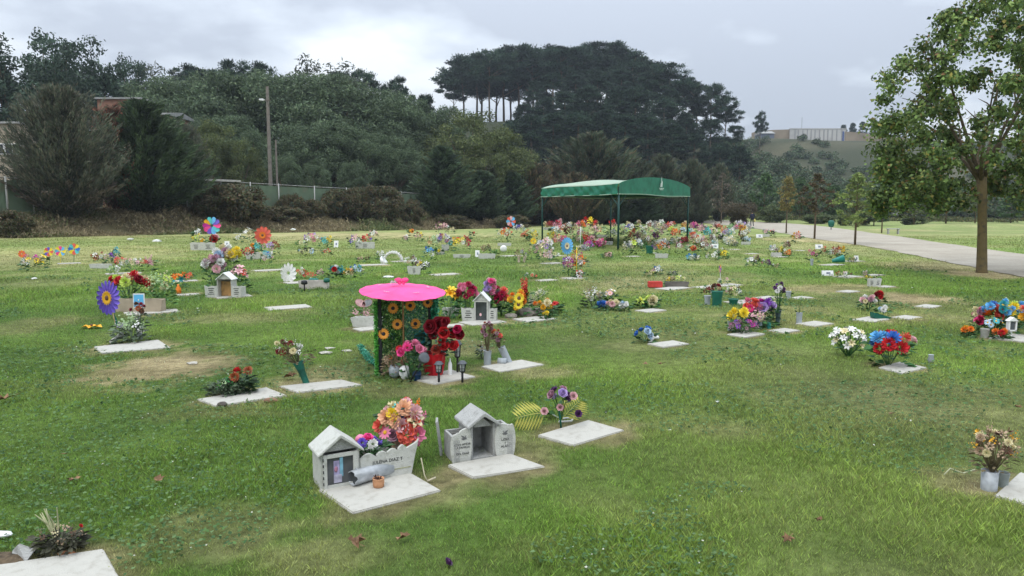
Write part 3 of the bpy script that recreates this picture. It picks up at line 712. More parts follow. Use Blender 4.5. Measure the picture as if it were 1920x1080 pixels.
a = at(350, 337, 56.4); b_ = at(450, 341, 60)
mb = MB(); mb.box((0, 0, 0), ((b_ - a).length, .35, .16), M('weathered_beam', (.42, .40, .36), .8, .1, 4, .3))
o = mb.build('beam', bevel=.01, loc=(a + b_) / 2 + Vector((0, 0, .05)), rz=math.atan2(b_.y - a.y, b_.x - a.x)); o.rotation_euler.y = -math.atan2(b_.z - a.z, (b_ - a).length); tag(o, 'pale weathered beam lying along the top of the netting fence', 'beam')
# bramble clumps hanging on the fence
BRA = bushy(81, 2.6, 2.0, [(.10, .085, .045), (.075, .075, .035), (.12, .085, .05), (.06, .08, .035)], 60, 190, .2, .11, .2, .3, .5)
for px, by, ty, Y, wp, lb in ((440,398,342,57.5,150,'brown bramble thicket covering the fence left of the lamp pole'),(640,398,352,67.5,90,'green creeper draped over the middle of the fence'),(712,412,345,70,100,'bushy brown bramble mound at the right part of the fence'),(585,400,372,64.5,70,'dry brown bramble low on the fence beside the concrete post'),(385,400,352,56.5,60,'brown climbing scrub at the left end of the netting fence'),(545,402,362,63,60,'low dry scrub on the fence right of the lamp pole'),(770,412,372,74,60,'grey-brown scrub before the last fence panels'),(672,402,348,68.5,60,'leafy bramble hanging over the top rail of the fence'),
        (20,415,392,43,90,'low weedy clump on the bank at the far left'),(845,420,402,76,90,'rounded brown heather-like clump beyond the pink parasol'),(960,418,402,80,80,'low grey-green clump before the dark conifers'),(520,415,385,61,110,'dry brown brush on the bank below the fence')):
    tp = at(px, ty, Y); g = float(H(tp.x, Y)); e_ = tree('bramble_bush', BRA[0], None, (tp.x, Y, g - .2), 1, px, lb, 'bush'); e_.scale = (wp * Y / F / 2 / 2.4,) * 2 + ((tp.z - g + .2) / 2.75,)
# scraps of litter on the bank
for i, (px, py) in enumerate(((22,392),(81,404),(292,426),(546,398),(568,401),(548,410),(395,405),(244,452),(600,415))):
    p = G(px, py); mb = MB(); q = random.Random(i); mb.ball((0, 0, .1), .16, WHITEM, 1, (1.4, .8, .5), .35, q)
    o = mb.build('litter', loc=p + Vector((0, 0, .15 if py < 430 else 0))); tag(o, ['white scrap of litter high on the bank at the left edge','white scrap of litter on the bank below the grey conifer','pale scrap of litter on the bank below the dark conifer','white scrap of litter just under the fence right of the lamp pole','second white scrap of litter under the fence right of the lamp pole','small white scrap on the bank slope above the orange daisy','pale scrap of litter on the bank above the rainbow pinwheel','tiny white scrap on the pale grass at the foot of the bank','white scrap of litter low on the bank near the fence middle'][i], 'litter')

# ------------------------------------------------------------------ poles
def pole(px, topy, Y, w_, lamp, label):
    p = at(px, topy, Y); g = float(H(p.x, Y)); h = p.z - g; e_ = empty('lamp_pole' if lamp else 'utility_pole', (p.x, Y, g), 0, label, 'pole')
    pm = M('pole_concrete', (.17, .15, .13), .9, .15, 3, .3, 20, stain=(.10, .09, .08))
    mb = MB(); r0, r1 = w_ / 2, w_ / 2 * .7
    mb.add([(a_ * (r1 if z_ else r0), b2 * (r1 if z_ else r0), h if z_ else -.5) for z_ in (0, 1) for a_, b2 in ((-1, -1), (1, -1), (1, 1), (-1, 1))], [(0, 1, 5, 4), (1, 2, 6, 5), (2, 3, 7, 6), (3, 0, 4, 7), (4, 5, 6, 7)], pm)
    mb.build('post', e_)
    if lamp:
        zl = at(501, 187, Y).z - g
        arm = MB().tube([(0, 0, zl - .35), (-.25, 0, zl), (-.4, 0, zl + .03)], .03, TINM, 6).build('arm', e_)
        hd = MB(); hd.prism([(-.75, -.04), (-.35, -.10), (-.25, 0), (-.4, .09), (-.7, .08)], -.12, .12, WHITEM); hd.build('lamp_head', e_, .01, (0, 0, zl))
        MB().box((0, 0, 0), (.5, .08, .08), pm).build('crossbar', e_, .01, (.05, -.15, zl - .05))
pole(501, 162, 66, .29, True, 'tall square concrete pole with a small lamp arm behind the fence')
pole(517, 262, 68, .17, False, 'thin lower pole just right of the tall lamp pole')

# ------------------------------------------------------------------ buildings on the left
BRICK = M('red_brick', (.24, .125, .085), .9, .15, 3, .4, 12, stain=(.15, .09, .07)); BEIGE = M('tan_render', (.34, .29, .22), .9, .1, 1.5, .2, 8, stain=(.24, .2, .15)); GLS = M('dark_glass', (.03, .035, .04), .15, .1); ROOFM = M('pale_roof_sheet', (.27, .27, .26), .6, .1, 3)
def building(px0, px1, eave, Y, depth, wallm, wins, label, name='house', gable=True, ridge=1.2):
    a = at(px0, eave, Y); b2 = at(px1, eave, Y); w_ = b2.x - a.x; cx = (a.x + b2.x) / 2; g = float(H(cx, Y)); h = a.z - g
    e_ = empty(name, (cx, Y, g), 0, label, 'building')
    mb = MB(); mb.box((0, depth / 2, h / 2 - .5), (w_, depth, h + 1), wallm); mb.build('wall', e_)
    rf = MB()
    if gable:
        y0, y1 = -.35, depth + .35
        rf.add([(-w_ / 2 - .3, y0, h), (w_ / 2 + .3, y0, h), (w_ / 2 + .3, depth / 2, h + ridge), (-w_ / 2 - .3, depth / 2, h + ridge), (w_ / 2 + .3, y1, h), (-w_ / 2 - .3, y1, h),
                (-w_ / 2 - .3, y0, h - .14), (w_ / 2 + .3, y0, h - .14), (w_ / 2 + .3, y1, h - .14), (-w_ / 2 - .3, y1, h - .14)],
               [(0, 1, 2, 3), (3, 2, 4, 5), (0, 6, 7, 1), (5, 4, 8, 9), (1, 7, 8, 4, 2), (0, 3, 5, 9, 6), (6, 9, 8, 7)], ROOFM)
    else: rf.box((0, depth / 2, h + .08), (w_ + .5, depth + .5, .16), ROOFM)
    rf.build('roof', e_)
    for wx, wz, ww, wh in wins:
        wf = MB(); wf.box((wx * w_, -.03, wz * h), (ww, .08, wh), WHITEM); f_ = wf.build('window', e_)
        MB().box((wx * w_ - ww * .23, -.085, wz * h), (ww * .4, .03, wh - .16), GLS).build('pane', f_); MB().box((wx * w_ + ww * .23, -.085, wz * h), (ww * .4, .03, wh - .16), GLS).build('pane', f_)
    return e_
building(182, 262, 186, 78, 9, BRICK, [(-.3, .8, 1.2, 1), (.1, .8, 1.2, 1), (-.3, .45, 1.2, 1)], 'red brick house with thin pale roof showing above the conifers', 'brick_house', False)
building(232, 312, 213, 76, 6, BRICK, [(.2, .8, 1.4, .8)], 'lower brick wing with a sloping whitish roof edge beside the brick house', 'brick_wing', True, .45)
building(-60, 32, 232, 62, 8, BEIGE, [(.38, .72, 1.3, .9), (.05, .72, 1.3, .9), (.38, .3, 1.2, .9)], 'tan two storey building cut off by the left edge', 'tan_building', False)
building(755, 800, 362, 86, 5, M('grey_render', (.3, .32, .33), .9, .1), [(.1, .8, .8, .7)], 'low grey hut behind the right end of the fence', 'hut', False)

# ------------------------------------------------------------------ ridge wall, cutting, mast, rubble wall
a = at(1478, 243, 300); b_ = at(1590, 246, 296)
RW = M('ridge_concrete', (.46, .45, .43), .9, .12, .12, 0, 1, stain=(.26, .26, .26)); TAN = M('earth_cut', (.25, .205, .15), .95, .15, .12, .3, .5)
e_ = empty('retaining_wall', ((a.x + b_.x) / 2, 298, 26), 0, 'long pale concrete retaining wall on top of the right ridge', 'wall')
W_ = b_.x - a.x; hh = a.z - 26
MB().box((0, 0, hh / 2), (W_, 1, hh), RW).build('wall', e_)
for f_ in (-.42, -.36, -.28, -.2, -.13, -.06, .02, .1, .17, .25, .33, .42):
    MB().box((f_ * W_, -.62, hh * .52), (.34, .2, hh * .86), M('wall_gap', (.29, .29, .29), .9, .1)).build('rib', e_)  # darker strips set on the wall in place of its dark vertical gaps
MB().box((.44 * W_, -.9, hh * .4), (.5, .3, hh * .9), M('blue_post', (.06, .1, .25), .6, .1)).build('drain_pipe', e_)
MB().box((0, 0, hh + .12), (W_ + .4, 1.3, .24), RW).build('coping', e_)
mb = MB(); pts = [(0, 24), (0, b_.z), (6, b_.z - .5), (12, b_.z - 1.2), (20, b_.z - 2.2), (34, b_.z - 3.2), (50, 25), (50, 20), (0, 20)]
mb.prism([(p[0], p[1]) for p in pts], 0, 8, TAN); o = mb.build('earth_cutting', loc=(b_.x - .5, 297, 0)); tag(o, 'tan earth cutting beside the concrete wall on the ridge', 'embankment')
mb = MB(); mb.prism([(0, 20), (0, a.z - .8), (7, a.z - .2), (14, a.z), (14, 20)], 0, 6, TAN); o = mb.build('earth_cutting', loc=(a.x - 13, 299, 0)); tag(o, 'brown earth patch left of the concrete wall on the ridge', 'embankment')
p = at(1504, 220, 310); MB().tube([(0, 0, 0), (0, 0, p.z - 25)], .12, TINM, 4).build('radio_mast', loc=(p.x, 310, 25)); tag(bpy.data.objects['radio_mast'], 'hair-thin mast rising above the ridge wall', 'mast')
building(1428, 1452, 250, 292, 8, M('blue_render', (.12, .14, .18), .9, .1), [], 'dark little house on the ridge beside the lone pine', 'ridge_house', True, 1.2)
STONE = M('rubble_stone', (.30, .27, .24), .95, .2, 1.4, .9, 3, stain=(.15, .13, .12))
mb = MB(); q = random.Random(9)
P0, P1 = at(1430, 400, 128), at(2250, 400, 118)
for i in range(360):
    f_ = i / 360; p = P0.lerp(P1, f_); g = float(H(p.x, p.y)); hgt = 1.75 * (.8 + .35 * float(vnoise(p.x, 0, 3)))
    for j in range(3): mb.ball((p.x + q.uniform(-.3, .3), p.y + q.uniform(-.2, .2), g + hgt * (j + .4) / 3), .42, STONE, 1, (1.05, .7, .75), .18, q)
o = mb.build('stone_wall'); tag(o, 'long rough rubble stone wall beyond the gravel road at right', 'wall')
for px, ty in ((1538,386),(1562,388),(1705,398),(1680,395)):
    p = at(px, ty + 6, 121); mb = MB(); mb.ball((0, 0, 0), .8, WHITEM, 1, (1.6, .7, .6), .3, q); o = mb.build('rubble_heap', loc=(p.x, 121, p.z)); tag(o, {1538:'white rubble heap on the stone wall behind the dark red sapling',1562:'white rubble heap just right of the dark red sapling',1705:'pale boulder on the stone wall near the big tree',1680:'pale boulder left of its larger twin on the stone wall'}[px], 'rubble')

# ------------------------------------------------------------------ canopy
def canopy():
    c = {k: onY(px, Y) for k, (px, Y) in dict(f=(1160, 30.4), l=(1017, 38.2), r=(1290, 37.0)).items()}
    fr, lf, rt_ = c['f'], c['l'], c['r']; bk = lf + rt_ - fr
    O = Vector((fr.x, fr.y, 0)); X = rt_ - fr; Yv = lf - fr; X.z = Yv.z = 0
    e_ = empty('canopy', (fr.x, fr.y, float(H(fr.x, fr.y))), 0, 'large green fabric canopy with a pale roof on thin dark posts', 'canopy')
    z0 = float(H(fr.x, fr.y)); ze = 2.3; val = .42; rise = .36
    FAB = M('green_fabric', (.018, .155, .095), .6, .12, 3, .5, 6); PALE = M('faded_roof_fabric', (.30, .38, .29), .7, .1, 2, .4, 5, stain=(.2, .31, .21)); PST = M('green_post', (.012, .055, .05), .5, .1)
    TRIM = M('pale_trim', (.35, .47, .38), .6, .08)
    def P(u, v, z): return Vector((X.x * u + Yv.x * v, X.y * u + Yv.y * v, z))
    def arch(u, v): return ze + val + rise * (1 - (2 * u - 1) ** 2) ** .8 * (1 - .0 * v) - .05 * math.sin(v * 9) * math.sin(PI * u)
    # roof skin, arched across u
    nu, nv = 24, 30; mb = MB()
    vs = [P(-.01 + 1.02 * i / nu, -.01 + 1.02 * j / nv, arch(min(max(i / nu, 0), 1), j / nv) - .035 * math.sin(PI * j / nv * 2) * (1 if 0 < i < nu else .6)) for j in range(nv + 1) for i in range(nu + 1)]
    fq = [(j * (nu + 1) + i, j * (nu + 1) + i + 1, (j + 1) * (nu + 1) + i + 1, (j + 1) * (nu + 1) + i) for j in range(nv) for i in range(nu)]
    mb.add(vs, fq, PALE, None, True); rfo = mb.build('roof', e_); rfo.modifiers.new('s', 'SOLIDIFY').thickness = .02
    # arched end panels
    for vv, nm in ((-.012, 'end_panel'), (1.012, 'end_panel')):
        mb = MB(); n_ = 30; vs = []
        for i in range(n_ + 1):
            u = i / n_; top = arch(u, 0) + .005; bot = ze + .03 * math.sin(u * 7) * math.sin(PI * u)
            for q in range(5):
                z = bot + (top - bot) * q / 4; vs.append(P(-.012 + 1.024 * u, vv, z) + Vector((0, -.03 * math.sin(u * 26 + q) * (1 - q / 4), 0)))
        mb.add(vs, [(i * 5 + q, i * 5 + 5 + q, i * 5 + 6 + q, i * 5 + 1 + q) for i in range(n_) for q in range(4)], FAB, None, True); pn = mb.build(nm, e_)
        tr = MB().tube([P(-.012 + 1.024 * i / 20, vv, ze + .03 * math.sin(i / 20 * 7) * math.sin(PI * i / 20)) for i in range(21)], .022, TRIM, 4).build('trim', pn)
    # side valances
    for uu in (-.012, 1.012):
        mb = MB(); n_ = 46; vs = []
        for i in range(n_ + 1):
            v = i / n_; sag = .10 * math.sin(PI * v) * (.6 + .4 * math.sin(v * 6 + 1)) 
            for q in range(5):
                z = ze - sag * .35 + (val - .0) * q / 4 + (.0 if q < 4 else .0)
                fold = .05 * math.sin(v * 31 + q * 1.1) * (1 - q / 4) + .03 * math.sin(v * 67 - q * 1.8)
                vs.append(P(uu, v, z - (sag * .3 * q / 4)) + Vector((-fold, -fold * .5, 0)))
        mb.add(vs, [(i * 5 + q, i * 5 + 5 + q, i * 5 + 6 + q, i * 5 + 1 + q) for i in range(n_) for q in range(4)], FAB, None, True); pn = mb.build('valance', e_)
        MB().tube([P(uu, i / 20, ze - .035 * math.sin(PI * i / 20) * (.6 + .4 * math.sin(i / 20 * 6 + 1))) for i in range(21)], .022, TRIM, 4).build('trim', pn)
    # posts and braces
    for (u, v, g) in ((0, 0, fr), (0, 1, lf), (1, 0, rt_), (1, 1, bk)):
        zb = float(H(g.x, g.y)) - z0 - .1; MB().tube([P(u, v, zb), P(u, v, ze + .3)], .045, PST, 8).build('post', e_)
        for du, dv in ((1 if u == 0 else -1, 0), (0, 1 if v == 0 else -1)):
            MB().tube([P(u, v, ze - .52), P(u + du * .09, v + dv * .09, ze + .02)], .025, PST, 6).build('brace', e_)
    for (a0, a1) in (((0, 0), (1, 0)), ((0, 0), (0, 1)), ((1, 0), (1, 1)), ((0, 1), (1, 1))):
        MB().tube([P(*a0, ze + .05), P(*a1, ze + .05)], .03, PST, 6).build('beam', e_)
    # emblem: white church-like mark with two thin lines below, on the front end panel
    mb = MB(); wm = M('emblem_white', (.62, .68, .64), .6, .05); cu = .53
    def E2(pts):
        xl = X.length; vs = [P(cu + px / xl, -.024, ze + pz) + Vector((0, 0, 0)) for px, pz in pts]; mb.add(vs, [tuple(range(len(vs)))], wm)
    E2([(-.10, .38), (-.03, .38), (-.03, .56), (-.10, .52)]); E2([(-.02, .38), (.03, .38), (.03, .78), (.005, .86), (-.02, .76)]); E2([(.04, .38), (.10, .38), (.12, .60), (.075, .66), (.04, .6)]); E2([(-.15, .38), (-.11, .38), (-.12, .46)])
    E2([(-.26, .30), (.28, .30), (.28, .325), (-.26, .325)]); E2([(-.2, .24), (.22, .24), (.22, .262), (-.2, .262)])
    mb.build('emblem', e_)
canopy()

# ------------------------------------------------------------------ big tree, saplings, far trees
def bigtree():
    base = onY(1845, 19.3); r = np.random.RandomState(5); q = random.Random(5); mb = MB()
    e_ = empty('plane_tree', base, 0, 'large leafy green and yellow tree with ochre lichen trunk at the right', 'tree')
    fork = Vector((-.12, 0, 2.5)); mb.tube([(.06, 0, -.3), (.05, 0, .1), (.0, 0, 1.0), (-.04, .02, 1.8), fork], [.185, .132, .112, .105, .125], WOODT, 12)
    tips = []
    for i in range(9):
        a = 2 * PI * i / 9 + q.uniform(-.3, .3); el = q.uniform(.5, 1.25); Lm = q.uniform(1.3, 2.4) * (1.35 if el > 1 else 1)
        d = Vector((math.cos(a) * math.cos(el), math.sin(a) * math.cos(el), math.sin(el)))
        p1 = fork + d * Lm * .5 + Vector((0, 0, .1)); p2 = fork + d * Lm + Vector((q.uniform(-.2, .3), q.uniform(-.3, .3), q.uniform(.2, .7)))
        mb.tube([fork + Vector((0, 0, -.15)), p1, p2], [.062, .038, .018], BARK, 7); tips += [p1, p2]
        for j in range(4):
            d2 = (d + Vector((q.uniform(-.8, .8), q.uniform(-.8, .8), q.uniform(-.3, .6)))).normalized(); s_ = p1.lerp(p2, q.random())
            mb.tube([s_, s_ + d2 * .6, s_ + d2 * 1.1 + Vector((0, 0, -.1))], [.03, .018, .006], BARK, 5); tips.append(s_ + d2 * 1.6)
    mb.build('trunk', e_)
    lobs = []
    zk = [1.9, 2.5, 4.6, 6.2, 7.1, 8.6, 9.8]; rk = [1.3, 2.6, 2.8, 2.25, 1.7, 1.3, .3]; sk_ = [0, 0, 0, .35, .95, 1.2, 1.2]
    while len(lobs) < 235:
        z = q.uniform(1.9, 9.8); R_ = float(np.interp(z, zk, rk)); a = q.uniform(0, 2 * PI)
        if q.random() > (R_ / 2.8) ** 1.3: continue
        rr_ = R_ * q.uniform(.2, 1.02) ** .6; lobs.append((rr_ * math.cos(a) + float(np.interp(z, zk, sk_)), rr_ * math.sin(a), z))
    for i in range(16): lobs.append((q.uniform(-2.5, -.5), q.uniform(-1.2, 1.2), q.uniform(1.55, 2.2)))
    for i in range(8): lobs.append((q.uniform(.4, 2.0), q.uniform(-1.2, 1.2), q.uniform(1.7, 2.2)))
    lobs = np.array(lobs)
    cols = [(.11, .165, .048), (.14, .21, .06), (.19, .265, .08), (.06, .10, .035), (.26, .22, .06), (.24, .28, .08), (.26, .14, .07)]
    inst('crown', leafy('crown', r, lobs, .45, 205, .11, .08, cols, droop=.4, hollow=.12, lj=.4, wts=[.26, .24, .16, .2, .06, .06, .02], squash=.75), e_)
bigtree()
def sapling(seed, h, cr, cols, base=.36, per=26, lobn=60, ln=.14, shape=1.0, lr=.28):
    r = np.random.RandomState(seed); q = random.Random(seed); mb = MB()
    mb.tube([(0, 0, -.2), (.02, 0, h * .5), (0, 0, h * .95)], [.07, .045, .012], BARK, 6); lob = []
    for i in range(lobn):
        f = r.rand() ** .9; z = h * (base + (.98 - base) * f); R_ = cr * math.sin(PI * min(1, .18 + f * .8)) ** shape * (1 - .25 * f)
        a = r.uniform(0, 2 * PI); rr_ = R_ * math.sqrt(r.rand()); p = (rr_ * math.cos(a), rr_ * math.sin(a), z); lob.append(p)
        if i % 2 == 0: mb.tube([(0, 0, max(z - rr_ * 1.0, h * base * .9)), p], [.014, .004], BARK, 4)
    return leafy('crown', r, np.array(lob), lr, per, ln, ln * .7, cols, hollow=.1), mb.mesh('trunk')
def plant(px, by, ty, wpx, me_, label, Y=None, name='sapling', cat='young tree', b=None):
    p = G(px, by) if Y is None else onY(px, Y); tp = at(px, ty, p.y); h = tp.z - p.z
    bb = max(v.co.z for v in me_[0].vertices); bw = max(abs(v.co.x) for v in me_[0].vertices)
    e_ = tree(name, me_[0], me_[1], p, 1, px * .7, label, cat); e_.scale = (wpx * p.y / F / 2 / bw,) * 2 + (h / bb,); return e_
plant(1352, 420, 322, 46, sapling(1, 5.5, 1.4, [(.12, .10, .075), (.14, .12, .09)], .25, 9, 70, .16), 'nearly bare grey sapling between the canopy and the round shrub')
plant(1474, 437, 326, 44, sapling(2, 5, .9, [(.24, .18, .06), (.2, .17, .06), (.17, .17, .06)], .38, 30, 70, .15), 'slim yellow-leaved sapling at the near side of the road')
plant(1527, 448, 322, 74, sapling(3, 5, 1.4, [(.085, .055, .035), (.10, .085, .035), (.06, .06, .03)], .4, 26, 70, .16), 'dark reddish-leaved sapling at the near side of the road')
plant(1603, 459, 322, 92, sapling(4, 5, 1.4, [(.18, .24, .07), (.14, .2, .06), (.22, .25, .09)], .26, 30, 90, .17), 'pale green sapling at the near side of the road')
plant(1653, 437, 372, 48, sapling(5, 4, 1.4, [(.04, .06, .035), (.05, .07, .04)], .45, 40, 60, .16), 'small dark round-headed tree beyond the road')
GT = sapling(6, 5, 1.6, [(.06, .12, .04), (.08, .14, .045), (.05, .09, .035)], .2, 60, 80, .2, .8, .4)
plant(1433, 415, 322, 56, GT, 'fresh green tree just right of the walking person', 108)
plant(1562, 413, 345, 66, GT, 'green bushy tree behind the gap of the two front saplings', 104)
plant(1500, 414, 330, 50, GT, 'green tree between the yellow and the dark red sapling', 110)
plant(1640, 425, 385, 60, GT, 'low green bush behind the pale green sapling', 90, 'shrub', 'bush')
plant(1897, 418, 362, 56, GT, 'small conical green tree at the right edge behind the big tree', 105)
plant(1715, 420, 352, 80, sapling(8, 5, 1.6, [(.11, .15, .05), (.14, .16, .06)], .2, 16, 80, .2), 'thin yellow-green small tree left of the big tree trunk', 88)
plant(1775, 412, 335, 76, sapling(9, 5, 1.6, [(.15, .17, .06), (.12, .14, .05)], .3, 16, 80, .2), 'pale small tree in front of the stone wall beside the big trunk', 100)
plant(1740, 415, 330, 90, sapling(10, 5, 1.6, [(.10, .11, .06), (.12, .12, .07)], .2, 20, 80, .22), 'greyish small tree beyond the road behind the big crown', 112)
plant(1830, 412, 345, 60, sapling(11, 5, 1.6, [(.10, .13, .05), (.16, .13, .06)], .3, 20, 80, .2), 'small mixed tree directly behind the big trunk', 102)
BSH = bushy(91, 2, 1.4, [(.07, .10, .035), (.09, .12, .045), (.06, .075, .03)], 50, 110, .2, .12, 0, .3, .45)
for px, by, Y, wp, hp_, lb in ((1450,419,100,60,32,'olive bush at the roadside right of the walking person'),(1620,424,92,60,40,'round green bush behind the pale sapling'),(1590,424,90,40,22,'low bush beside the green litter bin'),(1535,419,98,70,18,'low weedy bush at the far roadside'),(1672,400,125,60,20,'bush growing over the stone wall'),(1715,418,90,50,16,'squat round clump left of the big trunk')):
    p = onY(px, Y); e_ = tree('shrub', BSH[0], None, p, 1, px, lb, 'bush'); e_.scale = (wp * Y / F / 2 / 1.7,) * 2 + (hp_ * Y / F / 2.05,)
for px, ty, Y, wp, g_, lb in ((1660,338,132,70,'GT','mid green tree rising over the stone wall left of the big crown'),(1700,345,136,80,'WI','grey green tree over the stone wall under the big crown'),(1760,338,134,90,'WI','broad grey green tree over the stone wall nearest the big trunk'),(1812,350,130,60,'GT','fresh green tree over the stone wall just left of the big trunk'),(1880,342,138,90,'WI','broad grey green tree right of the big trunk, over the wall'),(1935,335,134,90,'GT','green tree at the right edge over the stone wall'),(1585,340,134,60,'WI','grey green tree over the stone wall behind the pale sapling')):
    mm = GT if g_ == 'GT' else WI_[px % 3]; p = onY(px, Y); tp = at(px, ty, Y); e_ = tree('background_tree', mm[0], mm[1], p, 1, px, lb); bb = max(v.co.z for v in mm[0].vertices); bw = max(abs(v.co.x) for v in mm[0].vertices); e_.scale = (wp * Y / F / 2 / bw,) * 2 + ((tp.z - p.z) / bb,)
# vase-shaped clipped shrub
r = np.random.RandomState(3); lob = []; Y = 78
for i in range(160):
    f = r.rand(); z = .15 + 2.4 * f; R_ = (.55 + .35 * f) if f < .5 else (.75 + 1.1 * math.sin(PI * (f - .5) / .5 * .62)); a = r.uniform(0, 2 * PI); rr_ = R_ * math.sqrt(r.rand()); lob.append((rr_ * math.cos(a), rr_ * math.sin(a), z))
p = onY(1386, 80); e_ = empty('clipped_shrub', p, 0, 'mushroom-shaped brownish clipped shrub beside the walking person', 'bush'); mb = MB(); mb.tube([(0, 0, -.1), (0, 0, 1.4)], [.2, .12], BARK, 6); mb.build('trunk', e_)
inst('crown', leafy('crown', r, np.array(lob), .42, 150, .12, .07, [(.085, .07, .04), (.07, .065, .04), (.11, .08, .05)], lj=.2), e_)

# ------------------------------------------------------------------ person walking away
def person():
    Y = 86; p = onY(1411, Y); g = at(1411, 425, Y).z; p.z = max(p.z, g) if abs(g - p.z) > 2 else p.z
    e_ = bpy.data.meshes.new('person'); bm = bmesh.new()
    J = dict(pel=(0, 0, .95), sp=(0, 0, 1.2), ch=(0, .02, 1.42), nk=(0, .03, 1.5), hd=(0, .04, 1.62), ht=(0, .03, 1.74), lh=(-.1, 0, .9), lk=(-.11, .1, .5), la=(-.11, .0, .08), lf=(-.11, .16, .03),
             rh=(.1, 0, .9), rk=(.11, -.02, .48), ra=(.11, -.2, .12), rf=(.11, -.06, .03), ls=(-.2, 0, 1.42), le=(-.27, -.08, 1.14), lw=(-.28, .0, .88), rs_=(.2, 0, 1.42), re=(.27, .05, 1.14), rw=(.29, .12, .9))
    R_ = dict(pel=.17, sp=.18, ch=.2, nk=.06, hd=.095, ht=.07, lh=.09, lk=.065, la=.045, lf=.04, rh=.09, rk=.065, ra=.045, rf=.04, ls=.075, le=.05, lw=.038, rs_=.075, re=.05, rw=.038)
    ks = list(J); vv = [bm.verts.new(J[k_]) for k_ in ks]
    for a_, b2 in (('pel','sp'),('sp','ch'),('ch','nk'),('nk','hd'),('hd','ht'),('pel','lh'),('lh','lk'),('lk','la'),('la','lf'),('pel','rh'),('rh','rk'),('rk','ra'),('ra','rf'),('ch','ls'),('ls','le'),('le','lw'),('ch','rs_'),('rs_','re'),('re','rw')):
        bm.edges.new((vv[ks.index(a_)], vv[ks.index(b2)]))
    bm.to_mesh(e_); bm.free(); o = bpy.data.objects.new('tmp', e_); COL.objects.link(o)
    md = o.modifiers.new('skin', 'SKIN')
    for i, k_ in enumerate(ks): e_.skin_vertices[0].data[i].radius = (R_[k_],) * 2; e_.skin_vertices[0].data[i].use_root = (k_ == 'pel')
    o.modifiers.new('sub', 'SUBSURF').levels = 1
    bpy.context.view_layer.update(); dg = bpy.context.evaluated_depsgraph_get(); m2 = bpy.data.meshes.new_from_object(o.evaluated_get(dg)); bpy.data.objects.remove(o)
    cl, tr, sk = M('navy_jacket', (.008, .011, .028), .8, .1), M('dark_trousers', (.012, .014, .02), .8, .1), M('skin_tone', (.4, .24, .16), .6, .05)
    m2.materials.clear(); [m2.materials.append(z) for z in (cl, tr, sk)]
    for f_ in m2.polygons:
        c = f_.center; f_.material_index = 2 if c.z > 1.52 or (abs(c.x) > .24 and c.z < .92) else (1 if c.z < .93 else 0); f_.use_smooth = True
    o = bpy.data.objects.new('person', m2); COL.objects.link(o); o.location = p; tag(o, 'person in dark navy clothes walking away along the road', 'person')
    hr = MB(); hr.ball((0, .02, 1.69), .105, M('black_hair', (.012, .01, .01), .6, .1), 2, (1, 1.05, 1.0)); hr.build('hair', o)
    bg = MB(); bg.lathe([(.02, 0), (.10, .02), (.12, .2), (.07, .32), (.03, .36)], M('yellow_bag', (.55, .5, .15), .6, .1), None, 10); b3 = bg.build('carrier_bag', loc=p + Vector((.33, .1, .55))); tag(b3, 'pale yellow bag hanging from the walking person’s right hand'.replace('’s', ''), 'bag')
person()
# litter bin and low bench sign across the road
p = onY(1560, 68); e_ = empty('litter_bin', p, 0, 'dark green barrel litter bin on a post beyond the road', 'litter bin')
MB().tube([(0, 0, -.1), (0, 0, .4)], .04, DGREYP, 6).build('post', e_); MB().lathe([(.18, .3), (.26, .45), (.28, .7), (.24, .85), (.1, .93)], GREENP, None, 12).build('barrel', e_)
p = onY(1677, 52); e_ = empty('bench', p, -.2, 'low grey-green bench standing on the far lawn', 'bench')
MB().box((0, 0, .36), (.85, .3, .06), CONCG).build('seat', e_, .01); MB().box((-.32, 0, .16), (.08, .28, .34), CONCG).build('leg', e_); MB().box((.32, 0, .16), (.08, .28, .34), CONCG).build('leg', e_)
print('structures')

# ------------------------------------------------------------------ flowers
rf = random.Random(21)
def T_pom(n_=44, seed=1):
    r = random.Random(seed); vs = []; fs = []
    for i in range(n_):
        z = 1 - 1.5 * (i + .5) / n_; a = i * 2.39996; rr_ = math.sqrt(max(0, 1 - z * z)); d = Vector((rr_ * math.cos(a), rr_ * math.sin(a), z)) * r.uniform(.85, 1.15)
        s_ = Vector((-math.sin(a), math.cos(a), 0)) * .26; k = len(vs); b = d * .45
        tip = d + Vector((0, 0, .12)); vs += [b - s_ * .5, b + s_ * .5, tip + s_ * .8, tip - s_ * .8, tip * 1.12]; fs += [(k, k + 1, k + 2, k + 3), (k + 3, k + 2, k + 4)]
    return [(vs, fs, 0, False)]
def T_rose():
    vs = []; fs = []
    for ring, (rad, zt, n_, off) in enumerate(((.95, .35, 6, 0), (.72, .62, 5, .5), (.45, .8, 4, .2), (.2, .85, 3, .6))):
        for i in range(n_):
            a0 = 2 * PI * (i + off) / n_; w_ = PI / n_ * 1.35; k = len(vs)
            for j, (rr_, z) in enumerate(((.12, -.35), (rad * .8, zt * .25), (rad * 1.0, zt * .85), (rad * 1.12 if ring < 2 else rad * .8, zt))):
                ws = w_ * (.5, 1, 1, .55)[j]
                for q in (-1, 0, 1): vs.append(Vector((rr_ * math.cos(a0 + q * ws) * (1.0 if q else 1.08), rr_ * math.sin(a0 + q * ws) * (1.0 if q else 1.08), z + (.04 if q == 0 else 0))))
            for j in range(3):
                for q in range(2): fs.append((k + j * 3 + q, k + j * 3 + q + 1, k + j * 3 + 4 + q, k + j * 3 + 3 + q))
    return [(vs, fs, 0, True)]
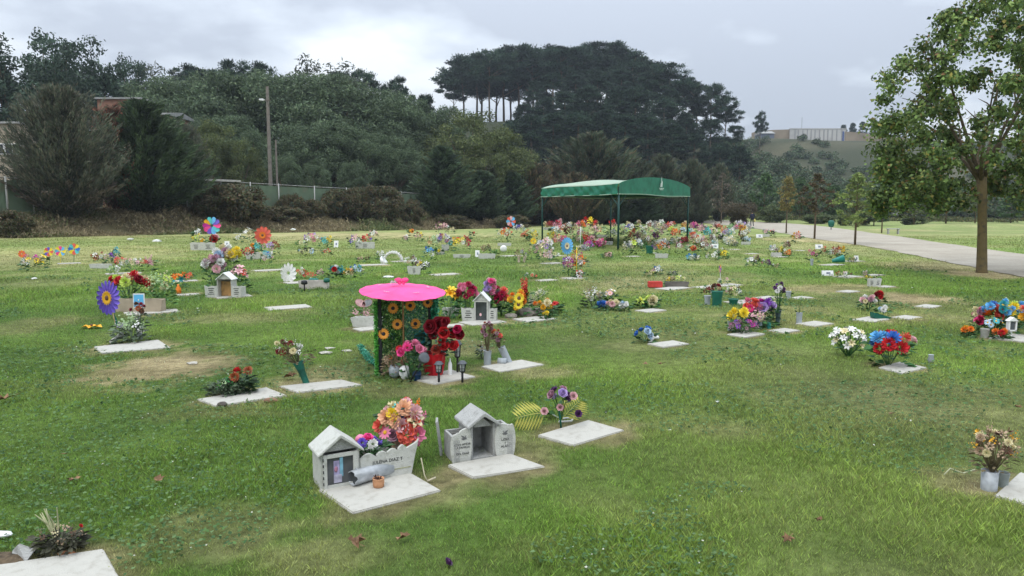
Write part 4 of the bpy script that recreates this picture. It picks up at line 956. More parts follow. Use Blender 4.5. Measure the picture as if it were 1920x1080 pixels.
def T_daisy(n_=11, cr=.28, rings=1, cup=.12):
    vs = []; fs = []
    for g in range(rings):
        for i in range(n_):
            a = 2 * PI * (i + g * .5) / n_; e_ = Vector((math.cos(a), math.sin(a), 0)); s_ = Vector((-math.sin(a), math.cos(a), 0)) * (PI / n_ * .95); k = len(vs); zz_ = g * .05; L_ = 1 - g * .15
            for u, ww, z in ((cr * .6, .25, 0), (L_ * .55, .62, cup * .4), (L_ * .85, .5, cup), (L_, .1, cup * .8)):
                vs += [e_ * u - s_ * ww + Vector((0, 0, z + zz_)), e_ * u + s_ * ww + Vector((0, 0, z + zz_))]
            fs += [(k + 2 * j, k + 2 * j + 1, k + 2 * j + 3, k + 2 * j + 2) for j in range(3)]
    out = [(vs, fs, 0, False)]; c = []; cf = []; m_ = 10
    for j, (rr_, z) in enumerate(((cr, .05), (cr * .8, .16), (cr * .35, .2))): c += [Vector((rr_ * math.cos(2 * PI * i / m_), rr_ * math.sin(2 * PI * i / m_), z)) for i in range(m_)]
    for j in range(2): cf += [(j * m_ + i, j * m_ + (i + 1) % m_, (j + 1) * m_ + (i + 1) % m_, (j + 1) * m_ + i) for i in range(m_)]
    cf.append(tuple(2 * m_ + i for i in range(m_))); return out + [(c, cf, 1, True)]
def T_lily():
    vs = []; fs = []
    for i in range(6):
        a = 2 * PI * i / 6; e_ = Vector((math.cos(a), math.sin(a), 0)); s_ = Vector((-math.sin(a), math.cos(a), 0)); k = len(vs)
        for u, ww, z in ((.05, .05, -.5), (.25, .22, .05), (.6, .26, .38), (.9, .14, .42), (1.1, .01, .3)): vs += [e_ * u - s_ * ww + Vector((0, 0, z)), e_ * u + s_ * ww + Vector((0, 0, z))]
        fs += [(k + 2 * j, k + 2 * j + 1, k + 2 * j + 3, k + 2 * j + 2) for j in range(4)]
    return [(vs, fs, 0, False)]
def T_spike():
    vs = []; fs = []; r = random.Random(2)
    for i in range(26):
        f = i / 25; z = -1.2 + 2.6 * f; a = i * 2.4; s_ = .34 * (1 - f * .6); c = Vector((math.cos(a) * s_ * .7, math.sin(a) * s_ * .7, z)); k = len(vs)
        e_ = Vector((math.cos(a), math.sin(a), .5)); t_ = Vector((-math.sin(a), math.cos(a), 0))
        vs += [c - e_ * .1, c + t_ * s_ * .8 + e_ * s_ * .4, c + e_ * s_ * 1.1 + Vector((0, 0, .1)), c - t_ * s_ * .8 + e_ * s_ * .4, c + Vector((0, 0, s_ * .9)) + e_ * s_ * .3]; fs += [(k, k + 1, k + 2, k + 3), (k, k + 1, k + 4), (k, k + 4, k + 3), (k + 1, k + 2, k + 4)]
    return [(vs, fs, 0, False)]
def T_fill():
    vs = []; fs = []; r = random.Random(4)
    for i in range(16):
        c = Vector((r.gauss(0, .5), r.gauss(0, .5), r.gauss(0, .5))); k = len(vs); s_ = r.uniform(.12, .28)
        for a, b in ((Vector((s_, 0, .05)), Vector((0, s_, 0))), (Vector((0, s_, .1)), Vector((.1, 0, s_)))):
            k = len(vs); vs += [c - a, c - b, c + a, c + b]; fs.append((k, k + 1, k + 2, k + 3))
    return [(vs, fs, 0, False)]
def T_balls():
    mb = MB(); mb.ball((0, 0, 0), 1, WHITEM, 2, (1, 1, .85), .1, random.Random(5)); return [(mb.v, mb.f, 0, False)]
TPL = dict(pom=T_pom(), rose=T_rose(), daisy=T_daisy(), sun=T_daisy(15, .36, 2), lily=T_lily(), spike=T_spike(), fill=T_fill(), mini=T_pom(13, 3), ball=T_balls())
CEN = dict(daisy='gold', sun='brown')
FM = {}
def fmesh(kind, col, cen=None):
    cen = cen or CEN.get(kind, 'gold')
    if (kind, col, cen) not in FM:
        mb = MB(); mb.tpl(TPL[kind], Matrix.Identity(4), [petal(col), petal(cen)]); FM[kind, col, cen] = mb.mesh('flower_' + kind + '_' + col)
    return FM[kind, col, cen]
def leafclump(mb, r, w_, d_, h, n_, mat, ll=.1, z0=0.0, up=.5):
    for i in range(n_):
        a = r.uniform(0, 2 * PI); rr_ = r.random() ** .5; c = Vector((math.cos(a) * rr_ * w_ / 2, math.sin(a) * rr_ * d_ / 2, z0 + h * r.random()))
        d = Vector((math.cos(a) * (.4 + rr_), math.sin(a) * (.4 + rr_), r.uniform(-.4, 1) * up + .1)).normalized(); s_ = d.cross(Vector((r.uniform(-1, 1), r.uniform(-1, 1), 1))).normalized() * ll * r.uniform(.16, .3); l_ = ll * r.uniform(.6, 1.3)
        k = [c, c + d * l_ * .5 + s_, c + d * l_ + Vector((0, 0, -l_ * .15)), c + d * l_ * .5 - s_]; mb.add(k, [(0, 1, 2, 3)], mat)
def bouquet(p, w_, h, colors, label, kinds=('pom',), n_=10, fs=None, lean=(0, 0), z0=0.0, cat='flowers', group=None, name='flower_bouquet', green=1.0, gmat=None, seed=None, far=False, flat=.55, stems=True, cen=None, dome=.5, dirs=None):
    """w_,h metres; blooms on a dome above p"""
    r = random.Random(seed if seed is not None else hash_(label)); gm = gmat or leafm()
    fs = fs or w_ / 5; kinds = kinds if isinstance(kinds, (list, tuple)) else (kinds,); colors = colors.split()
    lean = Vector((lean[0], lean[1], 0)); top = []
    hc_ = h * (1 - dome) + z0
    for i in range(n_):
        z = 1 - 1.35 * (i + .5) / n_; a = i * 2.39996 + r.uniform(-.4, .4); rr_ = math.sqrt(max(.02, 1 - z * z)); d = Vector((rr_ * math.cos(a), rr_ * math.sin(a), z))
        q = Vector((d.x * (w_ / 2 - fs * .5), d.y * (w_ / 2 - fs * .5) * flat * 1.3, (d.z * .5 + .5) * max(h * dome * 1.0 - fs * .3, .01))) * r.uniform(.8, 1.08)
        top.append((q + Vector((0, 0, hc_)) + lean * (1 + q.z / max(h, .01)), d))
    if far:
        mb = MB()
        for i, (q, d) in enumerate(top):
            c = colors[i % len(colors)] if r.random() < .72 else r.choice(colors + ['white', 'cream', 'white', 'palepink']); X = Matrix.Translation(q) @ d.to_track_quat('Z', 'Y').to_matrix().to_4x4() @ Matrix.Scale(fs * .5 * r.uniform(.75, 1.25), 4)
            k_ = kinds[i % len(kinds)]; mb.tpl(TPL['mini' if k_ == 'pom' else k_], X, [petal(c), petal(CEN.get(k_, 'gold'))])
        leafclump(mb, r, w_ * .8, w_ * .6, h * .75, int(26 * green), gm, max(.07, fs * .9), z0)
        o = mb.build(name, loc=p); tag(o, label, cat, group); return o
    e_ = empty(name, p, 0, label, cat, group)
    for i, (q, d) in enumerate(top):
        c = colors[i % len(colors)] if r.random() < .8 else r.choice(colors); k_ = kinds[i % len(kinds)]
        dd = (d + Vector((0, 0, .5)) + Vector((0, -.35, 0))).normalized() if k_ != 'spike' else (d * .4 + Vector((0, 0, 1))).normalized()
        inst('flower', fmesh(k_, c, cen), e_, q, dd.to_track_quat('Z', 'Y') @ Quaternion((0, 0, 1), r.uniform(0, 6)), fs * .5 * r.uniform(.8, 1.2))
    mb = MB()
    if stems:
        for q, d in top: mb.tube([Vector((q.x * .1, q.y * .1, z0 * .9)), Vector((q.x * .6, q.y * .6, (z0 + q.z) * .55)), q - Vector((0, 0, fs * .15))], .0035, gm, 3)
    if green: leafclump(mb, r, w_ * .85, w_ * flat, h * .62, int(60 * green), gm, max(.05, min(.12, fs * 1.0)), z0)
    if mb.v: mb.build('foliage', e_)
    return e_
def hash_(s_):
    v = 7
    for ch in s_: v = (v * 131 + ord(ch)) % 1000003
    return v
def U(px_size, Y): return px_size * Y / F
def gb(px, py, wpx, hpx, colors, label, kinds='pom', n_=10, fpx=None, **k):
    p = G(px, py); w_, h = U(wpx, p.y), U(hpx, p.y); far = k.pop('far', p.y > 19)
    return bouquet(p, w_, h, colors, label, kinds, n_, U(fpx, p.y) if fpx else None, far=far, **k)

# ------------------------------------------------------------------ containers and memorial furniture
def tube_vase(p, r0, r1, h, mat, label, tilt=(0, 0), rz=0, cap=True):
    mb = MB(); mb.lathe([(r0, 0), (r0 * .99, h * .5), (r1, h - .005), (r1, h), (r1 * .86, h), (r0 * .85, .02)], mat, None, 18, False); mb.lathe([(r0, 0.001), (.001, 0.001)], mat, None, 18, False)
    mb.lathe([(r1 * .86, h * .8), (.001, h * .8)], SOIL, None, 14, False) if cap else None
    e_ = mb.build('grave_vase', loc=p); e_.rotation_euler = (tilt[0], tilt[1], rz); tag(e_, label, 'vase'); return e_
def scallop(x0, x1, z1, n_, amp, out=0.0):
    """points along a scalloped top edge from x1 back to x0"""
    pts = []
    for i in range(n_):
        a, b = x1 - (x1 - x0) * i / n_, x1 - (x1 - x0) * (i + 1) / n_
        for j in range(7): f = j / 6; pts.append((a + (b - a) * f, z1 + amp * math.sin(PI * f)))
    return pts
def planter(p, w_, h, d_, label, mat=None, rz=0.0, n_=4, flare=.04, text=None, marks=0, name='planter_box'):
    mat = mat or CONC; e_ = empty(name, p, rz, label, 'planter')
    mb = MB(); th = min(.025, d_ * .2)
    top = scallop(-w_ / 2 - flare, w_ / 2 + flare, h * .9, n_, h * .1)
    mb.prism([(-w_ / 2, 0), (w_ / 2, 0)] + top, -d_ / 2, -d_ / 2 + th, mat); mb.build('front_panel', e_, .003)
    mb = MB(); mb.box((0, d_ / 2 - th / 2, h * .46), (w_ - .004, th, h * .9), mat); mb.box((-w_ / 2 + th / 2, 0, h * .44), (th, d_ - 2 * th - .002, h * .86), mat); mb.box((w_ / 2 - th / 2, 0, h * .44), (th, d_ - 2 * th - .002, h * .86), mat); mb.build('box_body', e_, .002)
    MB().box((0, 0, h * .35), (w_ - 2 * th - .004, d_ - 2 * th - .004, h * .68), SOIL).build('soil', e_)
    for i in range(marks):
        mb = MB(); q = random.Random(i + hash_(label))
        cx = (-w_ * .27 if marks == 2 and i == 0 else (w_ * .27 if marks == 2 else 0))
        for j in range(4): mb.box((cx + q.uniform(-.01, .01), -d_ / 2 - .003, h * (.66 - .14 * j)), (w_ * .24 * q.uniform(.6, 1), .002, h * .05), INK)
        mb.build('inscription', e_)
    return e_
def lettering(txt, size, loc, parent, mat=INK, rx=PI / 2, al='CENTER', rz=0, space=1.0):
    cu = bpy.data.curves.new('t', 'FONT'); cu.body = txt; cu.size = size; cu.extrude = .0006; cu.align_x = al; cu.space_line = space
    o = bpy.data.objects.new('t', cu); COL.objects.link(o); bpy.context.view_layer.update()
    m2 = bpy.data.meshes.new_from_object(o.evaluated_get(bpy.context.evaluated_depsgraph_get())); bpy.data.objects.remove(o)
    m2.materials.clear(); m2.materials.append(mat); m2.name = 'lettering'
    return inst('lettering', m2, parent, loc, Euler((rx, 0, rz)))
def gable_roof(w_, d_, h0, rise, ov, th, mat):
    mb = MB(); W_ = w_ / 2 + ov; sl = rise / (w_ / 2); zE = h0 - ov * sl
    out = [(-W_, zE), (0, h0 + rise), (W_, zE), (W_, zE + th), (0, h0 + rise + th * 1.25), (-W_, zE + th)]
    mb.prism(out, -ov * 1.3, d_ + ov * .5, mat); return mb
# --- memorial A: glass fronted niche with scalloped planter
a0, a1 = G(603, 922), G(777, 890); X = (a1 - a0); Lw = X.length; rz = math.atan2(X.y, X.x)
A = empty('niche_planter', a0, rz, 'whitish niche with glazed door joined to a planter lettered JULENA DIAZ T', 'grave niche'); z_ = .012
hw = Lw * .40; hd_ = .21; hh = .235; mb = MB()
mb.box((.009, hd_ / 2, hh / 2), (.018, hd_, hh), CONC); mb.box((hw - .009, hd_ / 2, hh / 2), (.018, hd_, hh), CONC); mb.box((hw / 2, hd_ - .01, hh / 2 - .001), (hw - .038, .018, hh), CONC); mb.box((hw / 2, hd_ / 2 - .006, .009), (hw - .038, hd_ - .024, .018), CONC)
mb.prism([(.0, hh + .001), (hw, hh + .001), (hw / 2, hh + .085)], .012, .026, CONCG); mb.prism([(.0, hh + .001), (hw, hh + .001), (hw / 2, hh + .085)], hd_ - .02, hd_ - .001, CONC)
nb = mb.build('niche_body', A, .002)
rfm = gable_roof(hw, hd_, hh, .088, .022, .016, CONC); rfb = rfm.build('roof', A, .003); rfb.location.x = hw / 2
dr = MB(); fr_ = WHITEM
for c, d in (((.024, -.006, hh / 2), (.022, .014, hh - .02)), ((hw - .028, -.006, hh / 2), (.03, .014, hh - .02)), ((hw / 2, -.006, hh - .022), (hw - .072, .014, .024)), ((hw / 2, -.006, .02), (hw - .072, .014, .026))): dr.box(c, d, CONC)
door = dr.build('door', A, .0015)
gm_ = M('niche_glass', (.05, .055, .06), .15, .25, 6, spec=.7); MB().box((hw / 2, -.002, hh / 2), (hw - .07, .004, hh - .06), gm_).build('glass', door)
ph = MB(); ph.box((hw / 2 - .026, -.0055, hh / 2 + .012), (.036, .002, .10), M('lavender_card', (.30, .27, .42), .5, .2, 20)); ph.box((hw / 2 + .004, -.0058, hh / 2 + .02), (.02, .002, .12), M('blue_card', (.16, .33, .42), .5, .2, 20)); ph.box((hw / 2 - .02, -.0078, hh / 2 - .05), (.05, .0015, .05), M('pale_card', (.42, .40, .50), .5, .2, 20)); ph.ball((hw / 2 - .03, -.008, hh / 2 + .01), .013, M('pink_card', (.42, .2, .28), .5, .1), 1, (1, .1, 1.6)); ph.build('photo_card', door)
MB().ball((hw - .028, -.02, hh * .48), .006, TINM, 2).build('door_knob', door)
hg = MB()
for zf in (.2, .36, .52, .68, .84): hg.box((.011, -.0145, hh * zf), (.006, .003, .018), BLACKP)
hg.build('hinge', door)
pw0, pw1 = hw + .004, Lw; ph_ = .185; mb = MB()
top = []
for i, (xa, xb, za, am) in enumerate(((1.0, .86, .215, -.0), (.86, .70, .188, .022), (.70, .50, .178, .018), (.50, .30, .172, .018), (.30, .0, .158, .03))):
    for j in range(8):
        f = j / 7; x_ = pw0 + (pw1 - pw0) * (xa + (xb - xa) * f)
        if i == 0: top.append((pw1 + .035 * (1 - f) - (pw1 - (pw0 + (pw1 - pw0) * .86)) * f, .235 - .05 * f ** .6))
        else: top.append((x_, za + am * math.sin(PI * f)))
mb.prism([(pw0, 0), (pw1 - .02, 0), (pw1 + .005, .12)] + top, .0, .02, CONC); fp = mb.build('planter_front', A, .002)
mb = MB(); mb.box(((pw0 + pw1) / 2 - .01, .20, .075), (pw1 - pw0 - .02, .02, .15), CONC); mb.box((pw1 - .025, .11, .075), (.02, .158, .149), CONC); mb.build('planter_body', A, .002)
MB().box(((pw0 + pw1) / 2 - .02, .11, .055), (pw1 - pw0 - .07, .15, .11), SOIL).build('soil', A)
lettering('JULENA DIAZ T', .029, ((pw0 + pw1) / 2, -.0015, .115), A)
mb = MB(); mb.box(((pw0 + pw1) / 2, -.0012, .06), (pw1 - pw0 - .05, .002, .006), M('lichen_stain', (.33, .33, .2), .9, .2)); mb.build('ledge_stain', A)
mx_ = A.matrix_basis
def loc_(par, x, y, z=0): return Matrix.Translation(par.location) @ Matrix.Rotation(par.rotation_euler.z, 4, 'Z') @ Vector((x, y, z))
# flowers of A
bouquet(loc_(A, Lw * .58, .12, .10), .26, .17, 'hotpink pink violet violet lilac white', 'small pink violet and white blooms planted behind the lettered planter', ('rose', 'ball', 'pom'), 9, .062, green=1.3, flat=.5, lean=(-.035, 0))
b_ = G(748, 868); gvp = Vector((b_.x, b_.y, b_.z)); gv = tube_vase(gvp, .04, .055, .17, GREYP, 'grey tube vase leaning behind the lettered planter', (0, -.15))
B3 = bouquet(gvp, .33, .36, 'palepink cream peach coral palepink', 'big mixed bouquet of peach coral and pink blooms above the lettered planter', 'pom', 11, .1, z0=.13, flat=.6, green=.7, dome=.7, lean=(.02, -.03))
B3.scale = (.9, .9, .93)
for (dx, dy, dz, kd, cc, s_) in ((.10, -.05, .33, 'pom', 'coral', .065), (.06, -.08, .25, 'pom', 'coral', .075), (.13, -.06, .24, 'pom', 'pink', .06), (.16, -.02, .33, 'spike', 'pink', .06), (.12, 0, .42, 'spike', 'orange', .055), (.08, -.05, .38, 'lily', 'peach', .07), (.12, -.07, .35, 'lily', 'cream', .065), (-.01, -.03, .42, 'daisy', 'turquoise', .05), (.02, -.05, .35, 'rose', 'blue', .035), (-.04, -.05, .38, 'pom', 'yellow', .05), (-.09, -.05, .36, 'pom', 'peach', .055), (-.14, -.03, .29, 'pom', 'coral', .05), (-.1, -.08, .26, 'daisy', 'pink', .055), (-.04, -.08, .24, 'rose', 'mauve', .045), (.14, -.03, .18, 'spike', 'pink', .04), (-.02, -.06, .15, 'pom', 'tan', .04)):
    d = Vector((dx, dy - .12, .12 if kd != 'spike' else .3)).normalized(); inst('flower', fmesh(kd, cc), B3, (dx + .02, dy - .03, dz), d.to_track_quat('Z', 'Y'), s_)
# fallen metal tube and clay pot on slab A
t0 = G(660, 916); t1 = G(722, 897); zt_ = .014 + .05
mb = MB(); rr_ = .047; Lt = (t1 - t0).length + .04
prof = []; nn = 20; vs = []
for j in range(2):
    for ro in (rr_, rr_ * .93):
        for i in range(nn):
            a = 2 * PI * i / nn; jag = (.004 * math.sin(i * 2.1) + .012 * (i in (9, 10))) if j == 0 else 0
            vs.append((ro * math.cos(a), ro * math.sin(a), j * Lt + jag))
fs = []
for i in range(nn):
    i2 = (i + 1) % nn; fs += [(i, i2, 2 * nn + i2, 2 * nn + i), (nn + i2, nn + i, 3 * nn + i, 3 * nn + i2), (i, nn + i, nn + i2, i2), (2 * nn + i, 2 * nn + i2, 3 * nn + i2, 3 * nn + i)]
mb.add(vs, fs, TINM, None, True); o = mb.build('metal_tube', loc=Vector((t0.x, t0.y, t0.z + zt_))); o.rotation_euler = (t1 - t0).to_track_quat('Z', 'Y').to_euler(); tag(o, 'grey tube vase with torn rim lying on the nearest slab', 'vase'); MB().lathe([(rr_ * .925, .02), (rr_ * .925, .021)], M('tube_shade', (.05, .055, .06), .8, .1), None, 20).build('inner_shade', o)  # dark disc just inside the mouth paints the shade within the tube
p = G(710, 917); p.z += .014
o = MB().lathe([(.02, 0), (.033, .004), (.036, .03), (.035, .052), (.037, .056), (.032, .057), (.03, .03), (.001, .025)], TERRA, None, 20, False).build('clay_pot', loc=p); tag(o, 'small orange clay pot on the nearest slab holding dead flowers', 'pot')
mb = MB(); q = random.Random(2); dead = M('dead_stalk', (.11, .05, .035), .8, .3, 20)
for i in range(22): a = q.uniform(0, 6.28); mb.tube([(0, 0, .03), (math.cos(a) * .015, math.sin(a) * .015, .055), (math.cos(a) * q.uniform(.01, .035), math.sin(a) * q.uniform(.01, .035), q.uniform(.05, .075))], .003, dead, 3)
o = mb.build('dead_flowers', loc=p); tag(o, 'shrivelled brown flowers in the small clay pot', 'flowers')
st = G(796, 905); mb = MB(); mb.tube([Vector((-.02, .0, .16)), Vector((0, 0, .05)), Vector((.02, -.01, .012))], .004, M('dry_stem', (.45, .4, .28), .8, .1), 5); mb.tube([(.02, -.01, .015), (.07, .01, .03)], .007, M('dry_stem', None or (.45, .4, .28)), 6)
o = mb.build('bent_stem', loc=st); tag(o, 'bent cream stalk leaning on the right end of the lettered planter', 'stem')
# --- memorial B: open niche between two scroll planters
a0, a1 = G(848, 869), G(962, 852); X = a1 - a0; Lw = X.length; rz = math.atan2(X.y, X.x)
Bm = empty('niche_planter', a0, rz, 'grey open niche with gable roof between two lettered scroll planters', 'grave niche')
xa, xb = Lw * .29, Lw * .71; hh = .245; hd_ = .25; mb = MB(); w_ = xb - xa
mb.box((xa + .01, hd_ / 2, hh / 2), (.02, hd_, hh), CONCG); mb.box((xb - .01, hd_ / 2, hh / 2), (.02, hd_, hh), CONCG); mb.box(((xa + xb) / 2, hd_ - .01, hh / 2 - .001), (w_ - .042, .02, hh), CONCG); mb.box(((xa + xb) / 2, hd_ / 2 - .02, .009), (w_ - .042, hd_ - .03, .018), CONCG)
mb.prism([(xa + .021, hh - .02), (xb - .021, hh - .02), ((xa + xb) / 2, hh + .048)], .015, .03, CONCG); mb.prism([(xa, hh + .001), (xb, hh + .001), ((xa + xb) / 2, hh + .06)], hd_ - .02, hd_ - .001, CONCG); mb.build('niche_body', Bm, .002)
rfb = gable_roof(w_, hd_, hh, .062, .028, .02, CONCG).build('roof', Bm, .003); rfb.location.x = (xa + xb) / 2
def scroll(x0, x1, h0, h1, flip):
    pts = [(x0, 0), (x1, 0)]
    pts += [(x1 + (.012 if not flip else .016) * math.sin(PI * f), h1 * f) for f in (.25, .5, .75)]
    for j in range(15): f = j / 14; pts.append((x1 + (x0 - x1) * f, h1 + (h0 - h1) * f ** 1.6 + .012 * math.sin(PI * min(1, f * 1.5)) + (.006 * math.sin(j * 2.6) if f > .6 else 0)))
    pts += [(x0 - .016 * math.sin(PI * f), h0 * f) for f in (.75, .5, .25)]; return pts
pl = MB(); pl.prism(scroll(.0, xa - .003, .19, .225, False), -.012, .006, CONC); lp = pl.build('left_planter', Bm, .002)
pr = MB(); pr.prism([(2 * xb + .003 + (Lw - xb) - x_, z) if False else (xb + .003 + Lw - x_ - .0, z) for x_, z in [(x_, z) for x_, z in scroll(xb + .003, Lw, .225, .225, True)]][::-1], -.012, .006, CONC); rp_ = pr.build('right_planter', Bm, .002)
for x0, x1, h_, par in ((.006, xa - .003, .175, lp), (xb + .003, Lw - .006, .20, rp_)):
    mb = MB(); left = par is lp; mb.box(((x0 + x1) / 2, .195, h_ / 2), (x1 - x0, .02, h_), CONCG); xe = x0 + .009 if left else x1 - .009; mb.box((xe, .095, h_ / 2), (.018, .178, h_), CONCG); mb.build('planter_body', par, .002)
    MB().box(((x0 + x1) / 2 + (.01 if left else -.01), .095, .03), (x1 - x0 - .024, .175, .06), SOIL).build('soil', par)
    for j in range(5): MB().tube([(x0 + .008 + j * .008 if left else x1 - .008 - j * .008, -.013, .01), (x0 + .004 + j * .009 if left else x1 - .004 - j * .009, -.0135, .16)], .0018, CONCG, 4).build('groove', par)
lettering('CON AMOR\nLA FAMILIA\n\nDEL DIAZ', .021, (xa * .54, -.0135, .120), lp); lettering('LIDIA\nY\nALAN', .024, ((xb + Lw) / 2 + .0, -.0135, .118), rp_)
def dove(cx, cz, s_, par, flip=1):
    mb = MB(); 
    for pts in ([(-.5, .05), (-.1, -.18), (.35, -.1), (.5, .15), (.2, .1), (-.1, .12)], [(-.15, .05), (-.5, .6), (.05, .35), (.15, .08)], [(.05, .1), (.35, .62), (.28, .12)]):
        mb.add([(cx + a * s_ * flip, -.0145, cz + b * s_) for a, b in pts], [tuple(range(len(pts)))], M('worn_ink', (.13, .13, .13), .8, .2))
    mb.build('dove_mark', par)
dove(xa * .62, .165, .045, lp); dove((xb + Lw) / 2, .165, .045, rp_, -1)
p = loc_(Bm, -.02, .17, 0); mb = MB(); mb.prism([(0, 0), (.07, 0), (.06, .26), (.01, .24)], 0, .015, CONCG); o = mb.build('leaning_panel', loc=p, rz=rz + 1.2); o.rotation_euler.x = -.12; tag(o, 'loose grey panel leaning behind the left scroll planter', 'panel')
# --- palm leaves and purple roses by the third slab
def palm(p, L_, rot, tilt, label, n_=9, mat=None):
    mat = mat or M('yellowed_palm', (.42, .40, .10), .6, .15, 6, stain=(.25, .28, .06)); mb = MB(); pts = [Vector((L_ * f, 0, L_ * (.35 * f - .45 * f * f))) for f in (0, .25, .5, .75, 1)]; mb.tube(pts, [.004, .0035, .003, .002, .001], mat, 4)
    for i in range(n_):
        f = .18 + .8 * i / n_; c = Vector((L_ * f, 0, L_ * (.35 * f - .45 * f * f))); ll = L_ * .55 * math.sin(PI * (.22 + .7 * f)) + .02
        for sg in (-1, 1):
            d = Vector((.55, sg * .85, -.28)).normalized(); s_ = Vector((.85, -sg * .55, .1)) * .0085; mb.add([c, c + d * ll * .45 + s_, c + d * ll + Vector((0, 0, -.02)), c + d * ll * .45 - s_], [(0, 1, 2, 3)], mat)
    o = mb.build('palm_leaf', loc=p); o.rotation_euler = (tilt[0], tilt[1], rot); tag(o, label, 'palm leaf'); return o
pb = G(1052, 803)
palm(pb + Vector((-.08, .02, .12)), .28, PI + .12, (-.95, .1), 'yellowed artificial palm leaf spreading left beside the open niche')
palm(pb + Vector((0, .02, .06)), .23, .45, (.9, -.7), 'yellow-green palm leaf standing up right of the purple roses')
e_ = bouquet(pb, .19, .25, 'mauve darkpurple lilac mauve', 'purple and mauve fabric roses on a dark stem behind the bare third slab', 'rose', 7, .065, z0=.08, green=.35, flat=.6, lean=(-.01, 0))
o = MB().tube([(0, 0, 0), (-.01, 0, .1), (-.02, .01, .19)], .008, GREENP, 6).build('stem', e_)
for dx, dz, c, s_ in ((.13, .12, 'darkpurple', .028), (-.13, .14, 'palepink', .028), (.09, .26, 'palepink', .03), (-.01, .17, 'palepink', .026)): inst('flower', fmesh('rose', c), e_, (dx, -.02, dz), Vector((dx, -1, .5)).to_track_quat('Z', 'Y'), s_)
for px, py, rz2, tl, lb in ((1040,786,.9,(.25,.5),'white plastic frame piece with red edge lying near the purple roses'),(1060,797,-.3,(.1,-.15),'small white frame lying by the purple rose stem')):
    mb = MB(); mb.box((0, 0, 0), (.11, .012, .01), WHITEM); mb.box((0, .07, 0), (.11, .012, .01), WHITEM); mb.box((-.05, .035, 0), (.012, .058, .01), WHITEM); mb.box((.05, .035, 0), (.012, .058, .01), WHITEM)
    if px < 1050: mb.box((-.01, .035, .003), (.07, .05, .002), WHITEM)
    o = mb.build('frame_piece', bevel=.002, loc=G(px, py) + Vector((0, 0, .03))); o.rotation_euler = (tl[0], tl[1], rz2); tag(o, lb, 'frame')

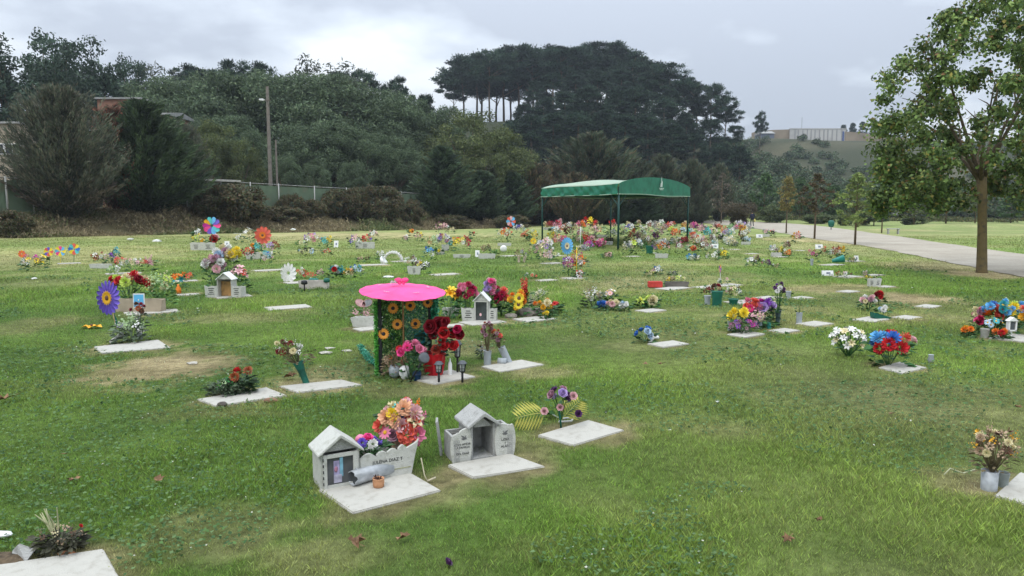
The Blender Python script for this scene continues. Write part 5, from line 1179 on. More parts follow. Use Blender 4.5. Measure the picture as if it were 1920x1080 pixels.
# ------------------------------------------------------------------ pink parasol memorial
def par_memorial():
    L0, R0 = G(714, 703), G(806, 668); Y0 = L0.y
    # green netted panel between two black posts, in a frame object
    e_ = empty('garland_screen', L0, 0, 'green garland screen on black posts with six orange daisies under the pink parasol', 'screen')
    d = at(806, 600, L0.y + .32); hl = at(714, 556, L0.y).z - L0.z; W_ = d.x - L0.x; D_ = .32
    bp_ = BLACKP
    for nm, x, y in (('post', 0, 0), ('post', W_, D_)): MB().box((0, 0, hl / 2), (.035, .03, hl + .02), bp_).build(nm, e_, .003, (x, y, 0))
    MB().tube([(0, 0, hl - .01), (W_, D_, hl - .01)], .012, bp_, 6).build('crossbar', e_)
    r = np.random.RandomState(8); n_ = 9000; u = r.rand(n_); z = r.rand(n_) * (hl - .12) + .08
    C = np.stack([u * W_, u * D_ + r.normal(size=n_) * .012 + .02, z], 1)
    right = u > .48; cols = np.where(right[:, None], tone(r, n_, [(.03, .22, .11), (.05, .3, .17), (.25, .42, .3), (.02, .12, .07)]), tone(r, n_, [(.035, .12, .02), (.06, .2, .03), (.02, .07, .015)]))
    k_ = ~((z < .26) & (r.rand(n_) < .35)); C, cols = C[k_], cols[k_]
    inst('garland', leaves_mesh('garland', C, rdir(r, len(C)), rdir(r, len(C)), .032, .010, cols, attr_mat('tinsel', .45, .4)), e_)
    n_ = 2600; z = r.rand(n_) * (hl - .05); C = np.stack([-.035 + r.normal(size=n_) * .010, -.01 + r.normal(size=n_) * .02, z], 1)
    inst('side_garland', leaves_mesh('side', C, rdir(r, n_), rdir(r, n_), .03, .008, tone(r, n_, [(.06, .3, .03), (.1, .42, .05), (.03, .16, .02)]), attr_mat('tinsel')), e_)
    n_ = 1500; z = hl * .42 + r.rand(n_) * (hl * .55); C = np.stack([W_ + .05 + r.normal(size=n_) * .016, D_ + r.normal(size=n_) * .02, z], 1)
    inst('side_garland', leaves_mesh('side', C, rdir(r, n_), rdir(r, n_), .045, .018, tone(r, n_, [(.03, .28, .13), (.05, .36, .2), (.02, .15, .08)]), attr_mat('tinsel')), e_)
    for px, py in ((737,578),(769,573),(802,567),(745,608),(779,607),(719,626)):
        f = (px - 714) / 92.; q = at(px, py, L0.y + D_ * f - .02) - L0
        o = inst('daisy', fmesh('sun', 'apricot', 'black'), e_, q, Vector((rf.uniform(-.15, .35), -1, .1)).to_track_quat('Z', 'Y'), .059)
    # parasol
    c = at(755, 545, L0.y + .12); Rp = U(81, c.y); e2 = empty('parasol', Vector((c.x, c.y, L0.z)), 0, 'bright pink paper parasol spread over the garland screen', 'parasol')
    zc = c.z - L0.z; mb = MB(); n_ = 32; pm = M('pink_paper', (.80, .085, .28), .75, .10, 4, .4, 25); vs = [(0, 0, .05)]; rings = 4
    for j in range(1, rings + 1):
        for i in range(n_): a = 2 * PI * i / n_; rr_ = Rp * j / rings; vs.append((rr_ * math.cos(a), rr_ * math.sin(a), .05 - .055 * (j / rings) ** 1.3 - (.006 * j / rings if i % 2 else 0)))
    fs = [(0, 1 + i, 1 + (i + 1) % n_) for i in range(n_)] + [(1 + j * n_ + i, 1 + (j + 1) * n_ + i, 1 + (j + 1) * n_ + (i + 1) % n_, 1 + j * n_ + (i + 1) % n_) for j in range(rings - 1) for i in range(n_)]
    mb.add(vs, fs, pm); cv = mb.build('canopy', e2); cv.location.z = zc; cv.rotation_euler = (.09, .05, 0); cv.modifiers.new('s', 'SOLIDIFY').thickness = .003
    mb = MB()
    for i in range(16): a = 2 * PI * i / 16; mb.tube([(0, 0, .035), (Rp * .97 * math.cos(a), Rp * .97 * math.sin(a), -.012)], .003, M('bamboo', (.35, .2, .09), .6, .1), 4)
    mb.build('rib', cv)
    mb = MB()
    for a0 in (.3, 1.7, 2.7, 4.1, 5.3):
        for i in range(5): a = a0 + i * .05; rr_ = Rp * (.6 + .02 * (i % 2)); mb.add([(rr_ * math.cos(a) - .012, rr_ * math.sin(a), .02), (rr_ * math.cos(a), rr_ * math.sin(a) - .006, .02), (rr_ * math.cos(a) + .012, rr_ * math.sin(a), .02), (rr_ * math.cos(a), rr_ * math.sin(a) + .006, .02)], [(0, 1, 2, 3)], petal('palepink'))
    o = mb.build('pattern', cv); o.location.z = .014
    MB().tube([(.0, 0, 0.02), (0, 0, zc + .03)], .009, M('bamboo', None or (.35, .2, .09)), 6).build('shaft', e2)
    b = at(753, 527, c.y) - Vector(e2.location); mb = MB()
    for sg in (-1, 1): mb.ball((sg * .035, 0, .01), .032, pm, 2, (1.2, .5, .85), .12, random.Random(4)); mb.ball((sg * .02, 0, -.02), .018, pm, 2, (1, .5, 1), .1, random.Random(5))
    mb.ball((0, 0, 0), .014, pm, 2); o = mb.build('bow', e2, loc=b)
    for i in range(2): inst('white_flower', fmesh('pom', 'white'), e2, b + Vector((-.065 - .03 * i, -.01, -.02)), None, .022)
    # red ribbed vase + roses
    p = G(814, 704); p.z += .014; mb = MB(); n_ = 28; rm = M('red_gloss', (.42, .01, .018), .3, .15, 9, stain=(.2, .005, .01)); vs = []
    H_ = U(42, p.y)
    for z_, r_ in ((0, .085), (.04, .095), (H_ * .6, .11), (H_, .12), (H_, .11), (.02, .08)):
        for i in range(n_): a = 2 * PI * i / n_; k = r_ * (1 + (.05 if i % 2 else 0)); vs.append((k * math.cos(a), k * math.sin(a), z_))
    mb.add(vs, [(j * n_ + i, j * n_ + (i + 1) % n_, (j + 1) * n_ + (i + 1) % n_, (j + 1) * n_ + i) for j in range(5) for i in range(n_)] + [tuple(range(5 * n_, 6 * n_))], rm); o = mb.build('flower_vase', loc=p); tag(o, 'ribbed glossy red pot holding the big red roses', 'vase')
    e3 = empty('flower_bouquet', p, 0, 'big deep red roses with dark leaves in the ribbed red pot', 'flowers')
    for px, py, s_, c in ((824,609,34,'darkred'),(808,613,30,'darkred'),(836,604,22,'darkred'),(833,624,26,'red'),(849,626,26,'red'),(863,628,22,'darkred'),(851,649,24,'red'),(858,618,20,'crimson'),(828,640,18,'red'),(818,656,22,'coral'),(834,649,22,'red'),(812,628,20,'darkred')):
        q = at(px, py, p.y - .03 + rf.uniform(-.06, .05)); inst('flower', fmesh('rose', c), e3, q - p, Vector((rf.uniform(-.4, .5), -1, rf.uniform(.1, .8))).to_track_quat('Z', 'Y'), U(s_, p.y) / 2 * .86)
    mb = MB(); leafclump(mb, random.Random(3), .34, .2, .30, 150, M('dark_artificial_leaves', (.012, .06, .035), .5, .2, 9), .085, .2, .3); mb.build('foliage', e3)
    # hydrangeas and dried bunch
    bouquet(G(770, 712), .36, .41, 'pink coral hotpink pink red', 'coral pink hydrangeas and roses in front of the garland screen', ('pom', 'rose'), 9, .085, dome=.45, flat=.5, green=.7, lean=(0, 0))
    q = M('dry_twigs', (.24, .18, .11), .85, .25, 12); bouquet(G(742, 706), .30, .28, 'tan tan brown rust', 'dried brown flower bunch left of the spotlight', 'fill', 26, .05, green=2.6, gmat=q, dome=.8)
    bouquet(G(733, 700) + Vector((0, .05, 0)), .13, .42, 'blue skyblue white', 'blue and white fabric flowers in front of the left screen post', ('rose', 'pom'), 4, .055, dome=.25, green=.3)
    bouquet(G(786, 700) + Vector((0, .1, .0)), .14, .42, 'teal teal green', 'dark teal fabric rose between the hydrangeas and red roses', 'rose', 3, .08, dome=.3, green=.5)
    # spotlight, bowls, small pots
    p = G(769, 716); e4 = empty('solar_spotlight', p, 0, 'round black solar spotlight on a leaning spike', 'garden light'); hd_ = at(795, 671, p.y) - p
    MB().tube([(0, 0, 0), hd_ * .5, hd_], .009, BLACKP, 6).build('stake', e4); mb = MB(); mb.lathe([(.02, -.05), (.05, -.03), (.056, .01), (.05, .016), (.001, .014)], DGREYP, None, 18, False); o = mb.build('lamp_head', e4, loc=hd_); o.rotation_euler = Vector((.5, -.75, .5)).to_track_quat('Z', 'Y').to_euler()
    o = MB().lathe([(.02, 0), (.055, .03), (.058, .09), (.045, .125), (.038, .12), (.04, .07)], GREYP, None, 16).build('stone_bowl', loc=G(740, 708)); tag(o, 'round grey stone pot at the foot of the screen', 'pot')
    o = MB().lathe([(.03, 0), (.058, .05), (.05, .11), (.03, .13), (.001, .132)], WHITEM, None, 16).build('white_orb', loc=G(759, 710)); tag(o, 'white round pot beside the leaning spotlight spike', 'pot')
    o = MB().lathe([(.035, 0), (.045, .05), (.04, .09), (.036, .085), (.03, .02)], M('dark_blue_glaze', (.01, .04, .10), .3, .2), None, 16).build('blue_pot', loc=G(782, 713)); tag(o, 'small dark blue glazed pot beside the slab with lanterns', 'pot')
    o = MB().lathe([(.019, 0), (.021, .01), (.021, .11), (.008, .145), (.006, .17), (.001, .171)], WHITEM, None, 14).build('white_bottle', loc=G(844, 705) + Vector((0, 0, .014))); tag(o, 'slim white bottle between the two solar lanterns', 'bottle')
    def lantern(px, py, hpx, label):
        p = G(px, py); h = U(hpx, p.y); e5 = empty('solar_lantern', p, .4, label, 'garden lantern')
        MB().tube([(0, 0, -.02), (0, 0, h * .52)], .012, BLACKP, 8).build('post', e5); z = h * .5; mb = MB()
        for i in range(6):
            a = PI / 3 * i; mb.tube([(.026 * math.cos(a), .026 * math.sin(a), z), (.036 * math.cos(a), .036 * math.sin(a), h * .86)], .0035, BLACKP, 4)
        mb.lathe([(.012, z - .01), (.03, z), (.03, z + .008)], BLACKP, None, 12); mb.lathe([(.036, h * .66), (.034, h * .66 + .004)], BLACKP, None, 12, False); mb.build('cage', e5)
        MB().lathe([(.022, z + .006), (.028, h * .84)], M('frosted_glass', (.4, .42, .42), .25, .1), None, 12).build('glass', e5)
        MB().lathe([(.055, h * .86), (.05, h * .89), (.035, h * .95), (.03, h)], DGREYP, None, 4).build('lid', e5, .002)
    lantern(823, 719, 43, 'black solar lantern before the ribbed red pot'); lantern(867, 717, 42, 'black solar lantern at the right end of the memorial slab'); lantern(858, 700, 64, 'taller black lantern post half hidden behind the red roses')
    r = np.random.RandomState(3); n_ = 1500; t_ = r.rand(n_); a, b, c = G(712, 690), G(690, 680), G(676, 662)
    P_ = np.array([np.array(a) * (1 - t) ** 2 + np.array(b) * 2 * t * (1 - t) + np.array(c + Vector((0, 0, .06))) * t * t for t in t_]); P_ += r.normal(size=P_.shape) * .017; P_[:, 2] += .03
    o = bpy.data.objects.new('garland', leaves_mesh('fg', P_, rdir(r, n_), rdir(r, n_), .035, .008, tone(r, n_, [(.02, .25, .14), (.08, .4, .28), (.015, .13, .08)]), attr_mat('tinsel'))); COL.objects.link(o); tag(o, 'strand of green tinsel garland lying on the grass left of the screen', 'garland')
par_memorial()

# ------------------------------------------------------------------ wind spinners
def spinner(px, py, rpx, basepx, cols, label, cen='gold', tilt=.0, xs_=1.0, n_=14, name='flower_windmill', rings=1, stick='green', leaf=False):
    b = G(*basepx); q = at(px, py, b.y) - b; R_ = U(rpx, b.y); e_ = empty(name, b, 0, label, 'pinwheel')
    stm = {'green': GREENP, 'white': WHITEM, 'yellow': petal('yellow'), 'tan': M('cane', (.5, .38, .2), .6, .1)}[stick]
    MB().tube([(0, .01, 0), q + Vector((0, .02, 0))], max(.006, R_ * .04), stm, 6).build('stick', e_)
    cols = cols.split(); M_ = Vector((tilt, -1, .05)).to_track_quat('Z', 'Y')
    nP = n_ if rings == 1 else n_
    for g, c in enumerate(cols if len(cols) <= 2 and rings > 1 else [None]):
        pass
    groups = {}
    for i in range(n_):
        c = cols[i % len(cols)]; a = 2 * PI * i / n_; e0 = Vector((math.cos(a), math.sin(a), 0)); s_ = Vector((-math.sin(a), math.cos(a), 0)) * PI / n_
        mb = groups.setdefault(c, MB()); mb.add([e0 * .12, e0 * .55 - s_ * .8 + Vector((0, 0, .06)), e0 * .88 - s_ * .75 + Vector((0, 0, .10)), e0 * 1.0 + s_ * .1, e0 * .85 + s_ * .7, e0 * .5 + s_ * .6], [(0, 1, 2, 3, 4, 5)], petal(c))
    for c, mb in groups.items(): inst('petals', mb.mesh('petals'), e_, q, M_, (R_ * xs_, R_, R_))
    if cen: 
        inst('centre', fmesh('sun', cen, 'brown'), e_, q + Vector((0, -.012 - R_ * .1, 0)), M_, (R_ * .42 * xs_, R_ * .42, R_ * .42))
    if leaf: mb = MB(); mb.add([(0, 0, .1), (-.03, 0, .2), (-.045, 0, .33), (-.005, 0, .24)], [(0, 1, 2, 3)], GREENP); mb.build('leaf', e_)
    return e_
spinner(203, 558, 34, (222, 632), 'violet', 'big violet flower windmill with sunflower centre on a stick', 'gold', .25, .62, 18, leaf=True, stick='tan')
spinner(493, 441, 17, (488, 492), 'coral', 'giant orange daisy windmill on a teal stick', 'orange', .1, .95, 11)
spinner(1063, 461, 17, (1066, 518), 'skyblue', 'bright blue flower windmill with cream centre', 'cream', .15, .72, 16)
spinner(541, 512, 20, (548, 528), 'white', 'large white windmill flower tilted over the pinkish wreath', None, -.3, .9, 12)
spinner(397, 423, 17, (397, 468), 'hotpink violet skyblue turquoise gold magenta', 'rainbow pinwheel over the two panel white planter', None, .1, 1, 10, 'pinwheel')
spinner(41, 476, 7, (47, 497), 'orange coral', 'small orange pinwheel at the far left', None, .1, 1, 8, 'pinwheel')
spinner(91, 472, 9, (93, 496), 'coral yellow violet', 'orange and violet pinwheel, second of the small row at far left', None, .1, 1, 8, 'pinwheel')
spinner(113, 471, 10, (113, 494), 'yellow skyblue hotpink', 'yellow and pink pinwheel on a lime stick in the small row', None, .1, 1, 8, 'pinwheel', stick='yellow')
spinner(139, 467, 11, (138, 493), 'blue yellow coral turquoise', 'tallest blue and yellow pinwheel of the small row', None, .1, 1, 8, 'pinwheel')
spinner(958, 415, 10, (950, 458), 'coral skyblue palepink', 'coral and blue pinwheel above the red and white planter', None, .1, .9, 8, 'pinwheel')
spinner(1350, 504, 8, (1352, 530), 'purple pink gold', 'small violet and orange pinwheel standing alone in mid lawn', None, .9, .6, 8, 'pinwheel', stick='white')
o = spinner(1000, 452, 6, (1000, 470), 'yellow gold', 'yellow pinwheel left of the left canopy post', None, .2, 1, 6, 'pinwheel')
mb = MB(); mb.tube([(0, 0, 0), (0, 0, .75)], .008, petal('yellow'), 5); mb.ball((0, 0, .76), .014, WHITEM, 1); o = mb.build('yellow_rod', loc=G(1081, 520)); tag(o, 'thin yellow rod standing right of the blue windmill', 'rod')
mb = MB(); mb.tube([(0, 0, 0), (0, 0, .95)], .012, WHITEM, 5); o = mb.build('white_rod', loc=G(1088, 468)); tag(o, 'thin pale rod beside the pink and orange far bouquets', 'rod')
print('memorials')

# ------------------------------------------------------------------ nearer graves
DRYL = M('dry_foliage', (.16, .13, .07), .8, .3, 12); GRYL = M('grey_green_foliage', (.10, .14, .08), .7, .3, 10)
# violet windmill grave
tube_vase(G(207, 643), .03, .04, .18, M('pale_vase', (.5, .5, .47), .6, .08), 'pale tube vase lying aslant on the whitish slab', (0, .95), .5)
gb(246, 642, 62, 55, 'palegreen white palegreen grey', 'grey-green and white filler bunch beneath the violet windmill', 'fill', 14, 16, green=2.2, gmat=GRYL, far=False, flat=.8, dome=.8)
vz = G(262, 636); tube_vase(vz, .035, .045, .19, GREYP, 'grey tube vase holding the wilted dark red blooms'); bouquet(vz, .26, .32, 'darkred brown rust darkred', 'wilted dark red blooms in the grey vase under the tan planter', 'pom', 7, .075, z0=.16, green=.8, gmat=GRYL, dome=.5)
mb = MB(); q = G(172, 616)
for i in range(5): a = i * 1.2; e0 = Vector((math.cos(a) * .15, math.sin(a) * .10, 0)); mb.add([(0, 0, .03), e0 * .6 + Vector((-e0.y * .5, e0.x * .5, .05)), e0 + Vector((0, 0, .02)), e0 * .6 + Vector((e0.y * .5, -e0.x * .5, .05))], [(0, 1, 2, 3)], petal('gold'))
mb.ball((0, 0, .05), .02, petal('brown'), 1); o = mb.build('fallen_flower', loc=q); tag(o, 'yellow flower head lying in the grass left of the violet windmill', 'flower')
# tan planter
p = G(265, 584); w_ = U(84, p.y); planter(p, w_, U(26, p.y), .2, 'tan planter box with scalloped top behind the violet windmill', M('tan_concrete', (.36, .30, .22), .9, .08, 6, .3, 60), -.02, 3, .05)
gb(246, 580, 78, 62, 'red red cream red lime darkred', 'red and cream roses on the left half of the tan planter', ('pom', 'rose'), 15, 17, far=False, z0=.1, dome=.55)
gb(300, 580, 62, 62, 'palegreen lime palegreen cream', 'pale green hydrangea sprigs on the right half of the tan planter', 'fill', 26, 17, far=False, z0=.1, green=2, gmat=M('fresh_leaves', (.12, .26, .07), .6, .2, 10), dome=.75)
q = G(265, 591); e_ = empty('picture_card', q + Vector((0, -.05, 0)), 0, 'blue picture card in a white frame before the tan planter', 'picture'); hz = U(14, q.y); zc = at(265, 563, q.y).z - q.z
MB().box((0, 0, zc), (U(22, q.y), .012, U(27, q.y)), WHITEM).build('frame', e_, .003); MB().box((0, -.008, zc), (U(18, q.y), .004, U(23, q.y)), M('sky_picture', (.12, .42, .7), .4, .2, 8, stain=(.5, .6, .66))).build('picture', e_)
mb = MB(); mb.ball((0, -.012, zc + .01), .012, WHITEM, 1, (1, .3, 1.6)); mb.ball((0, -.012, zc - .055), .012, M('picture_ink', (.03, .05, .09), .5, .1), 1, (1.3, .3, .7)); mb.build('picture_mark', e_); MB().box((0, .01, zc * .45), (.02, .01, zc * .9), WHITEM).build('stand', e_)
# orange bottle and neighbours
o = MB().lathe([(.03, 0), (.05, .02), (.05, .1), (.02, .16), (.02, .19), (.001, .19)], petal('orange'), None, 14).build('orange_bottle', loc=G(335, 551)); tag(o, 'bright orange squat bottle beside the tan planter grave', 'bottle')
gb(333, 540, 34, 28, 'orange coral teal', 'orange blossoms and teal leaf by the orange bottle', 'lily', 6, 12, far=True); gb(322, 548, 26, 24, 'teal paleblue', 'teal and pale blue sprig left of the orange bottle', 'pom', 4, 10, far=True)
# white twin planter with gable house
def niche_trio(px, py, wpx, hpx, label, marks=True, door='open', rz=-.03, hfrac=(.33, .72), mat=None, inner=None):
    p = G(px, py); W_ = U(wpx, p.y); h = U(hpx, p.y); mat = mat or CONC; e_ = empty('niche_planter', p, rz, label, 'grave niche')
    x0, x1 = -W_ / 2, W_ / 2; a, b = x0 + W_ * hfrac[0], x0 + W_ * hfrac[1]; d_ = min(.25, W_ * .4); hb = h * .72; th = .014; mb = MB(); c = (a + b) / 2
    mb.box((a + th / 2, d_ / 2, hb / 2), (th, d_, hb), mat); mb.box((b - th / 2, d_ / 2, hb / 2), (th, d_, hb), mat); mb.box((c, d_ - th / 2, hb / 2 - .001), (b - a - 2 * th - .002, th, hb), mat); mb.box((c, d_ * .45, th / 2), (b - a - 2 * th - .002, d_ * .8, th), mat)
    mb.prism([(a + .002, hb + .001), (b - .002, hb + .001), (c, hb + h * .22)], .004, .02, mat); mb.build('niche_body', e_, .0015)
    r_ = gable_roof(b - a, d_, hb, h * .24, .02, .014, WHITEM if mat is CONC else mat).build('roof', e_, .002); r_.location.x = c
    if inner: MB().box((c, d_ * .6, hb * .45), (b - a - 2 * th - .01, .01, hb * .8), inner).build('picture', e_)
    if door == 'glass': 
        f_ = MB(); f_.box((c, -.004, hb - .012), (b - a - .004, .01, .02), mat); f_.box((c, -.004, .012), (b - a - .004, .01, .02), mat); f_.box((a + .012, -.004, hb / 2), (.02, .01, hb - .046), mat); f_.box((b - .012, -.004, hb / 2), (.02, .01, hb - .046), mat); dd = f_.build('door', e_); MB().box((c, .002, hb / 2), (b - a - .05, .003, hb - .05), gm_).build('glass', dd)
        MB().ball((c - .01, -.001, hb * .33), .02, petal('palepink'), 1, (1, .25, 1.4), .2).build('figurine', dd)
    for i, (u, v, fl) in enumerate(((x0, a - .002, -1), (b + .002, x1, 1))):
        m = MB(); hp = h * .48; pts = [(u, 0), (v, 0)] + ([(v + .0, hp)] if fl < 0 else [(v + .02, hp)]) + [(u + (v - u) * f, hp * (.93 + .07 * math.cos(f * 12))) for f in (.8, .6, .4, .2)] + ([(u - .02, hp)] if fl < 0 else [(u, hp)])
        m.prism(pts, -.002, .014, mat); w = m.build('planter', e_, .001); m = MB(); m.box(((u + v) / 2, d_ - .01, hp * .42), (v - u - .004, .014, hp * .84), mat); xe = u + .009 if fl < 0 else v - .009; m.box((xe, d_ / 2, hp * .42), (.014, d_ - .036, hp * .83), mat); m.build('planter_body', w); MB().box(((u + v) / 2, d_ / 2, hp * .3), (v - u - .034, d_ - .04, hp * .6), SOIL).build('soil', w)
        if marks:
            m = MB(); q = random.Random(i + px)
            for j in range(4): m.box(((u + v) / 2 + q.uniform(-.004, .004), -.0035, hp * (.74 - .15 * j)), ((v - u) * q.uniform(.35, .62), .002, hp * .055), INK)
            m.build('inscription', w)
    return e_
niche_trio(419, 558, 68, 48, 'white niche with gable roof and two planters holding a golden picture', inner=M('gold_picture', (.42, .24, .09), .5, .3, 14, stain=(.12, .07, .06)), hfrac=(.33, .74))
gb(403, 552, 46, 68, 'mauve palepink mauve white', 'mauve and white flowers in the left planter of the gable niche', 'pom', 12, 15, far=False, z0=.1, dome=.6, green=.8)
gb(425, 548, 50, 70, 'white cream mauve paleblue', 'tall white hydrangeas behind the gable niche roof', 'pom', 10, 18, far=False, z0=.2, dome=.45)
gb(448, 552, 40, 48, 'palepink mauve palepink coral', 'pale pink lilies in the right planter of the gable niche', 'lily', 10, 15, far=False, z0=.1, dome=.7)
gb(442, 548, 34, 62, 'yellow lime yellow', 'bright yellow flowers over the right planter of the gable niche', 'pom', 5, 15, far=False, z0=.25, dome=.4, green=.1)
niche_trio(898, 603, 64, 56, 'white glazed niche with lettered planters right of the parasol', True, 'glass', -.12, (.36, .78))
gb(876, 598, 44, 62, 'crimson pink crimson mauve pink', 'crimson and pink flowers in the left planter of the white glazed niche', 'pom', 16, 13, far=False, z0=.1, dome=.7); gb(862, 585, 24, 45, 'palepink palepink pink', 'pale pink rose heads rising left of the white glazed niche', 'rose', 5, 12, far=False, dome=.3, green=.3)
gb(921, 592, 30, 62, 'pink palepink hotpink crimson lilac', 'tall pink flower column in the right planter of the white glazed niche', 'pom', 12, 13, far=False, z0=.1, dome=.7)
# yellow lilies + turf behind parasol
gb(842, 598, 44, 62, 'yellow yellow gold', 'yellow lilies standing behind the right edge of the parasol', 'lily', 6, 20, far=False, dome=.35, green=.8)
o = planter(G(845, 592), .22, .14, .14, 'small pale crown-shaped planter half hidden by the parasol screen', None, .1, 3, .03)
# butterfly planter
planter(G(690, 612), U(52, G(690, 612).y), U(20, G(690, 612).y), .18, 'white stone planter with scalloped rim left of the parasol', CONC, .05, 4, .04)
p = G(683, 608); mb = MB(); e_ = empty('butterfly_ornament', p, 0, 'pink and grey wire butterfly over the white scalloped planter', 'ornament'); hz = at(683, 570, p.y).z - p.z
MB().tube([(0, 0, .05), (0, 0, hz)], .004, M('pink_wire', (.5, .25, .25), .5, .1), 5).build('stake', e_)
for sg, c in ((-1, 'palepink'), (1, 'grey')):
    mb = MB(); pts = [(sg * (.02 + .075 * math.sin(a) * 1.0 + .03), 0, hz + .015 + .055 * math.cos(a) + .02 * math.sin(a)) for a in [2 * PI * i / 12 for i in range(12)]]; mb.add(pts, [tuple(range(12))], petal(c)); mb.tube(pts + [pts[0]], .004, M('pink_wire', None or (.5, .25, .25)), 4); mb.build('wing', e_)
gb(683, 606, 50, 30, 'tan grey palepink', 'sparse dried sprigs in the white scalloped planter', 'fill', 10, 12, far=False, green=.8, gmat=DRYL, dome=.8)
gb(755, 524, 20, 10, 'white cream', 'white blossom peeking behind the parasol bow', 'pom', 3, 7, far=True) if False else None
# leaning green vase with wilted bunch
p = G(575, 720); tube_vase(p, .03, .05, .23, GREENP, 'dark green cone vase leaning left behind the second slab', (0, -.34), 0)
b_ = bouquet(p + Vector((-.075, 0, .19)), .30, .26, 'darkred white brown darkred cream white', 'wilted dark red and white bunch in the leaning green vase', ('pom', 'fill'), 16, .055, green=1.2, gmat=DRYL, dome=.8, lean=(-.06, 0))
mb = MB(); q = random.Random(7)
for i in range(9): a = q.uniform(-.9, .5); mb.tube([(0, 0, 0), (math.sin(a) * .07, q.uniform(-.04, .04), .16), (math.sin(a) * .14, q.uniform(-.06, .06), q.uniform(.27, .38))], [.003, .002, .001], GRYL, 3)
mb.build('sprig', b_)
# low clump with two red blooms
gb(420, 741, 62, 38, 'palegreen green', 'low grey-green weed clump at the left of the slab pair', 'fill', 8, 12, far=False, green=4, gmat=GRYL, dome=.7)
gb(450, 737, 62, 48, 'rust red rust', 'dark green leafy clump topped by two red blooms', 'pom', 3, 15, far=False, green=4.5, gmat=M('deep_leaves', (.03, .07, .025), .6, .25, 10), dome=.4)
mb = MB(); q = random.Random(4)
for i in range(14): a = q.uniform(0, 6.28); mb.tube([(0, 0, 0), (math.cos(a) * .1, math.sin(a) * .08, .1), (math.cos(a) * .2, math.sin(a) * .15, q.uniform(.08, .28))], [.003, .002, .001], M('deep_leaves', None or (.03, .07, .025)), 3)
o = mb.build('weed_tuft', loc=G(462, 736)); tag(o, 'wiry dark weed stems spreading beside the two red blooms', 'weeds')
o = MB().ball((0, 0, .02), .035, M('dark_pebble', (.10, .085, .075), .9, .2, 20), 2, (1.3, .8, .7), .12, random.Random(2)).build('pebble', loc=G(417, 762)); tag(o, 'dark pebble at the front edge of the left slab of the pair', 'stone')
o = MB().ball((0, 0, .02), .04, M('brown_clod', (.22, .13, .08), .9, .2, 20), 2, (1.5, .8, .6), .15, random.Random(3)).build('clod', loc=G(508, 755)); tag(o, 'reddish earth clod in front of the gap between the slab pair', 'clod')
for px, py, s_, lb in ((618,655,.05,'pale shard of stone in the grass left of the garland strand'),(651,660,.05,'flat greyish paper scrap nearest the garland strand'),(610,664,.06,'greyish torn scrap on the grass below the pale shard'),(362,683,.05,'small pale scrap on the bare brown patch'),(66,524,.07,'white stone on the grass at far left'),(665,506,.0,'')):
    if s_: o = MB().ball((0, 0, s_ * .3), s_, M('pale_scrap', (.42, .40, .35), .8, .15, 20) if px != 66 else WHITEM, 1, (1.4, .8, .35), .3, random.Random(px)).build('scrap', loc=G(px, py)); tag(o, lb, 'scrap')
# twin leaning vases
p = G(914, 684); tube_vase(p, .04, .045, .16, GREYP, 'upright grey tube vase left of the slab with leaning vases'); bouquet(p, .16, .34, 'mauve rust brown mauve', 'dried mauve flowers in the upright grey vase', 'pom', 16, .042, z0=.15, green=.5, gmat=DRYL, dome=.62)
p = G(954, 681); tube_vase(p, .042, .042, .2, GREYP, 'long grey tube vase leaning left over the slab edge', (0, -.42)); bouquet(p + Vector((-.1, 0, .17)), .15, .22, 'rust coral mauve brown', 'dried coral roses spilling from the leaning grey vase', 'pom', 12, .045, green=.4, gmat=DRYL, dome=.85, lean=(-.02, 0))
o = MB().tube([(0, 0, .035), (.09, -.02, .035)], .038, GREYP, 14).build('grave_vase', loc=G(934, 683)); tag(o, 'short grey tube lying between the upright and the leaning vase', 'vase')
gb(903, 672, 20, 36, 'grey tan', 'thin greyish dead sprigs left of the twin vases', 'fill', 5, 10, far=False, green=1, gmat=GRYL, dome=.8)
# sunflower rockery
for px, py, s_, lb in ((988,592,.14,'large grey rock at the centre of the sunflower rockery'),(1008,588,.10,'smaller grey rock right of the big rockery stone'),(958,596,.08,'dark stone at the left foot of the sunflower rockery')):
    o = MB().ball((0, 0, s_ * .3), s_, M('rock', (.22, .20, .17), .95, .2, 9, .8, 20), 2, (1.3, .8, .65), .1, random.Random(px)).build('rock', loc=G(px, py)); tag(o, lb, 'stone')
gb(940, 592, 34, 50, 'coral lilac crimson pink coral', 'coral and lilac clump left of the sunflowers', 'pom', 9, 15, far=False, dome=.5)
e_ = gb(970, 594, 40, 52, 'gold orange', 'small orange backing flowers of the sunflower rockery', 'pom', 6, 12, far=False, dome=.6)
for px, py, s_ in ((973,559,11),(972,571,10)):
    inst('sunflower', fmesh('sun', 'yellow'), e_, at(px, py, e_.location.y - .12) - e_.location, Vector((.1, -1, .15)).to_track_quat('Z', 'Y'), U(s_, e_.location.y) * .95)
for i in range(1): inst('sunflower', fmesh('sun', 'gold'), e_, at(968, 577, e_.location.y - .06) - e_.location, Vector((-.3, -1, .15)).to_track_quat('Z', 'Y'), .05)
gb(984, 590, 28, 62, 'red red coral', 'tall red gladiolus above the sunflowers', 'spike', 4, 26, far=False, dome=.5)
mb = MB(); q = random.Random(3); e_ = empty('white_branches', G(992, 586), 0, 'bundle of white twiggy branches leaning right over the rockery', 'branches')
for i in range(9): x1 = q.uniform(.02, .30); z1 = q.uniform(.22, .40); mb.tube([(0, 0, .1), (x1 * .5, 0, z1 * .6 + .05), (x1, q.uniform(-.05, .05), z1)], [.007, .005, .002], M('white_twig', (.5, .46, .38), .8, .15, 20), 4)
mb.build('twigs', e_)
for i in range(12): inst('bud', fmesh('mini', 'cream'), e_, (q.uniform(.0, .3), q.uniform(-.05, .05), q.uniform(.22, .42)), None, .014)
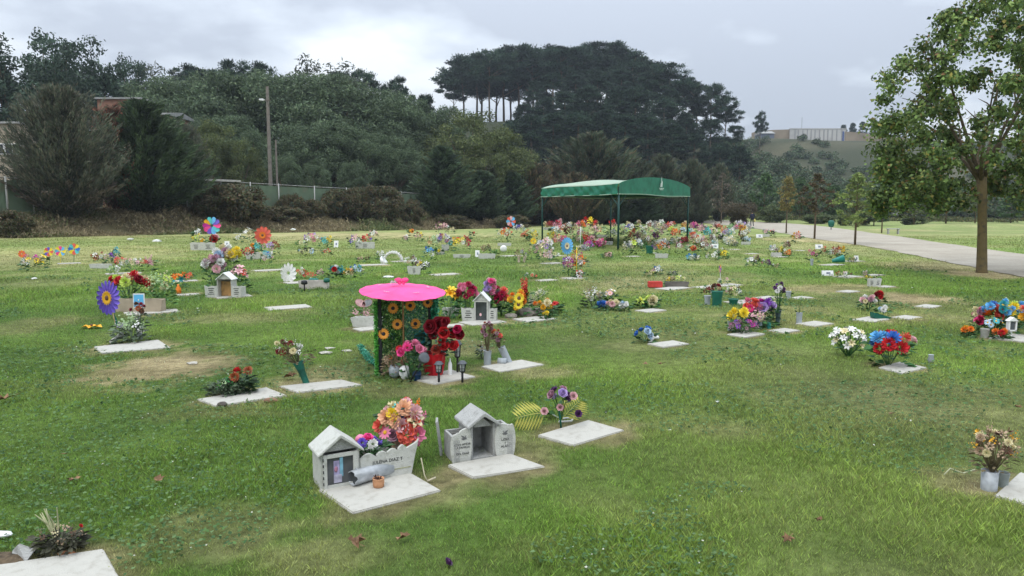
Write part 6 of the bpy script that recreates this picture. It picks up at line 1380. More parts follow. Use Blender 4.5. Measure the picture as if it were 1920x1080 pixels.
gb(1020, 592, 44, 32, 'orange yellow cream gold', 'low orange and yellow blooms at the right of the rockery', 'pom', 9, 12, far=False, dome=.7); gb(1040, 586, 26, 24, 'coral lilac red', 'scarlet and lilac flowers at the far right of the rockery', 'lily', 5, 12, far=False, dome=.6); gb(1022, 598, 14, 14, 'yellow', 'small yellow pair of blooms at the right front of the rockery', 'pom', 2, 9, far=False)
gb(1012, 572, 26, 34, 'white cream', 'white budding sprigs behind the right of the rockery', 'fill', 8, 9, far=False, green=.5)
# white and blue wreath etc
gb(1112, 578, 42, 44, 'white cream tan white', 'white statice sprays at the left of the long low wreath', 'fill', 16, 13, far=False, green=.9, gmat=GRYL, dome=.8); gb(1145, 575, 30, 36, 'white white palepink', 'white spiky blooms rising over the long low wreath', 'daisy', 5, 13, far=False, dome=.5)
gb(1128, 582, 20, 17, 'skyblue blue', 'bright sky-blue flower low in the long wreath', 'pom', 2, 14, far=False, green=.3); gb(1150, 582, 34, 20, 'cream palepink tan', 'cream and pinkish blooms in the middle of the long low wreath', 'pom', 8, 10, far=False, green=.4); gb(1171, 584, 22, 18, 'white paleblue', 'pale blue-white blooms at the right end of the long low wreath', 'pom', 5, 10, far=False, green=.4)
gb(1200, 578, 18, 22, 'yellow yellow lime', 'yellow upright flower left of the cream drooping bloom', 'lily', 3, 14, far=False, green=.5, dome=.5); gb(1222, 578, 28, 24, 'cream lime', 'large cream drooping bloom behind the slab', 'rose', 3, 16, far=False, green=.5, dome=.5)
e_ = gb(1208, 642, 42, 32, 'blue blue paleblue', 'fallen royal blue roses on the grass left of a slab', 'rose', 6, 13, far=False, green=.8, dome=.8)
tube_vase(G(1218, 643), .02, .03, .10, WHITEM, 'small white cup tipped beside the fallen blue roses', (0, .5)); o = MB().ball((0, 0, .03), .03, WHITEM, 2, (1.2, .9, .9)).build('white_ball', loc=G(1231, 637)); tag(o, 'little white ball right of the tipped white cup', 'ball')
# middle right groups
gb(1386, 622, 46, 46, 'yellow yellow gold', 'yellow rose cluster at the left of the violet bouquets', 'pom', 5, 17, far=False, dome=.45)
gb(1395, 626, 60, 30, 'purple mauve magenta mauve', 'low purple statice wreath over the nearest slab of the violet group', 'mini', 18, 9, far=False, green=.8, gmat=GRYL, dome=.8)
gb(1408, 612, 42, 52, 'coral pink coral hotpink', 'coral pink roses above the low purple wreath', ('rose', 'pom'), 8, 16, far=False, dome=.45); gb(1432, 612, 50, 54, 'purple magenta purple lilac', 'vivid magenta purple blooms in the middle of the violet group', ('pom', 'rose'), 9, 16, far=False, dome=.45)
gb(1420, 616, 44, 34, 'mauve palepink cream', 'dusty pink filler beneath the magenta blooms', 'fill', 12, 13, far=False, dome=.7); gb(1449, 600, 26, 48, 'palegreen lime cream', 'pale green sprigs between the two violet vases', 'fill', 8, 10, far=False, green=1.5, gmat=GRYL, dome=.7)
tube_vase(G(1424, 616), .035, .045, .17, M('blue_grey_vase', (.30, .36, .40), .5, .1), 'blue-grey vase under the magenta blooms'); tube_vase(G(1441, 616), .035, .02, .09, M('teal_glaze', (.02, .22, .18), .4, .1), 'small teal pot right of the blue-grey vase'); tube_vase(G(1369, 620), .035, .04, .13, TINM, 'silver wrapped vase at the left end of the violet group')
p = G(1458, 610); tube_vase(p, .03, .045, .22, M('dark_vase', (.07, .11, .12), .5, .1), 'tall dark vase with deep purple and white flowers'); bouquet(p, .21, .42, 'darkpurple purple white darkpurple palepink', 'deep purple and white flowers in the tall dark vase', 'pom', 9, .065, z0=.2, dome=.42, green=1)
p = G(1498, 606); tube_vase(p, .042, .045, .16, GREYP, 'short plain grey vase alone above a slab'); bouquet(p, .1, .26, 'green', 'few dark dead sprigs in the short plain grey vase', 'fill', 3, .04, z0=.15, dome=.3, green=.3)
gb(1590, 668, 70, 62, 'white cream white', 'big white lily bush standing in the grass without a slab', 'lily', 34, 14, far=False, green=.5, dome=.85, flat=.8)
p = G(1666, 686); bouquet(p, U(80, p.y), U(74, p.y), 'red red blue red skyblue coral red', 'big red carnations round bright blue ones above a slab', 'pom', 14, .13, dome=.75, flat=.7, green=1)
gb(1708, 668, 18, 38, 'palepink rust', 'single pale red bloom right of the red and blue carnations', 'rose', 1, 15, far=False, dome=.3, green=.1)
o = MB().lathe([(.02, 0), (.035, .03), (.025, .07), (.03, .09)], GREYP, None, 10).build('grey_figurine', loc=G(1745, 680)); tag(o, 'tiny grey figurine in the grass right of the red and blue bouquet', 'figurine')
gb(1628, 582, 36, 28, 'palepink white mauve cream', 'pinkish white roses left of the bright red rose', 'pom', 8, 10, far=False, green=.8); gb(1647, 572, 20, 27, 'red darkred', 'bright red rose on a stem above the dark green boat planter', 'rose', 3, 15, far=False, green=.5, dome=.5)
mb = MB(); mb.prism([(-.14, 0), (.12, 0), (.16, .05), (-.17, .09)], -.05, .05, GREENP); o = mb.build('boat_planter', bevel=.004, loc=G(1650, 598)); o.rotation_euler = (0, .15, .2); tag(o, 'dark green boat-shaped planter tipped on a slab', 'planter'); gb(1654, 597, 22, 24, 'white paleblue', 'white fabric flowers spilling over the dark green boat planter', 'pom', 4, 11, far=False, green=.3)
# right edge group
p = G(1872, 632); Yr = p.y
for px, py, w_, h_, c, n_, f_, k_, lb in ((1815,631,26,20,'orange gold','6','11','pom','orange marigolds at the left of the right-edge group'),(1834,627,20,38,'crimson hotpink','3','14','rose','crimson rose at the foot of the right-edge group'),(1832,620,24,46,'pink cream mauve','7','11','pom','pink sprig rising at the left of the right-edge group'),
      (1862,622,40,52,'coral orange coral','3','22','rose','large coral orange bloom topping the right-edge group'),(1872,622,66,62,'skyblue blue teal lime skyblue','12','15','pom','blue and teal fabric flowers filling the right-edge group'),(1893,616,40,54,'lime yellow lime','8','13','pom','lime yellow flowers at the top of the right-edge group'),
      (1908,612,24,50,'skyblue coral','3','15','pom','blue and coral flower cut by the right edge'),(1860,628,44,34,'white paleblue teal','8','13','daisy','white and teal daisies low in the right-edge group'),(1875,636,34,20,'orange orange red','4','14','pom','orange blooms on the ground in the right-edge group'),(1925,630,30,60,'gold coral','5','14','pom','orange flowers just beyond the right edge')):
    gb(px, py, w_, h_, c, lb, k_, int(n_), float(f_), far=False, dome=.55, green=.6)
tube_vase(G(1846, 633), .05, .055, .12, TERRA if False else M('stone_pot', (.3, .3, .27), .8, .1), 'square grey stone pot at the front of the right-edge group'); q = G(1895, 634); e_ = empty('grave_lantern', q, 0, 'white little lantern house in the right-edge group', 'lantern'); hz = at(1895, 618, q.y).z - q.z
MB().box((0, 0, hz / 2), (.02, .02, hz), WHITEM).build('post', e_); mb = MB(); mb.box((-.045, 0, hz + .05), (.02, .06, .13), WHITEM); mb.box((.045, 0, hz + .05), (.02, .06, .13), WHITEM); mb.box((0, 0, hz - .01), (.11, .06, .018), WHITEM); mb.prism([(-.07, hz + .116), (.07, hz + .116), (0, hz + .17)], -.04, .04, WHITEM); mb.build('house', e_, .002); MB().box((0, .0, hz + .05), (.068, .03, .10), DGREYP).build('window', e_)
# bottom right metal vase
p = G(1854, 918); mb = MB(); mb.lathe([(.044, 0), (.047, .12), (.044, .12), (.04, .01)], TINM, None, 22, False); mb.lathe([(.044, .001), (.001, .001)], TINM, None, 22, False); o = mb.build('metal_vase', loc=p); tag(o, 'short galvanised metal cylinder vase at the right edge', 'vase')
bouquet(p + Vector((.035, .03, .03)), .27, .27, 'tan gold tan cream tan brown', 'dried beige and gold flower head bundle in the metal vase', ('pom', 'fill', 'mini'), 34, .05, z0=.08, green=1.4, gmat=DRYL, dome=.78, flat=.7)
gb(1884, 886, 20, 22, 'darkred', 'dark red dried rose in the beige bundle at the right edge', 'rose', 1, 17, far=False, green=0, dome=.2, stems=False).location.z += .07
tube_vase(G(1880, 912), .03, .035, .09, M('clear_grey', (.22, .25, .24), .3, .1), 'dull glass jar right behind the metal vase')
mb = MB(); mb.tube([(0, 0, .01), (.05, .02, .045), (.12, .0, .02), (.22, .04, .03)], .004, M('pale_straw', (.45, .45, .3), .8, .1), 5); o = mb.build('straw', loc=G(1770, 893)); tag(o, 'pale bent straw stalk lying left of the metal vase', 'stem')
# bottom left
gb(112, 1034, 100, 60, 'tan brown cream brown', 'dried dark weed bunch behind the bottom left slab', 'fill', 12, 14, far=False, green=3.5, gmat=M('dead_dark', (.07, .07, .045), .8, .3, 12), dome=.7); gb(150, 1005, 14, 22, 'red', 'tiny red fabric bud over the dried dark weeds', 'rose', 1, 9, far=False, green=.0, dome=.2)
mb = MB(); q = random.Random(8); lf = M('pale_stalk', (.42, .42, .24), .7, .15, 10)
for i in range(7): x1 = q.uniform(-.12, .02); mb.tube([(0, 0, 0), (x1 * .5, 0, .1), (x1, q.uniform(-.03, .03), q.uniform(.14, .23))], [.006, .005, .002], lf, 4)
o = mb.build('pale_stalks', loc=G(108, 1018)); tag(o, 'cluster of pale yellow bare stalks behind the bottom left slab', 'stalks')
mb = MB(); mb.add([(-.06, 0, 0), (.03, -.02, .005), (.055, .01, .05), (-.03, .02, .075), (-.065, .03, .04)], [(0, 1, 2, 3, 4)], CONCG); mb.add([(-.06, .012, 0), (.03, -.008, .005), (.055, .022, .05), (-.03, .032, .075), (-.065, .042, .04)], [(4, 3, 2, 1, 0)], CONCG); o = mb.build('pot_shard', loc=G(42, 1052)); tag(o, 'broken beige pot shard at the bottom left slab', 'shard')
o = MB().ball((0, 0, .0), .1, SOIL, 2, (1.3, .8, .35), .1, random.Random(1)).build('soil_heap', loc=G(5, 1052)); tag(o, 'small heap of dark soil at the bottom left edge', 'soil')
o = MB().ball((0, 0, .03), .035, WHITEM, 2, (1.6, .8, .5), .15, random.Random(1)).build('white_scrap', loc=G(4, 1012)); tag(o, 'crumpled white wrapper at the left edge', 'scrap')
mb = MB(); mb.ball((0, 0, .01), .03, M('orange_leaf', (.45, .19, .09), .8, .2), 1, (1.8, .8, .25), .3, random.Random(1)); o = mb.build('dry_leaf', loc=G(125, 1040)); tag(o, 'orange curled leaf on the edge of the bottom left slab', 'leaf')
# dry leaves
DL = M('dry_leaf', (.20, .115, .06), .8, .25, 30)
for px, py, s_, lb in ((668,1030,.075,'largest curled brown leaf in the grass at the bottom centre'),(757,1018,.05,'small brown leaf right of the largest curled leaf'),(298,910,.055,'brown leaf on the lawn left of the glazed niche'),(138,909,.05,'tan leaf on the lawn at the left'),(1476,1024,.05,'reddish brown leaf on the lawn at the bottom right'),(1240,688,.05,'pale brown leaf right of its twin in mid lawn'),(1211,688,.05,'pale brown leaf left of its twin in mid lawn'),(10,755,.08,'brown leaf at the left edge'),
      (1345,760,.03,'tiny white leaf fleck in mid lawn'),(1535,985,.03,'small pinkish leaf scrap at the lower right'),(545,712,.08,'crumpled orange-brown leaf beside the leaning green vase'),(866,520,.0,''),(1908,770,.04,'small brown leaf near the right edge'),(125,858,.03,'thin brown leaf stalk at the left lawn'),(1672,782,.03,'tiny brown leaf left of the right edge lawn')):
    if not s_: continue
    q = random.Random(px); mb = MB(); n_ = 11; vs = [(0, 0, s_ * .12)]
    for i in range(n_): a = 2 * PI * i / n_; rr_ = s_ * (1 if i % 2 == 0 else .5) * q.uniform(.7, 1.1); vs.append((rr_ * math.cos(a), rr_ * math.sin(a) * .75, s_ * q.uniform(.1, .65)))
    mb.add(vs, [(0, 1 + i, 1 + (i + 1) % n_) for i in range(n_)], DL if 'white' not in lb else WHITEM); mb.tube([vs[0], (s_ * 1.3, s_ * .3, s_ * .4)], .0015, DL, 3)
    o = mb.build('dry_leaf', loc=G(px, py) + Vector((0, 0, .025))); o.rotation_euler = (0, 0, q.uniform(0, 6)); tag(o, lb, 'leaf')
gb(838, 1063, 20, 12, 'darkpurple mauve', 'small purple fallen flower at the bottom centre', 'rose', 1, 16, far=False, green=0, stems=False); gb(1221, 992, 8, 8, 'yellow', 'single yellow dandelion in the lower right lawn', 'pom', 1, 7, far=False, green=.05)
print('near')

# ------------------------------------------------------------------ farther graves: px, base py, width, height, colours, kind, blooms, bloom px, label
FAR = [
(62,508,46,30,'magenta pink yellow','pom',9,12,'fallen magenta and yellow wreath at the far left'),(80,500,22,26,'yellow yellow','daisy',3,12,'yellow sunflower ring on the right of the fallen wreath'),(45,505,14,22,'coral cream','pom',3,9,'coral bud at the left end of the fallen wreath'),
(186,495,34,22,'darkred rust white','pom',8,8,'dark red roses over the white box at left'),(205,493,22,18,'purple violet','pom',5,8,'purple bunch right of the dark red roses at left'),(217,492,20,28,'teal black teal','pom',5,9,'teal fabric bow behind the purple bunch'),(226,508,26,28,'coral pink','pom',6,9,'coral pink bunch left of the long pale wreath'),
(250,510,44,28,'white cream palepink','pom',14,8,'whitish wreath in the middle of the left-hand graves'),(214,514,28,16,'palegreen lime','pom',6,8,'pale green flowers lying on the low left slab'),(278,508,30,26,'coral palepink','spike',6,12,'salmon gladiolus stems right of the whitish wreath'),
(351,525,30,14,'coral orange','pom',4,9,'orange red petals behind the orange bottle'),
(371,463,22,26,'lime yellow lime','pom',7,8,'lime flowers in the left half of the far white planter'),(380,464,14,20,'gold orange','daisy',3,8,'orange daisies between lime and red flowers'),(402,462,20,24,'red crimson','rose',3,12,'big red rose in the right half of the far white planter'),(371,455,12,28,'white','pom',2,11,'white balloon-like flower above the lime flowers'),
(465,455,24,30,'white cream','lily',6,11,'white lilies left of the giant orange daisy'),(448,458,16,20,'peach cream','pom',4,7,'peach sprig left of the white lilies'),(466,488,30,26,'darkred crimson coral','pom',8,9,'dark red carnations under the giant orange daisy'),(474,475,16,22,'orange gold','daisy',3,9,'orange daisies just under the giant daisy'),(483,478,16,28,'turquoise teal','pom',4,9,'turquoise bunch directly below the giant daisy'),
(505,482,26,28,'lilac palepink','pom',7,9,'lilac blooms right below the giant daisy'),(516,480,22,30,'darkred rust','pom',7,8,'dark red flowers at the right of the giant daisy'),(501,504,26,36,'blue paleblue teal white','pom',10,9,'blue and white tall bunch on its own slab in front of the giant daisy'),
(566,466,26,16,'palegreen green cream','pom',6,7,'leafy green bunch left of the purple pink far flowers'),(586,465,34,28,'lilac purple pink cream','pom',11,8,'lilac purple and pink flowers on the left far lawn'),(577,480,36,16,'white paleblue black','pom',8,8,'white and pale blue fallen flowers in front of the lilac purple ones'),(607,466,16,22,'turquoise teal','pom',4,8,'teal flower right of the lilac purple ones'),(617,463,14,20,'yellow gold','pom',4,7,'small yellow stem flowers beside a white card'),(612,478,18,12,'red coral','pom',4,8,'red bunch lying before the small yellow flowers'),
(562,522,26,20,'palepink cream coral','pom',7,8,'cream and pink blooms beside the white windmill'),(578,523,34,14,'coral red coral','pom',9,7,'coral red low wreath on the slab right of the white windmill'),(600,522,16,18,'palepink mauve','pom',4,8,'mauve buds at the right end of the coral wreath'),
(628,522,24,26,'red teal','rose',4,12,'red rose and teal leaves right of the stone trough'),(639,522,18,26,'teal paleblue','lily',4,10,'pale teal lily flowers beside the red rose'),(655,522,26,18,'peach gold cream','pom',6,10,'peach and gold blooms between the two teal bunches'),(670,521,28,26,'teal blue paleblue','pom',9,8,'blue teal bunch at the right end of its row'),
(664,466,28,26,'black violet white','pom',8,8,'black and white bunch at the left of a far white planter'),(684,464,28,24,'coral red violet','pom',8,8,'red and violet flowers in the far white planter'),(699,452,18,22,'white palegreen','pom',5,8,'loose white flowers above the far white planter'),(675,492,14,10,'tan palepink','pom',3,7,'tan dried tuft behind the long white slab'),(689,493,10,14,'brown','pom',2,6,'dark brown dried tuft behind the long white slab'),
(714,487,16,16,'white','pom',4,8,'pure white roses left of the flower arch'),(760,455,14,14,'white palepink','pom',4,7,'white blossom group in the empty far lawn'),(772,442,14,14,'orange gold','lily',3,8,'orange lily far behind the white blossom group'),(787,453,16,18,'yellow darkred cream','pom',5,7,'yellow and dark red bunch in the empty far lawn'),
(829,438,30,22,'palepink mauve white','pom',10,7,'pink and white bunch against the foot of the bank'),(846,438,20,12,'cream tan','pom',5,6,'cream wreath at the foot of the bank'),(810,470,26,28,'cream peach palegreen','pom',9,8,'cream roses left of the lilac cluster'),(832,470,32,34,'lilac purple rust violet','pom',12,8,'lilac and rust cluster right of the cream roses'),(846,466,14,18,'teal paleblue','pom',3,8,'pale blue petals hanging off the lilac cluster'),
(805,493,24,32,'skyblue blue','pom',6,10,'sky blue bunch behind the yellow and black pompoms'),(824,478,14,14,'yellow','daisy',2,9,'single yellow daisy pair beside the sky blue bunch'),(866,474,42,32,'red coral yellow crimson gold','pom',14,9,'red yellow and crimson bunch in the white trough'),(772,512,30,34,'grey white brown tan','pom',11,8,'grey and white dried bunch in the white square planter'),(795,514,32,24,'lime yellow black white','pom',11,9,'yellow black and white pompoms beside the square planter'),(785,505,22,20,'white','lily',4,9,'white bow between grey bunch and yellow pompoms'),
(912,480,22,22,'brown tan black','pom',8,7,'dark dried bunch behind the fallen stone trough'),(928,484,14,16,'green teal','pom',3,8,'green cloth flower right of the dark dried bunch'),(946,457,30,32,'coral white red orange','pom',12,8,'orange-red and white bunch under the coral pinwheel'),(974,444,26,24,'white paleblue violet cream','pom',9,8,'white and blue bunch right of the coral pinwheel'),(984,452,10,20,'coral orange','spike',2,12,'lone salmon spike left of the yellow pinwheel'),(1002,462,16,34,'yellow gold','pom',7,8,'golden yellow column left of the left canopy post'),
(886,442,8,8,'red','pom',1,8,'single red dot flower on the far empty lawn'),(879,450,10,8,'white palegreen','pom',2,6,'tiny white bud in the far empty lawn'),(976,492,24,26,'tan brown grey','pom',7,8,'grey dried flowers in a pair of cream vases'),(1000,488,20,30,'grey tan green','pom',6,8,'greenish withered flowers left of the big white bunch'),
(1022,488,36,42,'white white lilac cream','pom',14,11,'large white and lilac hydrangea bunch below the left canopy post'),(1028,494,40,26,'tan cream grey palepink','pom',12,9,'beige dried roses at the foot of the large white bunch'),(1045,468,22,30,'coral pink magenta','pom',8,8,'coral and magenta tuft left of the blue windmill'),(995,523,26,12,'palegreen grey coral','pom',6,7,'small grey green wreath left of the blue windmill grave'),
(1065,520,22,40,'purple magenta white pink','pom',14,9,'purple and pink column at the left of the blue windmill grave'),(1077,516,20,44,'red orange cream','pom',8,11,'red tulip over cream daisies in the blue windmill grave'),(1088,518,16,44,'magenta lilac orange','pom',9,9,'magenta and orange column at the right of the blue windmill grave'),(1086,521,20,14,'coral red','pom',4,11,'orange red ball flowers on the ground of the blue windmill grave'),(1092,500,26,18,'gold peach cream','spike',4,10,'golden gladiolus fanning right from the blue windmill grave'),
(1138,485,20,12,'tan brown palepink','pom',7,8,'small tan wreath alone in front of the front canopy post'),(1219,517,22,10,'cream lime','pom',5,9,'cream low flowers far right of the blue windmill'),(1232,515,20,16,'paleblue blue white','pom',6,8,'pale blue bunch beside the cream low flowers'),(1262,516,18,8,'black grey','pom',4,7,'dark grey clump behind the stone planter'),(1252,537,12,18,'yellow cream','pom',3,8,'yellow bloom at the left end of the dark stone planter'),(1268,532,36,16,'cream tan lime','pom',10,8,'cream dried row of flowers in the dark stone planter'),
(1326,566,20,34,'brown green darkred','pom',6,10,'dark brown bunch in the light vase of the vase pair'),(1343,560,26,30,'darkred brown cream white','rose',6,11,'dark red and cream roses in the dark green vase'),(1376,566,32,32,'white palepink cream brown','pom',11,9,'white and pale pink bunch right of the dark green vase'),(1357,534,26,12,'palegreen white cream','pom',5,8,'faded greenish flowers under the violet pinwheel'),
(1409,500,24,20,'white white','lily',6,9,'white lily pair in mid right lawn'),(1418,500,14,22,'brown black','pom',5,7,'dark brown bunch right of the white lily pair'),(1437,502,20,16,'mauve pink darkpurple','pom',6,8,'mauve pink bunch in mid right lawn'),(1455,502,14,8,'tan green','pom',3,7,'dull low tuft right of the mauve pink bunch'),
(1449,480,18,22,'white paleblue','pom',6,8,'white box-like blooms left of the yellow ones near the road'),(1461,480,16,16,'yellow gold','pom',4,9,'bright yellow blooms near the road'),(1474,478,16,30,'mauve cream brown','pom',7,8,'mauve and cream spray between yellow and orange blooms'),(1477,483,18,16,'orange peach','pom',5,8,'orange peach bunch low near the road'),(1493,456,18,20,'orange gold coral','pom',6,9,'orange bunch nearest the dark red sapling'),(1448,446,10,16,'brown coral black','pom',4,6,'dark spiky flowers by the road edge'),(1435,440,12,10,'palepink grey','pom',4,6,'pale pinkish flowers by the road edge'),
(1523,492,20,24,'rust pink magenta','pom',6,9,'rust and magenta flowers on a thin pale vase'),(1544,476,12,14,'coral mauve','pom',3,9,'coral bud beneath the white plaque by the road'),(1556,482,12,14,'cream palegreen','pom',3,7,'cream buds left of the dark red and yellow pair'),(1567,486,22,24,'darkred rust','pom',7,9,'dark red bunch left of the golden bunch'),(1578,484,16,22,'gold orange yellow','pom',5,9,'golden bunch right of the dark red bunch'),(1598,492,14,10,'tan grey','pom',3,7,'grey tuft beside the white stone curl'),(1582,520,30,12,'palepink rust brown','pom',7,7,'pinkish dead flowers by the leaning white plaque'),(1622,517,12,10,'white cream','pom',3,7,'white buds on the thin slab right of the pinkish dead flowers'),
(1478,556,12,14,'cream palepink','pom',2,8,'tiny cream bud in a short grey pot on mid right lawn'),(1630,528,14,12,'lime yellow','pom',3,7,'lime tuft in the small box with bars'),(1644,526,12,12,'brown black','pom',2,7,'dark tuft in the small box with bars'),
(1240,477,20,26,'orange gold rust','pom',7,8,'orange bunch on white trough before the canopy right half'),(1227,478,14,22,'mauve purple','pom',4,8,'mauve bunch left of the orange trough bunch'),(1251,476,12,20,'rust coral','pom',4,6,'rusty stalks right of the orange trough bunch'),(1273,476,16,24,'pink mauve','pom',5,8,'lone pink mauve flower bush before the right canopy post'),(1298,489,26,14,'blue skyblue black','pom',7,8,'blue bunch with dark leaves before the right canopy post'),(1308,488,12,10,'white coral','pom',3,7,'white and coral end of the blue bunch'),
(1335,488,26,14,'white cream','pom',6,8,'white low flowers before the brown spiky bunch'),(1350,485,22,20,'black white grey','pom',7,8,'black and white bunch left of the yellow star bunch'),(1358,486,20,18,'yellow lime','pom',5,9,'yellow star bunch in mid right lawn'),(1320,476,34,30,'brown mauve tan','pom',13,8,'brown mauve spiky bunch right of the right canopy post'),(1330,474,16,20,'white palepink','pom',5,8,'white bunch hanging on the brown mauve one'),(1341,464,16,14,'white paleblue','pom',4,8,'white framed small flowers right of the brown mauve bunch'),
(1187,478,20,30,'yellow cream lime','lily',8,10,'pale yellow star lilies beneath the canopy crest'),(1176,478,22,26,'white cream grey','pom',8,8,'off-white bunch behind the front canopy post foot'),(1196,472,18,26,'white paleblue','pom',6,8,'white bluish bunch right of the pale yellow star lilies'),(1185,455,22,24,'orange rust coral','pom',8,9,'orange rust bunch above the pale yellow star lilies'),(1167,452,12,24,'black white','pom',5,7,'black and white bunch touching the front canopy post'),(1200,456,22,22,'brown mauve cream','pom',8,8,'brown bunch right of the orange rust one'),(1212,462,20,20,'palepink tan','pom',6,8,'palepink bunch above the green far pot'),(1209,470,14,16,'green green','pom',3,9,'dark green leafy pot before the palepink bunch')]
for px, by, w_, h_, c, k_, n_, f_, lb in FAR:
    gb(px, by, w_, h_, c, lb + '', k_, n_, f_, far=True, name='flower_bouquet', dome=.62, green=1.0)
# crowded far rows round and behind the canopy
def landmark(px):
    t = [(1017, 'left canopy post'), (1143, 'rear canopy post'), (1160, 'front canopy post'), (1289, 'right canopy post'), (1352, 'bare grey sapling'), (1386, 'mushroom-shaped shrub'), (1411, 'walking person')]
    m, nm = min(t, key=lambda a: abs(a[0] - px)); d = px - m
    return ('just ' if abs(d) < 14 else 'slightly ' if abs(d) < 32 else 'well ') + ('left of the ' if d < 0 else 'right of the ') + nm
CR = [(1027,431,18,14,'rust cream darkred'),(1040,430,24,14,'red crimson pink'),(1050,424,10,12,'palepink grey'),(1044,440,24,14,'teal paleblue white'),(1056,442,16,20,'rust coral tan'),(1067,430,14,12,'tan brown'),(1066,448,20,22,'darkred brown'),(1076,440,18,20,'tan cream brown'),(1089,434,18,18,'coral pink orange'),(1104,432,26,20,'orange red hotpink yellow'),(1088,446,14,16,'white magenta'),(1113,442,18,16,'palepink cream'),(1126,440,20,16,'cream peach palegreen'),(1149,434,14,20,'coral red palepink'),
 (1147,446,22,14,'green palegreen white'),(1099,456,18,20,'orange coral cream'),(1106,462,24,18,'gold red pink'),(1104,468,20,14,'magenta lilac'),(1122,464,20,12,'red coral'),(1126,466,22,16,'hotpink magenta pink'),(1112,452,14,12,'mauve palepink'),(1080,458,16,18,'tan green'),(1035,452,18,16,'yellow lime'),(1030,462,14,10,'white cream'),(1092,470,26,8,'grey white'),(1142,458,16,12,'brown black'),(1058,462,12,18,'pink coral'),
 (1167,432,14,10,'palegreen white'),(1178,428,10,10,'cream'),(1182,436,24,14,'white violet black'),(1198,422,8,8,'cream tan'),(1172,440,14,12,'lime palegreen'),(1199,434,12,12,'cream lime'),(1203,446,20,14,'palegreen cream white'),(1218,428,14,12,'white rust'),(1210,436,10,10,'white cream'),(1222,444,12,12,'cream palegreen'),(1232,436,16,16,'palepink grey cream'),(1240,426,14,12,'white palegreen'),(1246,440,16,18,'rust palepink mauve'),(1236,450,16,20,'grey lilac palepink'),(1229,450,12,12,'magenta purple'),
 (1256,430,16,12,'rust coral cream'),(1258,442,14,16,'lime yellow'),(1266,446,20,16,'orange coral'),(1243,462,26,12,'white white grey'),(1232,460,20,8,'white cream'),(1270,456,26,8,'white cream'),(1283,432,14,14,'cream gold rust'),(1280,438,14,10,'paleblue white'),(1282,458,20,12,'rust crimson darkred'),(1298,434,12,16,'pink palepink magenta'),(1294,442,14,12,'teal turquoise white'),(1300,448,14,12,'coral orange'),(1312,440,22,18,'darkpurple magenta palepink'),(1304,458,22,14,'coral palepink red'),(1309,462,20,18,'white cream coral'),
 (1325,450,16,22,'turquoise teal turquoise'),(1302,430,14,12,'white coral pink'),(1316,458,18,12,'palepink coral'),(1331,446,10,16,'palegreen white'),(1338,442,14,14,'cream lime'),(1347,434,16,14,'rust brown coral'),(1357,442,16,14,'coral peach tan'),(1336,454,14,12,'white mauve'),(1350,452,12,12,'white black'),(1362,446,16,14,'paleblue lilac grey'),(1370,444,16,14,'paleblue turquoise white'),(1368,462,24,16,'white white cream'),(1360,456,10,10,'white black'),(1379,434,14,10,'pink white'),(1385,430,22,14,'white cream lilac'),
 (1391,436,14,14,'orange gold'),(1378,462,12,10,'cream white'),(1391,450,14,16,'darkred brown'),(1398,446,16,18,'cream gold white'),(1398,457,18,12,'white black paleblue'),(1403,434,12,12,'white grey'),(1318,470,12,14,'brown tan'),(1294,470,22,10,'palegreen green'),(1262,425,10,8,'coral'),(1230,424,10,8,'tan grey'),(1300,472,14,10,'orange red'),(1340,428,12,8,'grey rust'),(1322,432,10,8,'black mauve'),(1370,430,12,8,'palegreen green'),(957,428,12,12,'red darkred'),(1118,424,10,8,'rust tan')]
seen = {}
for px, by, w_, h_, c in CR:
    cs = [x.replace('pale', 'pale ').replace('dark', 'dark ').replace('hotpink', 'hot pink').replace('skyblue', 'sky blue') for x in dict.fromkeys(c.split())]
    row = 'back rows' if by < 436 else 'middle rows' if by < 452 else 'front rows'
    lb = ' and '.join(cs[:2]) + ' flowers, ' + row + ', ' + landmark(px)
    if lb in seen: lb = lb.replace(' flowers', ' small flowers'); 
    seen[lb] = 1
    gb(px, by, w_ * 1.05, h_ * 1.15, c, lb, 'pom', 9, max(7, w_ * .42), far=True, dome=.7, green=.8, group='flowers of the crowded far graves')
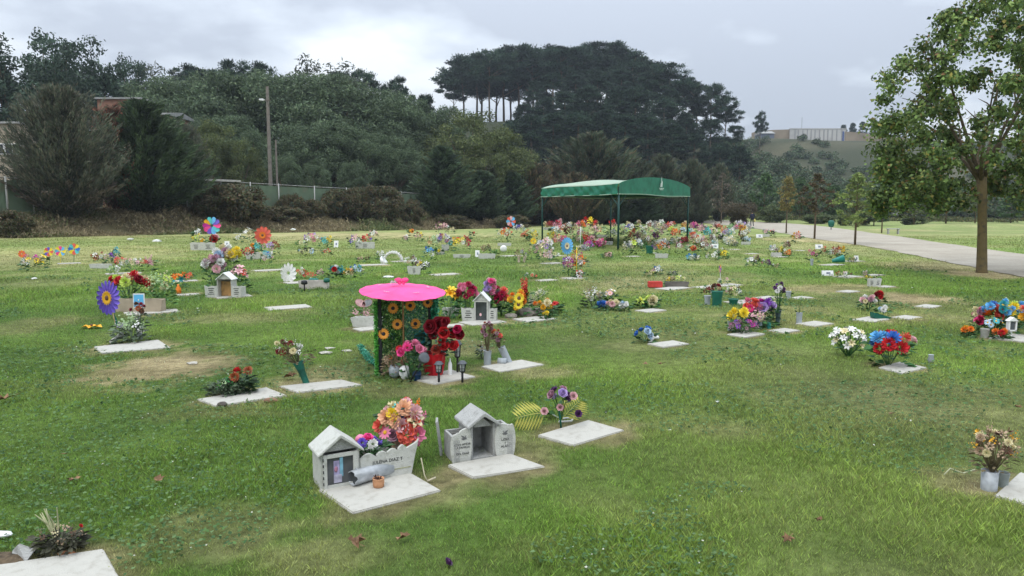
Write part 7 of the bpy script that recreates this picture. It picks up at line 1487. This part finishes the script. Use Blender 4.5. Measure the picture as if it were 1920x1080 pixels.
# white troughs, plaques and boxes
for px, by, w_, h_, mk, lb in ((381,469,43,15,2,'far white planter with lettered panels under the rainbow pinwheel'),(484,486,40,14,0,'white trough under the turquoise and orange flowers'),(685,466,34,13,1,'far white planter under the red and violet flowers'),(866,484,30,8,1,'white trough under the red and yellow bunch'),(777,515,22,17,1,'square white planter with the grey dried bunch'),(946,461,24,6,0,'white trough under the orange-red and white bunch'),(1240,484,22,9,0,'white trough under the orange bunch before the canopy'),
        (1352,0,0,0,0,''),(1142,459,12,7,1,'small white box under the canopy near the rear post'),(590,541,52,17,0,'pinkish stone trough right of the white windmill'),(913,485,30,10,0,'toppled white stone trough of the dark dried bunch'),(1268,538,40,11,0,'dark stone planter in mid right lawn'),(1398,459,16,6,0,'little white trough beside the mushroom-shaped shrub'),(826,477,14,10,0,'little white box under the lilac and rust cluster'),(1638,537,22,16,2,'small box with dark bars at the right lawn'),(190,503,36,9,0,'white low trough under the dark red roses at left'),(1030,431,22,5,0,'far white trough right of the left canopy post'),(1455,481,18,8,0,'white box under the white blooms near the road'),(1435,444,14,5,0,'far white box by the road left of the dark spiky flowers'),(835,470,12,12,0,'pale box beneath the lilac cluster'),(1128,445,18,5,0,'far white trough behind the canopy centre')):
    if w_: p = G(px, by); planter(p, U(w_, p.y), U(h_, p.y), min(.2, U(w_, p.y) * .35), lb, M('dark_stone', (.13, .12, .105), .9, .15, 6, .4, 30) if 'dark stone' in lb else (M('pink_stone', (.46, .42, .38), .9, .1, 6, .4, 30) if 'pinkish' in lb else None), rj.uniform(-.1, .1), 3, .03, marks=mk)
for px, by, w_, h_, lb in ((425,462,9,10,'small white card standing right of the far white planter'),(895,482,8,13,'white framed card left of the dark dried bunch'),(1552,517,22,10,'leaning white plaque with a dark mark on the right lawn'),(1536,467,14,9,'small white plaque by the road near the dark red sapling'),(1424,446,12,7,'small white plaque at the road edge'),(1341,466,12,9,'white framed card before the far rows'),(630,464,8,13,'white card beside the small yellow flowers'),(1606,489,8,10,'white stone curl at the end of a slab')):
    p = G(px, by); e_ = empty('grave_card', p, 0, lb, 'plaque'); W_, Hh = U(w_, p.y), U(h_, p.y); o = MB().box((0, 0, Hh / 2), (W_, .02, Hh), WHITEM).build('plate', e_, .003); o.rotation_euler.x = -.3; o = MB().box((W_ * .05, -.013, Hh * .5), (W_ * .35, .004, Hh * .35), M('card_mark', (.2, .22, .28), .6, .2, 20)).build('mark', e_); o.rotation_euler.x = -.3
# vases
for px, by, r_, h_, m_, lb in ((1326,571,.06,.16,GREYP,'light grey vase of the vase pair in mid right lawn'),(1344,574,.10,.26,GREENP,'large dark green vase of the vase pair'),(1375,571,.09,.10,GREENP,'low dark green bowl under the white and pale pink bunch'),(1478,560,.05,.14,GREYP,'short grey pot with a cream bud in mid right lawn'),(1522,498,.05,.2,GREYP,'thin pale vase under the rust and magenta flowers'),(973,492,.05,.22,M('cream_vase', (.55, .45, .34), .6, .1),'left cream vase of a leaning pair'),(982,492,.05,.22,M('cream_vase', None or (.55, .45, .34)),'right cream vase of a leaning pair'),(1278,475,.03,.0,GREYP,''),(1218,476,.16,.3,GREENP,'dark green far pot before the canopy'),(1228,540,.0,0,GREYP,'')):
    if h_ and r_: tube_vase(G(px, by), r_ * .8, r_, h_, m_, lb, (0, .25 if 'right cream' in lb else 0))
o = MB().box((0, 0, .08), (.30, .14, .13), M('red_block_paint', (.5, .05, .04), .6, .1)).build('red_box', bevel=.01, loc=G(1228, 540)); tag(o, 'small red box on the lawn left of the dark stone planter', 'box')
mb = MB(); pts = [Vector((.34 * math.cos(a), 0, .34 * math.sin(a))) for a in [PI * i / 10 for i in range(11)]]; mb.tube(pts, .05, petal('white'), 8)
for i, q in enumerate(pts): mb.tpl(TPL['mini'], Matrix.Translation(q + Vector((0, -.02, 0))) @ Matrix.Scale(.08, 4), [petal('white')])
o = mb.build('flower_arch', loc=G(737, 490)); o.scale = (.85, 1, .85); tag(o, 'white flower arch standing on the far left-centre lawn', 'flower arch')
o = MB().lathe([(.08, 0), (.17, .06), (.19, .14), (.16, .14), (.06, .04)], WHITEM, None, 16, False).build('white_bowl', loc=G(716, 494)); o.rotation_euler.y = .9; tag(o, 'white bowl tipped on the end of the long slab', 'bowl')
o = MB().ball((0, 0, .14), .14, WHITEM, 2, (1, .5, 1)).build('white_disc', loc=G(944, 473)); tag(o, 'round white ball under the orange-red bunch', 'ball')
o = MB().ball((0, 0, .02), .10, WHITEM, 2, (1.5, .9, .35)).build('white_stone', loc=G(728, 521)); tag(o, 'flat white stone above the parasol', 'stone')
mb = MB(); mb.lathe([(.05, 0), (.12, .35), (.09, .36), (.04, .05)], M('teal_glaze', (.02, .22, .18), .4, .1), None, 12); o = mb.build('fallen_pot', loc=G(1560, 494) + Vector((0, 0, .08))); o.rotation_euler = (.2, 1.35, 0); tag(o, 'teal cone pot fallen on its side on a right-hand slab', 'pot')
for px, by, hp_, lb in ((571,546,20,'black solar light at the left of the pinkish trough'),(613,542,20,'dark green solar light at the right of the pinkish trough')):
    p = G(px, by); e_ = empty('solar_light', p, 0, lb, 'garden light'); h = U(hp_, p.y); MB().tube([(0, 0, 0), (0, 0, h * .7)], .015, BLACKP if 'black' in lb else GREENP, 6).build('post', e_); MB().lathe([(.05, h * .65), (.07, h * .72), (.06, h), (.02, h * 1.05)], BLACKP if 'black' in lb else GREENP, None, 10).build('lamp_head', e_)
o = MB().box((0, 0, .03), (.2, .15, .14), M('teal_glaze', None or (.02, .22, .18))).build('teal_box', bevel=.02, loc=G(588, 530)); tag(o, 'small turquoise box above the pinkish trough', 'box')
# long pale broken kerb at the bank
print('all', len(bpy.data.objects))

# ------------------------------------------------------------------ haze: thin even air round the whole place
hzm = bpy.data.materials.new('haze_air'); hzm.use_nodes = True; t = hzm.node_tree; t.nodes.remove(t.nodes['Principled BSDF'])
pv = t.nodes.new('ShaderNodeVolumePrincipled'); pv.inputs['Density'].default_value = 0.0003; pv.inputs['Color'].default_value = (.80, .88, 1, 1); pv.inputs['Anisotropy'].default_value = 0.2
t.links.new(pv.outputs[0], t.nodes['Material Output'].inputs['Volume'])
mb = MB(); mb.box((0, 420, 30), (1440, 960, 66), hzm); o = mb.build('haze'); tag(o, 'thin pale air softening the distant trees', 'haze', kind='stuff')
